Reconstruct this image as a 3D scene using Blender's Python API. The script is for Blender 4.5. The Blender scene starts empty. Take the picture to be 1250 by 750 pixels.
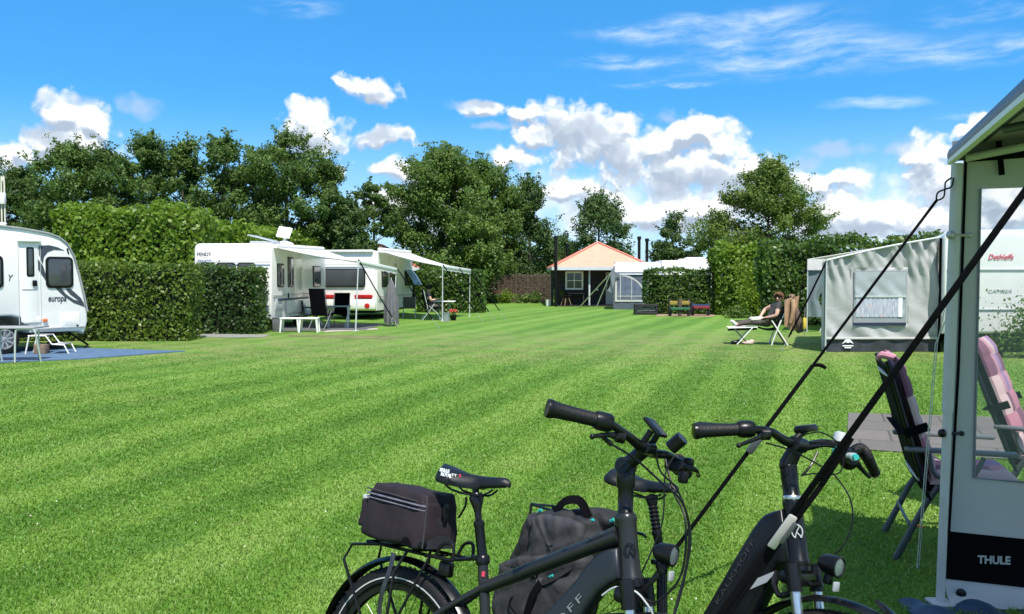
import bpy, bmesh, math, random
import numpy as np
from mathutils import Vector, Matrix, Euler
R = math.radians
PI = math.pi
random.seed(7)
rng = np.random.default_rng(11)
scene = bpy.context.scene
COL = scene.collection

# ------------------------------------------------------------------ camera numbers
F, H, HY = 1010.0, 1.65, 338.0
PITCH = math.atan((375 - HY) / F)
FW = Vector((0, math.cos(PITCH), -math.sin(PITCH)))
UP = Vector((0, math.sin(PITCH), math.cos(PITCH)))
CAM = Vector((0, 0, H))

def ray(px, py):
    return FW + Vector((1, 0, 0)) * ((px - 625) / F) + UP * ((375 - py) / F)

def g(px, py, z=0.0):
    r = ray(px, py)
    return CAM + r * ((z - H) / r.z)

def at(px, py, Y):
    r = ray(px, py)
    return CAM + r * (Y / r.y)

class Wall:
    """a vertical plane through p (x, y) along direction ang; uv() reads where a sight line meets it"""
    def __init__(s, p, ang):
        s.p = Vector((p[0], p[1], 0)); s.d = Vector((math.cos(ang), math.sin(ang), 0))
        s.n = Vector((math.sin(ang), -math.cos(ang), 0))
        s.ang = ang
    def uv(s, px, py, off=0.0):
        r = ray(px, py); o = s.p + s.n * off
        t = (o - CAM).dot(s.n) / r.dot(s.n)
        q = CAM + r * t - s.p
        return (q.dot(s.d), q.z)
    def pt(s, t, z, off=0.0):
        return s.p + s.d * t + s.n * off + Vector((0, 0, z))

# ------------------------------------------------------------------ mesh builder
class MB:
    def __init__(s):
        s.v = []; s.f = []; s.mi = []; s.m = 0
    def add(s, vs, fs):
        b = len(s.v)
        s.v += [tuple(q) for q in vs]
        s.f += [tuple(b + i for i in f) for f in fs]
        s.mi += [s.m] * len(fs)
        return s
    def bm(s, b, mtx=None):
        b.verts.ensure_lookup_table(); b.verts.index_update()
        vs = [(mtx @ q.co) if mtx else q.co.copy() for q in b.verts]
        s.add(vs, [[q.index for q in f.verts] for f in b.faces]); b.free()
        return s
    def box(s, c, size, bev=0.0, rot=None, seg=2):
        b = bmesh.new(); bmesh.ops.create_cube(b, size=1.0)
        for q in b.verts: q.co = Vector((q.co.x * size[0], q.co.y * size[1], q.co.z * size[2]))
        if bev > 0:
            bmesh.ops.bevel(b, geom=list(b.edges), offset=min(bev, min(size) * .49), segments=seg, affect='EDGES', profile=.5)
        m = Matrix.Translation(Vector(c))
        if rot is not None:
            m = m @ (rot.to_matrix().to_4x4() if isinstance(rot, Euler) else rot.to_4x4())
        return s.bm(b, m)
    def beam(s, a, b, w, h, up=(0, 0, 1), bev=0.0):
        a = Vector(a); b = Vector(b); x = (b - a); L = x.length; x.normalize()
        u = Vector(up); y = u.cross(x)
        if y.length < 1e-4: y = Vector((0, 1, 0)).cross(x)
        y.normalize(); z = x.cross(y)
        m = Matrix((x, y, z)).transposed()
        return s.box((a + b) / 2, (L, w, h), bev, m)
    def tube(s, pts, r, seg=10, cap=True, smooth=0, flat=1.0):
        pts = [Vector(p) for p in pts]
        rs = list(r) if hasattr(r, '__len__') else [r] * len(pts)
        if smooth:
            pts, rs = spline(pts, rs, smooth)
        n = len(pts); vs = []; prev = None
        for i, p in enumerate(pts):
            t = (pts[min(i + 1, n - 1)] - pts[max(i - 1, 0)]).normalized()
            if prev is None:
                a = Vector((0, 0, 1)) if abs(t.z) < .9 else Vector((1, 0, 0))
                u = (a - t * a.dot(t)).normalized()
            else:
                u = (prev - t * prev.dot(t)).normalized()
            prev = u; w = t.cross(u)
            for k in range(seg):
                an = 2 * PI * k / seg
                vs.append(p + u * (math.cos(an) * rs[i]) + w * (math.sin(an) * rs[i] * flat))
        fs = []
        for i in range(n - 1):
            for k in range(seg):
                k2 = (k + 1) % seg
                fs.append((i * seg + k, i * seg + k2, (i + 1) * seg + k2, (i + 1) * seg + k))
        if cap:
            fs.append(tuple(reversed(range(seg)))); fs.append(tuple((n - 1) * seg + k for k in range(seg)))
        return s.add(vs, fs)
    def lathe(s, prof, o, axis=(0, 0, 1), seg=20, cap=True):
        ax = Vector(axis).normalized(); a = Vector((1, 0, 0)) if abs(ax.x) < .9 else Vector((0, 1, 0))
        u = (a - ax * a.dot(ax)).normalized(); w = ax.cross(u); o = Vector(o); vs = []; fs = []
        for (r, z) in prof:
            for k in range(seg):
                an = 2 * PI * k / seg
                vs.append(o + ax * z + (u * math.cos(an) + w * math.sin(an)) * max(r, 1e-5))
        for i in range(len(prof) - 1):
            for k in range(seg):
                k2 = (k + 1) % seg
                fs.append((i * seg + k, i * seg + k2, (i + 1) * seg + k2, (i + 1) * seg + k))
        if cap: fs.append(tuple(reversed(range(seg)))); fs.append(tuple((len(prof) - 1) * seg + k for k in range(seg)))
        return s.add(vs, fs)
    def ball(s, c, r, seg=14, rings=9):
        r = (r, r, r) if not hasattr(r, '__len__') else r
        b = bmesh.new(); bmesh.ops.create_uvsphere(b, u_segments=seg, v_segments=rings, radius=1)
        for q in b.verts: q.co = Vector((q.co.x * r[0], q.co.y * r[1], q.co.z * r[2]))
        return s.bm(b, Matrix.Translation(Vector(c)))
    def prism(s, poly, fn0, fn1, bev=0.0, seg=2):
        """poly: list of (a, b); fn0 / fn1 map (a, b) to the near / far face points"""
        b = bmesh.new()
        v0 = [b.verts.new(fn0(*p)) for p in poly]; v1 = [b.verts.new(fn1(*p)) for p in poly]
        n = len(poly)
        f0 = b.faces.new(v0); f1 = b.faces.new(list(reversed(v1)))
        for i in range(n):
            b.faces.new((v0[i], v1[i], v1[(i + 1) % n], v0[(i + 1) % n]))
        bmesh.ops.recalc_face_normals(b, faces=list(b.faces))
        if bev > 0:
            es = [e for e in b.edges if (f0 in e.link_faces or f1 in e.link_faces)]
            bmesh.ops.bevel(b, geom=es, offset=bev, segments=seg, affect='EDGES', profile=.5)
        fs = [f for f in b.faces if len(f.verts) > 4]
        bmesh.ops.triangulate(b, faces=fs)
        return s.bm(b)
    def grid(s, fn, nu, nv, thick=0.0):
        vs = []
        for j in range(nv + 1):
            for i in range(nu + 1):
                vs.append(Vector(fn(i / nu, j / nv)))
        fs = []
        w = nu + 1
        for j in range(nv):
            for i in range(nu):
                fs.append((j * w + i, j * w + i + 1, (j + 1) * w + i + 1, (j + 1) * w + i))
        if thick:
            b = bmesh.new(); q = [b.verts.new(x) for x in vs]
            for f in fs: b.faces.new([q[i] for i in f])
            bmesh.ops.recalc_face_normals(b, faces=list(b.faces))
            b.normal_update()
            bmesh.ops.solidify(b, geom=list(b.faces), thickness=thick)
            return s.bm(b)
        return s.add(vs, fs)
    def build(s, name, mats, parent=None, smooth=True, angle=38, label=None):
        me = bpy.data.meshes.new(name)
        me.from_pydata(s.v, [], s.f)
        mats = mats if isinstance(mats, (list, tuple)) else [mats]
        for m in mats: me.materials.append(m)
        if len(mats) > 1: me.polygons.foreach_set('material_index', s.mi)
        if smooth:
            me.polygons.foreach_set('use_smooth', [True] * len(me.polygons))
            me.set_sharp_from_angle(angle=R(angle))
        me.update()
        o = bpy.data.objects.new(name, me); COL.objects.link(o)
        if parent is not None: o.parent = parent
        if label: o['label'] = label
        return o

def spline(pts, rs, sub):
    out = []; ro = []
    n = len(pts)
    for i in range(n - 1):
        p0 = pts[max(i - 1, 0)]; p1 = pts[i]; p2 = pts[i + 1]; p3 = pts[min(i + 2, n - 1)]
        for k in range(sub):
            t = k / sub
            out.append(0.5 * ((2 * p1) + (p2 - p0) * t + (2 * p0 - 5 * p1 + 4 * p2 - p3) * t * t + (3 * p1 - p0 - 3 * p2 + p3) * t ** 3))
            ro.append(rs[i] * (1 - t) + rs[i + 1] * t)
    out.append(pts[-1]); ro.append(rs[-1])
    return out, ro

def tag(o, label=None, cat=None, group=None, kind=None):
    if label: o['label'] = label
    if cat: o['category'] = cat
    if group: o['group'] = group
    if kind: o['kind'] = kind
    return o

def empty(name, loc, rot=(0, 0, 0), label=None, cat=None, group=None):
    o = bpy.data.objects.new(name, None); COL.objects.link(o)
    o.empty_display_size = .1
    o.location = loc; o.rotation_euler = rot
    return tag(o, label, cat, group)

def text_mesh(name, s, mat, parent, origin, xdir, ydir, height, depth=.004, width=None, shear=0.0, bold=0.0, spacing=1.0):
    """lettering as a mesh: origin = lower corner where reading starts"""
    c = bpy.data.curves.new(name, 'FONT'); c.body = s; c.size = 1.0; c.extrude = 0.01; c.shear = shear; c.offset = bold
    c.space_character = spacing; c.resolution_u = 3
    o = bpy.data.objects.new(name + '_tmp', c); COL.objects.link(o)
    dg = bpy.context.evaluated_depsgraph_get(); dg.update()
    me = bpy.data.meshes.new_from_object(o.evaluated_get(dg))
    COL.objects.unlink(o); bpy.data.objects.remove(o); bpy.data.curves.remove(c)
    x = Vector(xdir).normalized(); y = Vector(ydir).normalized(); z = x.cross(y).normalized()
    co = np.zeros(len(me.vertices) * 3); me.vertices.foreach_get('co', co); co = co.reshape(-1, 3)
    x0, x1 = co[:, 0].min(), co[:, 0].max(); y0, y1 = co[:, 1].min(), co[:, 1].max(); z0, z1 = co[:, 2].min(), co[:, 2].max()
    ky = height / (y1 - y0); kx = (width / (x1 - x0)) if width else ky
    co = np.stack([(co[:, 0] - x0) * kx, (co[:, 1] - y0) * ky, (co[:, 2] - z0) / (z1 - z0) * depth], 1)
    M = np.array([x, y, z]); co = co @ M + np.array(origin)
    me.vertices.foreach_set('co', co.ravel()); me.name = name
    me.materials.clear(); me.materials.append(mat); me.update()
    ob = bpy.data.objects.new(name, me); COL.objects.link(ob); ob.parent = parent
    return ob

# ------------------------------------------------------------------ materials
def _nt(name):
    m = bpy.data.materials.new(name); m.use_nodes = True
    nt = m.node_tree; nt.nodes.clear()
    return m, nt

class NT:
    def __init__(s, nt): s.nt = nt
    def n(s, typ, ins=None, **kw):
        nd = s.nt.nodes.new(typ)
        for k, v in kw.items(): setattr(nd, k, v)
        if ins:
            for k, v in ins.items():
                sk = nd.inputs[k]
                if isinstance(v, bpy.types.NodeSocket): s.nt.links.new(v, sk)
                else: sk.default_value = v
        return nd
    def math(s, op, a, b=None, c=None, clamp=False):
        ins = {0: a}
        if b is not None: ins[1] = b
        if c is not None: ins[2] = c
        nd = s.n('ShaderNodeMath', ins, operation=op); nd.use_clamp = clamp
        return nd.outputs[0]
    def vmath(s, op, a, b=None, c=None, out=0):
        ins = {0: a}
        if b is not None: ins[1] = b
        if c is not None: ins[2] = c
        return s.n('ShaderNodeVectorMath', ins, operation=op).outputs[out]
    def mix(s, f, a, b, blend='MIX'):
        nd = s.n('ShaderNodeMix', data_type='RGBA', blend_type=blend)
        for k, v in ((0, f), (6, a), (7, b)):
            if isinstance(v, bpy.types.NodeSocket): s.nt.links.new(v, nd.inputs[k])
            else: nd.inputs[k].default_value = (tuple(v) + (1,) if hasattr(v, '__len__') and len(v) == 3 else v)
        return nd.outputs[2]
    def ramp(s, f, stops):
        nd = s.n('ShaderNodeValToRGB', {0: f}); e = nd.color_ramp.elements
        while len(e) < len(stops): e.new(.5)
        for i, (p, c) in enumerate(stops):
            e[i].position = p; e[i].color = tuple(c) + (1,) if len(c) == 3 else c
        return nd.outputs[0]
    def smooth(s, x, a, b):
        nd = s.n('ShaderNodeMapRange', {0: x, 1: a, 2: b, 3: 0.0, 4: 1.0}, interpolation_type='SMOOTHSTEP')
        return nd.outputs[0]

def mat(name, rgb, rough=.5, metal=0.0, var=.12, scale=6.0, bump=0.0, bscale=60.0, transl=0.0, coat=0.0, dirt=None, spec=.5):
    m, nt = _nt(name); N = NT(nt)
    out = N.n('ShaderNodeOutputMaterial')
    tc = N.n('ShaderNodeTexCoord').outputs['Object']
    nz = N.n('ShaderNodeTexNoise', {'Vector': tc, 'Scale': scale, 'Detail': 6.0, 'Roughness': .6}).outputs[0]
    lo = tuple(max(0, c * (1 - var)) for c in rgb); hi = tuple(min(1, c * (1 + var)) for c in rgb)
    col = N.mix(N.smooth(nz, .3, .7), lo, hi)
    if dirt:
        nz2 = N.n('ShaderNodeTexNoise', {'Vector': tc, 'Scale': scale * .45, 'Detail': 8.0, 'Roughness': .7}).outputs[0]
        col = N.mix(N.math('MULTIPLY', N.smooth(nz2, .5, .75), dirt[1]), col, dirt[0])
    rg = N.math('MULTIPLY_ADD', nz, .25 * rough, rough * .875, clamp=True)
    b = N.n('ShaderNodeBsdfPrincipled', {'Base Color': col, 'Roughness': rg, 'Metallic': metal, 'Coat Weight': coat, 'Specular IOR Level': spec})
    if bump > 0:
        bn = N.n('ShaderNodeTexNoise', {'Vector': tc, 'Scale': bscale, 'Detail': 4.0}).outputs[0]
        bp = N.n('ShaderNodeBump', {'Strength': bump, 'Distance': .01, 'Height': bn}).outputs[0]
        nt.links.new(bp, b.inputs['Normal'])
    sh = b.outputs[0]
    if transl > 0:
        t = N.n('ShaderNodeBsdfTranslucent', {'Color': col}).outputs[0]
        sh = N.n('ShaderNodeMixShader', {0: transl, 1: sh, 2: t}).outputs[0]
    nt.links.new(sh, out.inputs[0])
    return m

def leaf_mat(name, dark, mid, light, scale=.7, transl=.35, rough=.5, spec=.35):
    m, nt = _nt(name); N = NT(nt)
    out = N.n('ShaderNodeOutputMaterial')
    geo = N.n('ShaderNodeNewGeometry')
    rnd = geo.outputs['Random Per Island']
    nz = N.n('ShaderNodeTexNoise', {'Vector': geo.outputs['Position'], 'Scale': scale, 'Detail': 3.0}).outputs[0]
    f = N.math('ADD', N.math('MULTIPLY', rnd, .55), N.math('MULTIPLY', N.smooth(nz, .3, .7), .45))
    col = N.ramp(f, [(0, dark), (.5, mid), (1, light)])
    b = N.n('ShaderNodeBsdfPrincipled', {'Base Color': col, 'Roughness': rough, 'Specular IOR Level': spec}).outputs[0]
    t = N.n('ShaderNodeBsdfTranslucent', {'Color': N.mix(.35, col, (light[0] * 1.2, light[1] * 1.2, light[2] * .7))}).outputs[0]
    nt.links.new(N.n('ShaderNodeMixShader', {0: transl, 1: b, 2: t}).outputs[0], out.inputs[0])
    return m

def glass_mat(name, tint=(.02, .025, .03), rough=.06):
    m, nt = _nt(name); N = NT(nt)
    out = N.n('ShaderNodeOutputMaterial')
    b = N.n('ShaderNodeBsdfPrincipled', {'Base Color': tint + (1,), 'Roughness': rough, 'Specular IOR Level': .6, 'Coat Weight': .3, 'Coat Roughness': .03})
    nt.links.new(b.outputs[0], out.inputs[0])
    return m

def clear_mat(name, haze=.12, tint=(.93, .95, .96)):
    m, nt = _nt(name); N = NT(nt)
    out = N.n('ShaderNodeOutputMaterial')
    tc = N.n('ShaderNodeTexCoord').outputs['Object']
    nz = N.n('ShaderNodeTexNoise', {'Vector': tc, 'Scale': 5.0, 'Detail': 3.0}).outputs[0]
    bp = N.n('ShaderNodeBump', {'Strength': .25, 'Distance': .01, 'Height': nz}).outputs[0]
    t = N.n('ShaderNodeBsdfTransparent', {'Color': tint + (1,)}).outputs[0]
    d = N.n('ShaderNodeBsdfTranslucent', {'Color': (.7, .74, .78, 1)}).outputs[0]
    gl = N.n('ShaderNodeBsdfGlossy', {'Roughness': .08, 'Normal': bp}).outputs[0]
    fr = N.n('ShaderNodeFresnel', {'IOR': 1.35, 'Normal': bp}).outputs[0]
    a = N.n('ShaderNodeMixShader', {0: haze, 1: t, 2: d}).outputs[0]
    a = N.n('ShaderNodeMixShader', {0: N.math('MINIMUM', fr, .35), 1: a, 2: gl}).outputs[0]
    nt.links.new(a, out.inputs[0])
    return m

M = {}
M['white'] = mat('white_gelcoat', (.85, .825, .79), .28, var=.025, scale=1.5, coat=.3, dirt=((.55, .54, .48), .25))
M['white_plastic'] = mat('white_plastic', (.83, .81, .77), .45, var=.03)
M['white_fabric'] = mat('white_awning_fabric', (.83, .81, .78), .7, var=.04, transl=.32)
M['grey_fabric'] = mat('grey_tent_fabric', (.42, .46, .47), .75, var=.06, scale=3, transl=.25, bump=.25, bscale=9)
M['light_fabric'] = mat('light_tent_fabric', (.69, .67, .64), .65, var=.05, scale=3, transl=.25)
M['silver_fabric'] = mat('silver_tent_fabric', (.44, .47, .465), .42, var=.10, scale=2.2, transl=.15, bump=.3, bscale=4)
def wrinkled(name, rgb, stretch, strength, dist, rough=.45, transl=.12):
    m, nt = _nt(name); N = NT(nt); out = N.n('ShaderNodeOutputMaterial')
    tc = N.n('ShaderNodeTexCoord').outputs['Object']
    w1 = N.n('ShaderNodeTexNoise', {'Vector': N.vmath('MULTIPLY', tc, stretch), 'Scale': 1.0, 'Detail': 4.0, 'Roughness': .5, 'Distortion': 1.2}).outputs[0]
    w2 = N.n('ShaderNodeTexNoise', {'Vector': N.vmath('MULTIPLY', tc, (stretch[2] * 1.3, 1.0, stretch[0] * .35)), 'Scale': 1.0, 'Detail': 3.0, 'Distortion': 1.5}).outputs[0]
    nz = N.n('ShaderNodeTexNoise', {'Vector': tc, 'Scale': 1.7, 'Detail': 5.0}).outputs[0]
    col = N.mix(N.smooth(nz, .3, .7), tuple(c * .92 for c in rgb), tuple(c * 1.06 for c in rgb))
    h = N.math('ADD', N.smooth(w1, .30, .70), N.math('MULTIPLY', N.smooth(w2, .35, .65), .5))
    bp = N.n('ShaderNodeBump', {'Strength': strength, 'Distance': dist, 'Height': h}).outputs[0]
    b = N.n('ShaderNodeBsdfPrincipled', {'Base Color': col, 'Roughness': rough, 'Normal': bp}).outputs[0]
    t = N.n('ShaderNodeBsdfTranslucent', {'Color': col, 'Normal': bp}).outputs[0]
    nt.links.new(N.n('ShaderNodeMixShader', {0: transl, 1: b, 2: t}).outputs[0], out.inputs[0])
    return m
M['silver_fabric'] = wrinkled('silver_tent_fabric', (.450, .450, .442), (7.0, 1.0, 1.1), .22, .03, .42)
M['panel_grey'] = mat('panel_grey_fabric', (.50, .485, .475), .7, var=.04, scale=3, transl=.06, bump=.12, bscale=7)
M['canopy_under'] = mat('canopy_vinyl', (.36, .31, .345), .5, var=.05, transl=.06)
M['roof_vinyl'] = mat('roof_vinyl_blue_grey', (.07, .10, .14), .42, var=.04)  # blue of the reflected sky put into the base colour
M['blue_grey_fabric'] = mat('blue_grey_fabric', (.10, .125, .16), .75, var=.08, transl=.15, bump=.2, bscale=8)
M['black_fabric'] = mat('black_fabric', (.003, .003, .004), .9, var=.2, bump=.2, bscale=90, spec=.1)
M['charcoal_fabric'] = mat('charcoal_fabric', (.075, .07, .078), .85, var=.25, scale=10, bump=.5, bscale=24)
M['bag_fabric'] = mat('aubergine_bag_fabric', (.021, .0155, .020), .8, var=.2, scale=14, bump=.15, bscale=260, spec=.25)
M['pack_fabric'] = mat('grey_pack_fabric', (.032, .031, .035), .75, var=.25, scale=8, bump=.7, bscale=16)
M['pack_dark'] = mat('dark_pack_fabric', (.013, .013, .015), .8, var=.2, scale=8, bump=.6, bscale=20)
M['rubber'] = mat('black_rubber', (.007, .007, .008), .62, var=.25, bump=.2, bscale=150, spec=.3)
M['grip'] = mat('rubber_grip', (.006, .006, .007), .5, var=.2, bump=.3, bscale=220, spec=.32)
M['frame_grey'] = mat('matt_anthracite_paint', (.034, .036, .038), .30, metal=.5, var=.12, spec=.4)
M['frame_black'] = mat('matt_black_paint', (.0055, .0065, .008), .26, metal=.0, var=.2, spec=.32)
M['black_metal'] = mat('black_metal', (.006, .006, .007), .28, metal=.0, var=.2, spec=.35)
M['black_plastic'] = mat('black_plastic', (.005, .005, .006), .32, var=.2, spec=.3)
M['saddle'] = mat('saddle_leather', (.005, .006, .008), .45, var=.2, bump=.15, bscale=160, spec=.35)
M['buckle'] = mat('dull_buckle', (.42, .40, .38), .45, var=.1)
M['bell'] = mat('bell_silver', (.60, .60, .59), .3, metal=.25, var=.04)
M['alu'] = mat('aluminium', (.46, .46, .46), .45, metal=.6, var=.06)
M['chrome'] = mat('chrome', (.7, .7, .7), .3, metal=1, var=.03)
M['grey_paint'] = mat('grey_tube_paint', (.52, .51, .495), .45, var=.06)
M['pale_metal'] = mat('pale_painted_steel', (.56, .60, .59), .38, metal=.2, var=.05)
M['arm_grey'] = mat('arm_grey_plastic', (.12, .13, .135), .5, var=.08)
M['dark_grey_metal'] = mat('dark_grey_tube', (.09, .10, .11), .4, metal=.3, var=.1)
M['reflect'] = mat('reflective_stripe', (.55, .56, .55), .3, metal=.2, var=.05)
M['lettering_white'] = mat('white_print', (.78, .79, .79), .5, var=.02)
M['lettering_dim'] = mat('dim_print', (.032, .034, .038), .5, var=.02)
M['lettering_grey'] = mat('grey_print', (.33, .35, .37), .5, var=.02)
M['lettering_dark'] = mat('dark_print', (.025, .035, .05), .5, var=.02)
M['lettering_red'] = mat('red_print', (.62, .05, .09), .5, var=.02)
M['red_plastic'] = mat('red_lens', (.5, .02, .02), .2, var=.1)
M['orange_plastic'] = mat('orange_lens', (.8, .16, .03), .3, var=.1)
M['yellow_plastic'] = mat('yellow_plastic', (.8, .58, .08), .4, var=.06)
M['turquoise'] = mat('turquoise_plastic', (.03, .36, .34), .45, var=.06)
M['glass'] = glass_mat('dark_window_glass')
M['grey_glass'] = glass_mat('smoked_window', (.055, .06, .065))
M['clear'] = clear_mat('clear_pvc', .05, (.95, .96, .96))
M['clear_tent'] = clear_mat('tent_window_pvc', .3, (.8, .83, .85))
M['lens'] = clear_mat('lamp_lens', .25)
M['decal'] = mat('grey_blue_decal', (.055, .065, .085), .3, var=.1)
M['blue_mat'] = mat('blue_groundsheet', (.075, .135, .225), .8, var=.15, scale=4, bump=.3, bscale=80)
M['grey_mat'] = mat('grey_groundsheet', (.10, .10, .10), .9, var=.2, scale=4)
M['blue_tarp'] = mat('blue_tarp', (.03, .06, .11), .5, var=.2, scale=7, bump=.6, bscale=14)
M['bark'] = mat('bark', (.09, .07, .05), .9, var=.35, scale=12, bump=.8, bscale=20)
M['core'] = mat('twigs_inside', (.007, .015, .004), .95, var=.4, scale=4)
M['black_wood'] = mat('black_stained_planks', (.018, .018, .02), .7, var=.3, scale=9)
M['brick'] = mat('brick_wall', (.32, .16, .10), .85, var=.2, scale=8)
M['red_tile'] = mat('red_roof_tiles', (.52, .13, .05), .75, var=.2, scale=9, bump=.5, bscale=12)
M['pink_roof'] = mat('salmon_canvas', (.62, .39, .27), .8, var=.05, scale=2, transl=.15, bump=.2, bscale=6)
M['salmon_trim'] = mat('salmon_piping', (.72, .24, .18), .7, var=.05)
M['eave_grey'] = mat('pale_grey_valance', (.60, .62, .64), .7, var=.05)
M['dull_wood'] = mat('weathered_wood', (.20, .14, .10), .8, var=.2, scale=12)
M['wood'] = mat('light_wood', (.42, .27, .14), .6, var=.15, scale=12)
M['wattle'] = mat('woven_willow', (.115, .080, .056), .9, var=.4, scale=8)
M['skin'] = mat('skin', (.60, .36, .27), .5, var=.05, spec=.35)
M['hair'] = mat('auburn_hair', (.17, .075, .035), .6, var=.3, scale=40)
M['shirt'] = mat('charcoal_shirt', (.05, .05, .05), .85, var=.15)
M['trousers'] = mat('dark_olive_trousers', (.085, .072, .058), .85, var=.15)
M['shoe_white'] = mat('white_shoe', (.75, .72, .70), .6, var=.05)
M['shoe_pink'] = mat('pale_pink_shoe', (.72, .48, .44), .6, var=.05)
M['tan'] = mat('tan_jacket', (.40, .25, .15), .85, var=.15, bump=.4, bscale=14)
M['brown_cloth'] = mat('brown_lining', (.11, .075, .055), .85, var=.15, bump=.4, bscale=14)
M['grey_cloth'] = mat('grey_parasol_cloth', (.13, .13, .14), .85, var=.15, bump=.4, bscale=10)
M['cream'] = mat('cream_pole', (.66, .62, .5), .5, var=.05)
M['green_paint'] = mat('green_plank', (.025, .13, .06), .7, var=.1)
M['blue_paint'] = mat('blue_plank', (.02, .045, .13), .7, var=.1)
M['red_paint'] = mat('red_plank', (.22, .02, .025), .7, var=.1)
M['yellow_paint'] = mat('yellow_plank', (.33, .23, .045), .7, var=.1)
M['teal_metal'] = mat('grey_green_table', (.22, .30, .30), .45, var=.1)
M['flower_red'] = mat('red_petals', (.62, .06, .05), .6, var=.2)
M['lawn_green_leaf'] = leaf_mat('potted_leaf', (.03, .07, .015), (.06, .14, .03), (.12, .22, .05))
M['plate_yellow'] = mat('yellow_plate', (.78, .5, .03), .4, var=.03)
M['rope'] = mat('pale_cord', (.66, .66, .6), .7, var=.1)
M['jersey'] = mat('navy_top', (.02, .022, .035), .85, var=.2)

# ------------------------------------------------------------------ camera, sun, sky
cd = bpy.data.cameras.new('camera'); cam = bpy.data.objects.new('camera', cd); COL.objects.link(cam)
cam.location = CAM; cam.rotation_euler = (PI / 2 - PITCH, 0, 0)
cd.sensor_width = 36; cd.lens = F / 1250 * 36; cd.clip_end = 4000; cd.clip_start = .05
scene.camera = cam

SUN_EL = R(61)
sun_dir = Vector((.30 * math.cos(SUN_EL), -.954 * math.cos(SUN_EL), math.sin(SUN_EL))).normalized()
sd = bpy.data.lights.new('sun', 'SUN'); sun = bpy.data.objects.new('sun', sd); COL.objects.link(sun)
sd.energy = 4.8; sd.angle = R(.5); sd.color = (1, .955, .88)
sun.rotation_euler = sun_dir.to_track_quat('Z', 'Y').to_euler(); sun.location = (0, -20, 40)

world = bpy.data.worlds.new('World'); scene.world = world; world.use_nodes = True
wn = world.node_tree; wn.nodes.clear(); W = NT(wn)
WS = .13
sky = W.n('ShaderNodeTexSky', sky_type='NISHITA')
sky.sun_disc = False; sky.sun_elevation = SUN_EL
sky.sun_rotation = math.atan2(sun_dir.x, sun_dir.y)
sky.altitude = 0; sky.air_density = 1.0; sky.dust_density = .35; sky.ozone_density = 2.2
hs = W.n('ShaderNodeHueSaturation', {'Hue': .497, 'Saturation': 1.2, 'Value': 1.0, 'Fac': 1.0, 'Color': sky.outputs[0]}).outputs[0]

hs = W.mix(1.0, hs, (.50, 1.02, 1.28), 'MULTIPLY')
hs = W.mix(.55, hs, tuple(c / WS for c in (.042, .270, .64)))

def px_dir(px, py):
    r = ray(px, py).normalized()
    return math.atan2(r.x, r.y), math.asin(r.z)

geo = W.n('ShaderNodeTexCoord').outputs['Generated']
sx = W.n('ShaderNodeSeparateXYZ', {0: geo})
U = W.math('ARCTAN2', sx.outputs[0], sx.outputs[1]); V = W.math('ARCSINE', sx.outputs[2])
P0 = W.n('ShaderNodeCombineXYZ', {0: U, 1: V, 2: 0.0}).outputs[0]

def warp(P, scale, amp, detail=3.0):
    c = W.n('ShaderNodeTexNoise', {'Vector': P, 'Scale': scale, 'Detail': detail, 'Roughness': .6}).outputs['Color']
    d = W.vmath('SUBTRACT', c, (.5, .5, .5))
    nd = W.n('ShaderNodeVectorMath', {0: d, 'Scale': amp}, operation='SCALE')
    return W.vmath('ADD', P, nd.outputs[0])

def blobs_fn(tree, vec, blobs):
    """largest of (1 - distance) over the listed cloud lobes"""
    T = NT(tree); acc = None
    for (px, py, rx, ry) in blobs:
        u, v = px_dir(px, py); sxx, syy = F / rx / 1.14, F / ry / 1.14
        q = T.vmath('MULTIPLY_ADD', vec, (sxx, syy, 0), (-u * sxx, -v * syy, 0))
        l = T.vmath('LENGTH', q, out=1)
        acc = l if acc is None else T.math('SMOOTH_MIN', acc, l, .25)
    return T.math('SUBTRACT', 1.0, acc)

def group(name, blobs):
    gt = bpy.data.node_groups.new(name, 'ShaderNodeTree')
    gt.interface.new_socket('P', in_out='INPUT', socket_type='NodeSocketVector')
    gt.interface.new_socket('D', in_out='OUTPUT', socket_type='NodeSocketFloat')
    gi = gt.nodes.new('NodeGroupInput'); go = gt.nodes.new('NodeGroupOutput')
    T = NT(gt)
    vec = gi.outputs[0]
    d = blobs_fn(gt, vec, blobs)
    n1 = T.n('ShaderNodeTexNoise', {'Vector': vec, 'Scale': 26.0, 'Detail': 7.0, 'Roughness': .58}).outputs[0]
    n2 = T.n('ShaderNodeTexVoronoi', {'Vector': vec, 'Scale': 46.0}, feature='F1').outputs[0]
    n3 = T.n('ShaderNodeTexVoronoi', {'Vector': T.vmath('ADD', vec, (3.1, 1.7, 0)), 'Scale': 105.0}, feature='F1').outputs[0]
    puff = T.math('ADD', T.math('MULTIPLY', T.math('SUBTRACT', .42, n2), .55), T.math('MULTIPLY', T.math('SUBTRACT', .42, n3), .20))
    d = T.math('ADD', T.math('ADD', d, puff), T.math('MULTIPLY', T.math('SUBTRACT', n1, .5), 1.25))
    gt.links.new(d, go.inputs[0])
    return gt

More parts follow.
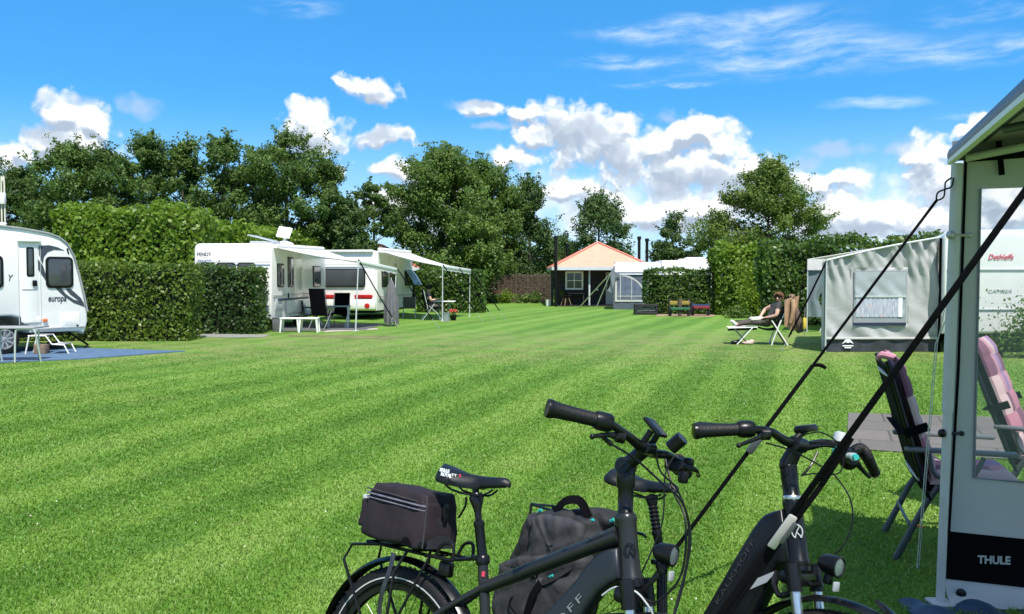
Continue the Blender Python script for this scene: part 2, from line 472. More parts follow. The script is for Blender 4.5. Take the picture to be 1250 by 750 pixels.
CUM = [(75, 140, 32, 26), (106, 152, 30, 30), (85, 178, 56, 34), (28, 190, 26, 18), (5, 195, 30, 20),
       (372, 142, 30, 26), (385, 165, 52, 34), (410, 215, 18, 16), (452, 108, 48, 18), (470, 165, 46, 16),
       (490, 210, 30, 24), (520, 225, 30, 24), (625, 192, 36, 16), (590, 130, 40, 15), (640, 140, 30, 16), (832, 172, 44, 30), (655, 165, 40, 22), (745, 165, 50, 34),
       (850, 163, 52, 24), (800, 182, 46, 34), (760, 186, 36, 36), (880, 186, 46, 30), (915, 212, 44, 30),
       (700, 150, 60, 36), (725, 178, 80, 42), (830, 210, 110, 36), (690, 233, 60, 20), (735, 245, 60, 22), (780, 262, 90, 24),
       (850, 262, 100, 24), (1000, 228, 46, 22), (1032, 218, 28, 14), (1010, 262, 90, 34), (1075, 262, 80, 34), (1130, 195, 32, 32),
       (1150, 222, 46, 34), (1140, 265, 70, 36), (1185, 158, 34, 12), (1230, 240, 60, 50), (1215, 150, 30, 14), (560, 235, 60, 30), (500, 255, 60, 30)]
gw = group('cumulus', CUM)
Pw = warp(P0, 14.0, .045, 4.0)
d0 = W.n('ShaderNodeGroup', {'P': Pw}, node_tree=gw).outputs[0]
d1 = W.n('ShaderNodeGroup', {'P': W.vmath('ADD', Pw, (.003, .011, 0))}, node_tree=gw).outputs[0]
a_c = W.smooth(d0, .04, .50)
lit = W.smooth(W.math('SUBTRACT', d0, d1), -.34, .24)
GREY = [(700, 160, 78, 36), (735, 188, 70, 36), (840, 222, 100, 30), (770, 205, 50, 24), (590, 130, 44, 16), (470, 165, 50, 18),
        (452, 116, 46, 12), (400, 182, 46, 22), (1150, 228, 46, 22), (50, 165, 40, 24), (960, 250, 60, 20), (700, 255, 70, 16), (1080, 285, 90, 16), (360, 165, 36, 22)]
gg = W.n('ShaderNodeGroup', {'P': warp(P0, 12.0, .05, 3.0)}, node_tree=group('grey_bases', GREY)).outputs[0]
grey = W.smooth(gg, 0.0, .8)
bright = W.math('MULTIPLY', lit, W.math('MULTIPLY_ADD', grey, -.78, 1.0))
K = 1 / WS
def c3(r, g_, b): return (r * K, g_ * K, b * K)
ccol = W.ramp(bright, [(0, (.42, .50, .62)), (.36, (.60, .68, .78)), (.62, (.84, .89, .94)), (1, (1.0, 1.0, 1.0))])
ccol = W.n('ShaderNodeVectorMath', {0: ccol, 'Scale': K * .88}, operation='SCALE').outputs[0]
# soft layer low in the sky under the heaps
LOW = [(760, 258, 170, 44), (900, 256, 130, 46), (1060, 262, 130, 52), (680, 240, 80, 34), (1180, 255, 90, 60), (560, 268, 90, 30), (470, 250, 60, 26)]
dl = W.n('ShaderNodeGroup', {'P': warp(P0, 10.0, .04, 4.0)}, node_tree=group('low_layer', LOW)).outputs[0]
a_l = W.math('MULTIPLY', W.smooth(dl, -.1, .75), .85)
# thin grey scraps
SCR = [(1025, 180, 48, 12), (985, 196, 26, 13), (815, 142, 26, 13), (170, 131, 28, 18), (60, 118, 18, 10), (95, 122, 24, 10), (1105, 180, 30, 12), (560, 128, 24, 10), (600, 150, 30, 8)]
ds = W.n('ShaderNodeGroup', {'P': warp(P0, 16.0, .03, 3.0)}, node_tree=group('scraps', SCR)).outputs[0]
a_s = W.math('MULTIPLY', W.smooth(ds, .05, .8), .62)
# cirrus
CIR = [(1000, 72, 190, 20), (940, 60, 120, 26), (1110, 66, 90, 10), (775, 36, 70, 9), (770, 74, 80, 9), (1210, 8, 80, 12), (1070, 126, 56, 7), (1185, 138, 40, 5),
       (355, 4, 52, 12), (880, 30, 150, 16), (1235, 55, 60, 14), (830, 100, 90, 4)]
wp = warp(P0, 9.0, .03, 4.0)
Pc = W.vmath('MULTIPLY', wp, (1.0, 1.0, 0.0))
dc = blobs_fn(wn, Pc, CIR)
st = W.vmath('MULTIPLY', warp(P0, 6.0, .05, 3.0), (9.0, 42.0, 0.0))
nc = W.n('ShaderNodeTexNoise', {'Vector': st, 'Scale': 1.0, 'Detail': 7.0, 'Roughness': .62}).outputs[0]
a_i = W.math('MULTIPLY', W.smooth(dc, -.15, .75), W.math('MULTIPLY', W.smooth(nc, .36, .78), .66))
# low haze band near the horizon
hz = W.math('MULTIPLY', W.math('SUBTRACT', 1.0, W.smooth(V, .0, .21)), .66)
colr = W.mix(hz, hs, c3(.58, .76, .92) + (1,))
colr = W.mix(a_i, colr, c3(.80, .88, .95) + (1,))
colr = W.mix(a_l, colr, W.mix(W.smooth(dl, .2, 1.0), c3(.60, .74, .88) + (1,), c3(.74, .80, .87) + (1,)))
colr = W.mix(a_c, colr, ccol)
colr = W.mix(a_s, colr, c3(.42, .54, .70) + (1,))
# unseen cloud overhead and behind, added as neutral fill light
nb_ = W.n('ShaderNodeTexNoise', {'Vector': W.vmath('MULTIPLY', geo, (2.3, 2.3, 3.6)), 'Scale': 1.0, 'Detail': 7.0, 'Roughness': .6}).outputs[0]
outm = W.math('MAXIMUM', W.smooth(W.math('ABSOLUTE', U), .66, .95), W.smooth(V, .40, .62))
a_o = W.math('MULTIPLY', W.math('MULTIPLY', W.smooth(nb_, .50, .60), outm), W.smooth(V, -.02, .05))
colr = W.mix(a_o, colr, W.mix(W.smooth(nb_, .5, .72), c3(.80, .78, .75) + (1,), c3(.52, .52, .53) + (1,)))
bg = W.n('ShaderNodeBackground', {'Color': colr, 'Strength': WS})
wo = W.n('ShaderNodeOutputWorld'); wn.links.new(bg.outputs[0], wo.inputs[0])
world.cycles.sampling_method = 'MANUAL'; world.cycles.sample_map_resolution = 512

scene.view_settings.view_transform = 'Standard'; scene.view_settings.look = 'None'
scene.view_settings.exposure = 0.42; scene.view_settings.gamma = 1
scene.render.engine = 'CYCLES'
scene.cycles.max_bounces = 6; scene.cycles.transparent_max_bounces = 12; scene.cycles.diffuse_bounces = 3
scene.cycles.glossy_bounces = 3; scene.cycles.transmission_bounces = 4
scene.cycles.use_denoising = True
scene.cycles.sample_clamp_indirect = 6
# ------------------------------------------------------------------ ground
def lawn_col(N, gain=1.0):
    pos = N.n('ShaderNodeNewGeometry').outputs['Position']
    s = N.n('ShaderNodeSeparateXYZ', {0: pos})
    big = N.n('ShaderNodeTexNoise', {'Vector': pos, 'Scale': .22, 'Detail': 4.0, 'Roughness': .6}).outputs[0]
    mid = N.n('ShaderNodeTexNoise', {'Vector': pos, 'Scale': 1.3, 'Detail': 5.0, 'Roughness': .65}).outputs[0]
    fine = N.n('ShaderNodeTexNoise', {'Vector': pos, 'Scale': 22.0, 'Detail': 4.0, 'Roughness': .7}).outputs[0]
    # mower passes run up the field, slightly to one side, bending at the far end
    lat = N.math('SUBTRACT', N.math('MULTIPLY', s.outputs[0], .943), N.math('MULTIPLY', s.outputs[1], .333))
    lat = N.math('ADD', lat, N.math('MULTIPLY', big, .9))
    st = N.math('SINE', N.math('MULTIPLY', lat, 2 * PI / 1.05))
    st2 = N.math('SINE', N.math('MULTIPLY', lat, 2 * PI / 3.3))
    st = N.math('ADD', N.math('MULTIPLY', N.smooth(st, -.45, .45), .58), N.math('MULTIPLY', N.smooth(st2, -.5, .5), .42))
    f = N.math('ADD', N.math('MULTIPLY_ADD', st, .24, .06), N.math('ADD', N.math('MULTIPLY', mid, .46), N.math('MULTIPLY', fine, .22)))
    col = N.ramp(f, [(.24, (.040, .120, .009)), (.45, (.085, .195, .016)), (.62, (.145, .265, .030)), (.80, (.225, .325, .065))])
    dry = N.math('MULTIPLY', N.smooth(N.math('ADD', N.math('MULTIPLY', big, .7), N.math('MULTIPLY', mid, .42)), .60, .80), .45)
    col = N.mix(dry, col, (.235, .235, .060))
    # clover patches and thin spots
    clv = N.n('ShaderNodeTexNoise', {'Vector': pos, 'Scale': 2.6, 'Detail': 6.0, 'Roughness': .7, 'Distortion': .6}).outputs[0]
    col = N.mix(N.math('MULTIPLY', N.smooth(clv, .56, .66), .38), col, (.045, .135, .022))
    col = N.mix(N.math('MULTIPLY', N.smooth(clv, .42, .34), .30), col, (.24, .26, .07))
    # worn yellow zone in the middle distance
    wz = N.math('MULTIPLY', N.smooth(s.outputs[1], 14.0, 18.0), N.math('SUBTRACT', 1.0, N.smooth(s.outputs[1], 22.0, 27.0)))
    wz = N.math('MULTIPLY', wz, N.math('MULTIPLY', N.smooth(mid, .34, .62), .62))
    col = N.mix(wz, col, (.22, .215, .065))
    return col, fine

def make_lawn_mat():
    m, nt = _nt('mown_lawn'); N = NT(nt)
    out = N.n('ShaderNodeOutputMaterial')
    col, fine = lawn_col(N)
    pos = N.n('ShaderNodeNewGeometry').outputs['Position']
    bn = N.n('ShaderNodeTexNoise', {'Vector': pos, 'Scale': 38.0, 'Detail': 5.0, 'Roughness': .75}).outputs[0]
    bp = N.n('ShaderNodeBump', {'Strength': .45, 'Distance': .04, 'Height': bn}).outputs[0]
    b = N.n('ShaderNodeBsdfPrincipled', {'Base Color': N.mix(.2, N.mix(1.0, col, (1.08, 1.06, 1.5), 'MULTIPLY'), N.mix(bn, (.02, .06, .006), (.22, .36, .06))), 'Roughness': .8, 'Specular IOR Level': .2, 'Normal': bp})
    nt.links.new(b.outputs[0], out.inputs[0])
    return m

def make_blade_mat():
    m, nt = _nt('grass_blade'); N = NT(nt)
    out = N.n('ShaderNodeOutputMaterial')
    col, fine = lawn_col(N)
    rnd = N.n('ShaderNodeNewGeometry').outputs['Random Per Island']
    col = N.mix(N.math('MULTIPLY', rnd, .36), col, N.ramp(rnd, [(0, (.055, .14, .012)), (.6, (.16, .29, .030)), (.93, (.26, .37, .06)), (1, (.40, .36, .14))]))
    col = N.mix(1.0, col, (1.40, 1.32, 1.75), 'MULTIPLY')
    b = N.n('ShaderNodeBsdfPrincipled', {'Base Color': col, 'Roughness': .45, 'Specular IOR Level': .35}).outputs[0]
    t = N.n('ShaderNodeBsdfTranslucent', {'Color': N.mix(.5, col, (.34, .46, .04))}).outputs[0]
    nt.links.new(N.n('ShaderNodeMixShader', {0: .38, 1: b, 2: t}).outputs[0], out.inputs[0])
    return m

def sheet(name, pts, z, m, kind=None, parent=None, sub=1):
    mb = MB(); mb.add([(p[0], p[1], z) for p in pts], [tuple(range(len(pts)))])
    o = mb.build(name, m, parent, smooth=False)
    if kind: o['kind'] = kind
    return o

mb = MB()
mb.grid(lambda u, v: (-500 + 1000 * u, -300 + 1400 * v, 0), 20, 28)
lawn = mb.build('lawn', make_lawn_mat(), smooth=False); lawn['kind'] = 'structure'

# slabs beside the awning
pave = [Vector((4.06, 9.93, 0)), Vector((3.20, 7.86, 0)), Vector((7.6, 6.2, 0)), Vector((9.0, 9.0, 0))]
def slab_mat():
    m, nt = _nt('concrete_slabs'); N = NT(nt)
    out = N.n('ShaderNodeOutputMaterial')
    pos = N.n('ShaderNodeTexCoord').outputs['Object']
    mp = N.n('ShaderNodeMapping', {'Vector': pos, 'Rotation': (0, 0, R(21))}).outputs[0]
    br = N.n('ShaderNodeTexBrick', {'Vector': mp, 'Color1': (.165, .145, .125, 1), 'Color2': (.130, .116, .100, 1), 'Mortar': (.075, .07, .055, 1), 'Scale': 1.0, 'Mortar Size': .014, 'Brick Width': .6, 'Row Height': .6, 'Mortar Smooth': .2})
    br.offset = .5
    nz = N.n('ShaderNodeTexNoise', {'Vector': pos, 'Scale': 9.0, 'Detail': 9.0, 'Roughness': .75}).outputs[0]
    col = N.mix(N.math('MULTIPLY', N.smooth(nz, .35, .75), .55), br.outputs[0], (.09, .082, .068))
    bp = N.n('ShaderNodeBump', {'Strength': .5, 'Distance': .006, 'Height': N.math('ADD', nz, N.math('MULTIPLY', br.outputs[1], -1.0))}).outputs[0]
    b = N.n('ShaderNodeBsdfPrincipled', {'Base Color': col, 'Roughness': .9, 'Normal': bp})
    nt.links.new(b.outputs[0], out.inputs[0])
    return m
M['slab'] = slab_mat()
sheet('paving', pave, .012, M['slab'], 'structure')
M['strip'] = mat('grey_grit', (.24, .235, .215), .95, var=.25, scale=20, dirt=((.14, .16, .05), .6))
M['soil'] = mat('bare_soil', (.13, .10, .06), .95, var=.3, scale=6, dirt=((.10, .16, .03), .8))
M['kerb_pale'] = mat('pale_edging', (.46, .42, .35), .9, var=.1)
M['chips'] = mat('wood_chips', (.30, .21, .14), .95, var=.5, scale=14)
def gq(*pp): return [g(*p) for p in pp]
sheet('path', gq((222, 411), (283, 412.5), (322, 412), (330, 409), (262, 408), (222, 408)), .006, M['strip'], 'structure')
sheet('bare_ground', gq((350, 411), (470, 414.5), (492, 411.5), (420, 409.8), (352, 409.3)), .004, mat('thin_turf', (.145, .145, .05), .95, var=.4, scale=1.5), 'structure')
sheet('play_surface', gq((800, 386.3), (870, 387.2), (874, 384), (802, 383.3)), .006, M['chips'], 'structure')

# ------------------------------------------------------------------ foliage helpers
def quads(name, P, Nn, size, m, parent=None, aspect=.62, jitter=.9, fold=True, rg=rng):
    """many leaf-sized faces: P (n,3) positions, Nn (n,3) facing, size (n,)"""
    n = len(P)
    Nn = Nn + rg.normal(0, jitter, (n, 3)); Nn /= np.linalg.norm(Nn, axis=1, keepdims=True) + 1e-9
    a = rg.normal(0, 1, (n, 3)); t = np.cross(Nn, a); t /= np.linalg.norm(t, axis=1, keepdims=True) + 1e-9
    b = np.cross(Nn, t)
    L = size[:, None]; Wd = L * aspect
    v = np.empty((n, 4, 3))
    v[:, 0] = P - t * L * .5; v[:, 1] = P + b * Wd * .5 + Nn * L * .08; v[:, 2] = P + t * L * .5; v[:, 3] = P - b * Wd * .5 + Nn * L * .08
    return raw(name, v.reshape(-1, 3), np.arange(n * 4).reshape(n, 4), m, parent)

def raw(name, V, Fc, m, parent=None):
    me = bpy.data.meshes.new(name)
    k = Fc.shape[1]
    me.vertices.add(len(V)); me.vertices.foreach_set('co', np.ascontiguousarray(V, dtype=np.float32).ravel())
    me.loops.add(Fc.size); me.loops.foreach_set('vertex_index', Fc.astype(np.int32).ravel())
    me.polygons.add(len(Fc)); me.polygons.foreach_set('loop_start', np.arange(0, Fc.size, k, dtype=np.int32))
    me.polygons.foreach_set('loop_total', np.full(len(Fc), k, dtype=np.int32))
    me.materials.append(m); me.update(calc_edges=True); me.validate()
    o = bpy.data.objects.new(name, me); COL.objects.link(o)
    if parent is not None: o.parent = parent
    return o

# grass blades close to the camera (far ones would be smaller than a pixel)
def grass():
    n = 1000000
    ymin, ymax = 1.4, 30.0
    u = rng.random(n); y = ymin * (ymax / ymin) ** u          # density falls with distance
    x = (rng.random(n) * 2 - 1) * (y * .70 + 1.3)
    def inside(poly):
        c = np.ones(n, bool)
        for i in range(4):
            a, b = poly[i], poly[(i + 1) % 4]
            c &= ((b[0] - a[0]) * (y - a[1]) - (b[1] - a[1]) * (x - a[0])) > 0
        return c
    keep = ~inside(pave) & ~inside([Vector((-13, 15.6, 0)), Vector((-8.6, 16.5, 0)), Vector((-6.9, 18.3, 0)), Vector((-13, 19.2, 0))]) & (rng.random(n) < np.clip(1.25 - (y - 7) / 14, .08, 1))
    x, y = x[keep], y[keep]; n = len(x)
    h = rng.uniform(.010, .025, n) * np.clip((.8 + .04 * y) * (1.7 - y / 14), .25, 1.2); w = (.0013 + .00062 * y) * rng.uniform(.7, 1.3, n)
    an = rng.random(n) * 2 * PI; tilt = rng.uniform(.25, 1.25, n)
    da = rng.random(n) * 2 * PI
    wx, wy = np.cos(an) * w, np.sin(an) * w
    tx, ty = np.cos(da) * h * np.sin(tilt), np.sin(da) * h * np.sin(tilt)
    V = np.zeros((n, 5, 3))
    V[:, 0] = np.stack([x - wx, y - wy, np.zeros(n)], 1); V[:, 1] = np.stack([x + wx, y + wy, np.zeros(n)], 1)
    V[:, 2] = np.stack([x + wx * .8 + tx * .4, y + wy * .8 + ty * .4, h * np.cos(tilt * .6) * .6], 1)
    V[:, 3] = np.stack([x - wx * .8 + tx * .4, y - wy * .8 + ty * .4, h * np.cos(tilt * .6) * .6], 1)
    V[:, 4] = np.stack([x + tx, y + ty, h * np.cos(tilt)], 1)
    idx = np.arange(n)[:, None] * 5
    Fc = np.concatenate([idx + np.array([[0, 1, 2]]), idx + np.array([[0, 2, 3]]), idx + np.array([[3, 2, 4]])], 0)
    o = raw('grass', V.reshape(-1, 3), Fc, make_blade_mat()); o['kind'] = 'stuff'
    tag(o, 'short green grass blades of the mown lawn', 'grass')
    # clover heads
    k = 120
    yy = 2.4 * (13 / 2.4) ** rng.random(k); xx = (rng.random(k) * 2 - 1) * yy * .66
    P = np.stack([xx, yy, np.full(k, .035)], 1)
    mb = MB()
    for p in P:
        r = random.uniform(.003, .0065)
        if 3.2 < p[0] and p[1] > 6: continue
        mb.lathe([(0, 0), (r, r * .5), (r * .8, r * 1.3), (0, r * 1.7)], p, seg=6)
    tag(mb.build('clover_blossoms', mat('clover_white', (.66, .64, .50), .8)), 'tiny white clover heads dotted over the lawn', 'clover', kind='stuff')
grass()

LM = {}
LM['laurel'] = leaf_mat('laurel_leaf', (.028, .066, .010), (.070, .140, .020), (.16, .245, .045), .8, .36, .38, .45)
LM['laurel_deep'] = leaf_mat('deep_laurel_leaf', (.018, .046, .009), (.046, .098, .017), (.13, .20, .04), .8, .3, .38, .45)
LM['laurel_lit'] = leaf_mat('sunlit_laurel_leaf', (.075, .150, .012), (.165, .275, .026), (.27, .38, .05), .6, .42, .45, .4)  # brighter laurel copy, sunlight put into its leaf colour
LM['box'] = leaf_mat('clipped_leaf', (.045, .088, .011), (.112, .182, .022), (.20, .27, .04), .9, .36, .42, .4)
LM['alder'] = leaf_mat('alder_leaf', (.036, .082, .016), (.084, .155, .030), (.17, .245, .055), .5, .38, .5, .35)
LM['oak'] = leaf_mat('broad_tree_leaf', (.044, .096, .016), (.105, .185, .034), (.20, .285, .06), .5, .38, .5, .35)
LM['dark'] = leaf_mat('dark_tree_leaf', (.026, .064, .016), (.062, .122, .030), (.135, .20, .05), .5, .36, .5, .35)
LM['maple'] = leaf_mat('maple_leaf', (.048, .094, .016), (.112, .182, .030), (.21, .28, .055), .6, .4, .5, .35)
LM['lime'] = leaf_mat('yellow_green_leaf', (.09, .16, .01), (.16, .25, .02), (.26, .36, .04), .9, .4, .5, .3)
LM['fern'] = leaf_mat('light_shrub_leaf', (.05, .09, .02), (.09, .16, .03), (.17, .24, .06), .9, .35, .5, .3)

def hedge(name, a, b, thick, h, m, label, leaf=.10, dens=420, wob=.05, core=True, group=None, zt=None, crown=.0):
    """clipped hedge from a to b (x, y of its front line), going thick metres back; h may differ at b"""
    a = np.array(a[:2], float); b = np.array(b[:2], float)
    d = b - a; L = np.linalg.norm(d); d /= L; nb = np.array([-d[1], d[0]])      # nb points back
    h2 = zt if zt else h
    root = empty(name, (a[0] + d[0] * L / 2, a[1] + d[1] * L / 2, 0), (0, 0, math.atan2(d[1], d[0])), label, 'hedge', group)
    # local frame: x along (centred), y back, z up
    def wobble(P):
        return wob * (np.sin(P[:, 0] * 2.1 + P[:, 2] * 1.3) + np.sin(P[:, 0] * 5.3 - P[:, 2] * 3.1 + 1) * .6 + np.sin(P[:, 1] * 3.7 + P[:, 0] * 1.1) * .5)
    parts = []
    def face(n, fn, nrm):
        u, v = rng.random(n), rng.random(n); P = fn(u, v); N_ = np.tile(np.array(nrm, float), (n, 1))
        P = P + N_ * (wobble(P)[:, None] + rng.normal(0, .045, (n, 1)) - np.abs(rng.normal(0, .05, (n, 1))))
        parts.append((P, N_))
    hh = lambda u: h + (h2 - h) * u
    face(int(dens * L * max(h, h2)), lambda u, v: np.stack([(u - .5) * L, np.zeros_like(u), hh(u) * v], 1), (0, -1, .15))
    face(int(dens * L * thick * .9), lambda u, v: np.stack([(u - .5) * L, v * thick, hh(u) + 0 * v + crown * rng.random(len(u)) ** 2], 1), (0, -.1, 1))
    face(int(dens * thick * h2), lambda u, v: np.stack([np.full_like(u, L / 2), u * thick, h2 * v], 1), (1, -.1, .15))
    face(int(dens * thick * h), lambda u, v: np.stack([np.full_like(u, -L / 2), u * thick, h * v], 1), (-1, -.1, .15))
    face(int(dens * L * h * .35), lambda u, v: np.stack([(u - .5) * L, np.full_like(u, thick), hh(u) * v], 1), (0, 1, .1))
    P = np.concatenate([p for p, _ in parts]); N_ = np.concatenate([q for _, q in parts])
    P[:, 2] = np.maximum(P[:, 2], .03)
    quads('foliage', P, N_, rng.uniform(.7, 1.35, len(P)) * leaf, m, root, jitter=.75)
    # shoots poking out at the top
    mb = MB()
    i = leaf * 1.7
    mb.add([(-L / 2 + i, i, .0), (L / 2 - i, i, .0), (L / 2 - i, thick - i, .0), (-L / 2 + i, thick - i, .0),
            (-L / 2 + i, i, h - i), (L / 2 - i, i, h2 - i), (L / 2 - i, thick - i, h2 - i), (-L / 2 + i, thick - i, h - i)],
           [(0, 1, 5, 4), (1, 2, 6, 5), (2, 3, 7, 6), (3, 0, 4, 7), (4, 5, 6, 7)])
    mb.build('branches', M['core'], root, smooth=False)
    return root

def tree(base, height, width, m, label, crown_base=.18, n_clusters=42, per=150, leaf=.17, seed=1, group=None, shape='round', name='broadleaf_tree', trunk_r=None, spread=.17, cat='tree'):
    rg = np.random.default_rng(seed); rd = random.Random(seed)
    root = empty(name, (base[0], base[1], 0), (0, 0, 0), label, cat, group)
    Rr = width / 2; zb = height * crown_base; zc = height
    tr = trunk_r or height * .017
    C = []; tries = 0
    while len(C) < n_clusters and tries < 9000:
        tries += 1
        z = rd.random()
        if shape == 'round': prof = math.sin(PI * min(1, .12 + .88 * z)) ** .55 if z < .55 else math.cos((z - .55) / .45 * PI / 2) ** .62
        elif shape == 'column': prof = (.75 + .35 * z) if z < .55 else math.cos((z - .55) / .48 * PI / 2) ** .7
        elif shape == 'cone': prof = max(.06, (1 - z)) ** .75 * min(1, .45 + z * 3)
        elif shape == 'maple': prof = (.62 + .38 * z / .3) if z < .3 else max(.10, 1 - (z - .3) / .72) ** .8
        elif shape == 'vase': prof = (.50 + .85 * z / .45) / 1.35 if z < .45 else max(.12, math.cos((z - .45) / .57 * PI / 2)) ** .85
        an = rd.random() * 2 * PI
        lob = 1 + .16 * math.sin(3 * an + seed) + .12 * math.sin(5 * an + z * 9 + seed * 2)
        rr = prof * Rr * lob * (rd.random() ** .42)
        C.append((rr * math.cos(an), rr * math.sin(an), zb + (zc - zb) * z * .97, rr / (Rr + 1e-6)))
    C = np.array(C)
    # trunk and limbs
    mb = MB()
    lean = (rd.uniform(-.03, .03) * height, rd.uniform(-.03, .03) * height)
    top = Vector((lean[0], lean[1], height * .86))
    tp = [Vector((0, 0, -.05)), Vector((lean[0] * .2 + .03, lean[1] * .2, height * .2)), Vector((lean[0] * .5, lean[1] * .5, height * .5)), top]
    mb.tube(tp, [tr * 1.25, tr, tr * .62, tr * .12], 8, smooth=5)
    order = np.argsort(C[:, 2])
    for i in order[::2]:
        c = Vector(C[i, :3]); zs = max(height * .12, min(c.z - .22 * (abs(c.x) + abs(c.y)) - .06 * height, height * .78))
        s0 = Vector((lean[0] * zs / height, lean[1] * zs / height, zs)); md = (s0 * .45 + c * .55) + Vector((0, 0, -.03 * height * .3))
        r0 = tr * .42 * (1 - .6 * zs / height)
        mb.tube([s0, md, c], [r0, r0 * .6, r0 * .18], 5, cap=False, smooth=3)
    mb.build('trunk', M['bark'], root)
    # crown: leaves gathered in uneven clumps
    Ps = []; Ns = []
    for (cx, cy, cz, q) in C:
        cr = spread * width * rd.uniform(.55, 1.15)
        k = int(per * rd.uniform(.6, 1.3))
        dv = rg.normal(0, 1, (k, 3)); dv /= np.linalg.norm(dv, axis=1, keepdims=True)
        dist = rg.random((k, 1)) ** .5
        p = np.array([cx, cy, cz]) + dv * dist * np.array([cr, cr, cr * .72])
        # sprays: thin twigs standing out of the clump
        Ps.append(p); Ns.append(dv + np.array([0, 0, .5]))
        for _ in range(rd.randint(2, 4)):
            ax = rg.normal(0, 1, 3); ax[2] = abs(ax[2]) * .9 + .25; out = np.array([cx, cy, 0]) / (Rr + 1e-6); ax += out * 1.2; ax /= np.linalg.norm(ax)
            kk = int(per * .12)
            tt = rg.random((kk, 1)) * cr * rd.uniform(1.2, 1.9)
            Ps.append(np.array([cx, cy, cz]) + ax * tt + rg.normal(0, .07 * cr + .03, (kk, 3))); Ns.append(np.tile(ax, (kk, 1)))
    P = np.concatenate(Ps); Nn = np.concatenate(Ns)
    P[:, 2] = np.clip(P[:, 2], .25, height * 1.06)
    quads('crown', P, Nn, rg.uniform(.6, 1.3, len(P)) * leaf, m, root, jitter=.6, rg=rg)
    return root

def bush(base, w, d, h, m, label, n=900, leaf=.09, seed=1, name='shrub', group=None, cat='shrub', upright=False):
    rg = np.random.default_rng(seed); rd = random.Random(seed)
    root = empty(name, (base[0], base[1], 0), (0, 0, 0), label, cat, group)
    mb = MB(); Ps = []; Ns = []
    nl = 16
    for i in range(nl):
        an = rd.random() * 2 * PI; rr = rd.random() ** .6
        tip = np.array([math.cos(an) * w / 2 * rr, math.sin(an) * d / 2 * rr, h * (1 - .45 * rr * rr) * rd.uniform(.55 if not upright else .8, 1.0)])
        b0 = tip * np.array([.2, .2, 0])
        mb.tube([b0, (b0 + tip) / 2 * np.array([1.1, 1.1, 1]), tip], [.012, .008, .003], 4, cap=False)
        k = n // nl
        t = rg.random((k, 1)) ** .6
        sp = np.array([w, d, w * .6]) * .13
        Ps.append(b0 + (tip - b0) * t + rg.normal(0, 1, (k, 3)) * sp); Ns.append(np.tile(np.array([tip[0], tip[1], .6]), (k, 1)))
    P = np.concatenate(Ps); P[:, 2] = np.clip(P[:, 2], .03, h * 1.05)
    mb.build('stems', M['bark'], root)
    quads('foliage', P, np.concatenate(Ns), rg.uniform(.6, 1.4, len(P)) * leaf, m, root, jitter=.8, rg=rg)
    return root

# ------------------------------------------------------------------ hedges
HG = 'clipped hedges between the pitches'
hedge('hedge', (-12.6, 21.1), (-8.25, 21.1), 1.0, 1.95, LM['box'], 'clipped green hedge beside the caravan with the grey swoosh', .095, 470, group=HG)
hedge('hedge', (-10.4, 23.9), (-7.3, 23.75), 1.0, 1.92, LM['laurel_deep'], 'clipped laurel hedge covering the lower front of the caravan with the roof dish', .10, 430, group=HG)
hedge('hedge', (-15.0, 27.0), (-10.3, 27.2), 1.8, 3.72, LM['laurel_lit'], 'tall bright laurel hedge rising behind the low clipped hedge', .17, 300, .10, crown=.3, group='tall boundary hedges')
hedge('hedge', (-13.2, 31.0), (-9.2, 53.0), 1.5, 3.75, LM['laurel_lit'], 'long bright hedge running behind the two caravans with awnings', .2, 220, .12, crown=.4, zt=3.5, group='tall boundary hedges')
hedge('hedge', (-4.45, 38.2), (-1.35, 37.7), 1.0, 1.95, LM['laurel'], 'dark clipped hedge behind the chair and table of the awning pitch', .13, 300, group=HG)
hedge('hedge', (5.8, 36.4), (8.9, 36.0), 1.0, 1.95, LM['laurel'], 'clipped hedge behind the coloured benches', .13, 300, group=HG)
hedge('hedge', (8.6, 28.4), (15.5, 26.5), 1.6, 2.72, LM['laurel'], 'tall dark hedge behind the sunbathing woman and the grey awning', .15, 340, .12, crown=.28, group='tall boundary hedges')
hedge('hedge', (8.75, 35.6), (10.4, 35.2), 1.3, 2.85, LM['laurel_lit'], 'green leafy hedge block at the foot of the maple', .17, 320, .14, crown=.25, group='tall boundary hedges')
bush((9.75, 33.2), 1.5, 1.0, 2.5, LM['lime'], 'yellow green upright shrub in front of the tall leafy hedge block', 2600, .12, 5, upright=True)
bush((9.0, 33.0), 1.2, .8, .45, LM['fern'], 'low weeds at the foot of the yellow green shrub', 500, .09, 6, name='ground_shrub')

# ------------------------------------------------------------------ trees
row = [(-22, 178, 92, 47, 'alder'), (34, 205, 66, 48, 'dark'), (88, 170, 92, 45, 'alder'), (130, 176, 66, 47, 'alder'), (180, 162, 78, 45, 'alder'),
       (226, 165, 74, 46, 'alder'), (276, 164, 74, 45, 'alder'), (313, 172, 60, 47, 'alder'), (353, 153, 92, 45, 'alder'), (397, 190, 66, 47, 'alder'), (424, 236, 44, 46, 'dark')]
rl = ['dark tree with the tall white pole in front of it', 'dark low tree showing a gap of sky beside the pole', 'broad tree under the big white cloud', 'tree with a flat bushy top next to the cloud tree',
      'tree with a thin pointed tip above the tall laurel hedge', 'tree with a rounded crown above the tall laurel hedge', 'bushy tree behind the caravan rooftop lettering',
      'narrow tree wedged between two taller trees of the row', 'tallest tree of the row, behind the roof dish', 'lower tree leaning out beside the tallest tree of the row', 'smallest dark tree where the row ends']
for i, (px, top, w, d, k) in enumerate(row):
    p = at(px, 338, d); h = at(px, top, d).z
    tree((p.x, p.y), h * .965, w / F * d * 1.14, LM[k], rl[i], .09, 70, 430, .155, 20 + i, 'row of trees behind the caravans', 'column' if i % 3 else 'round', spread=.19)
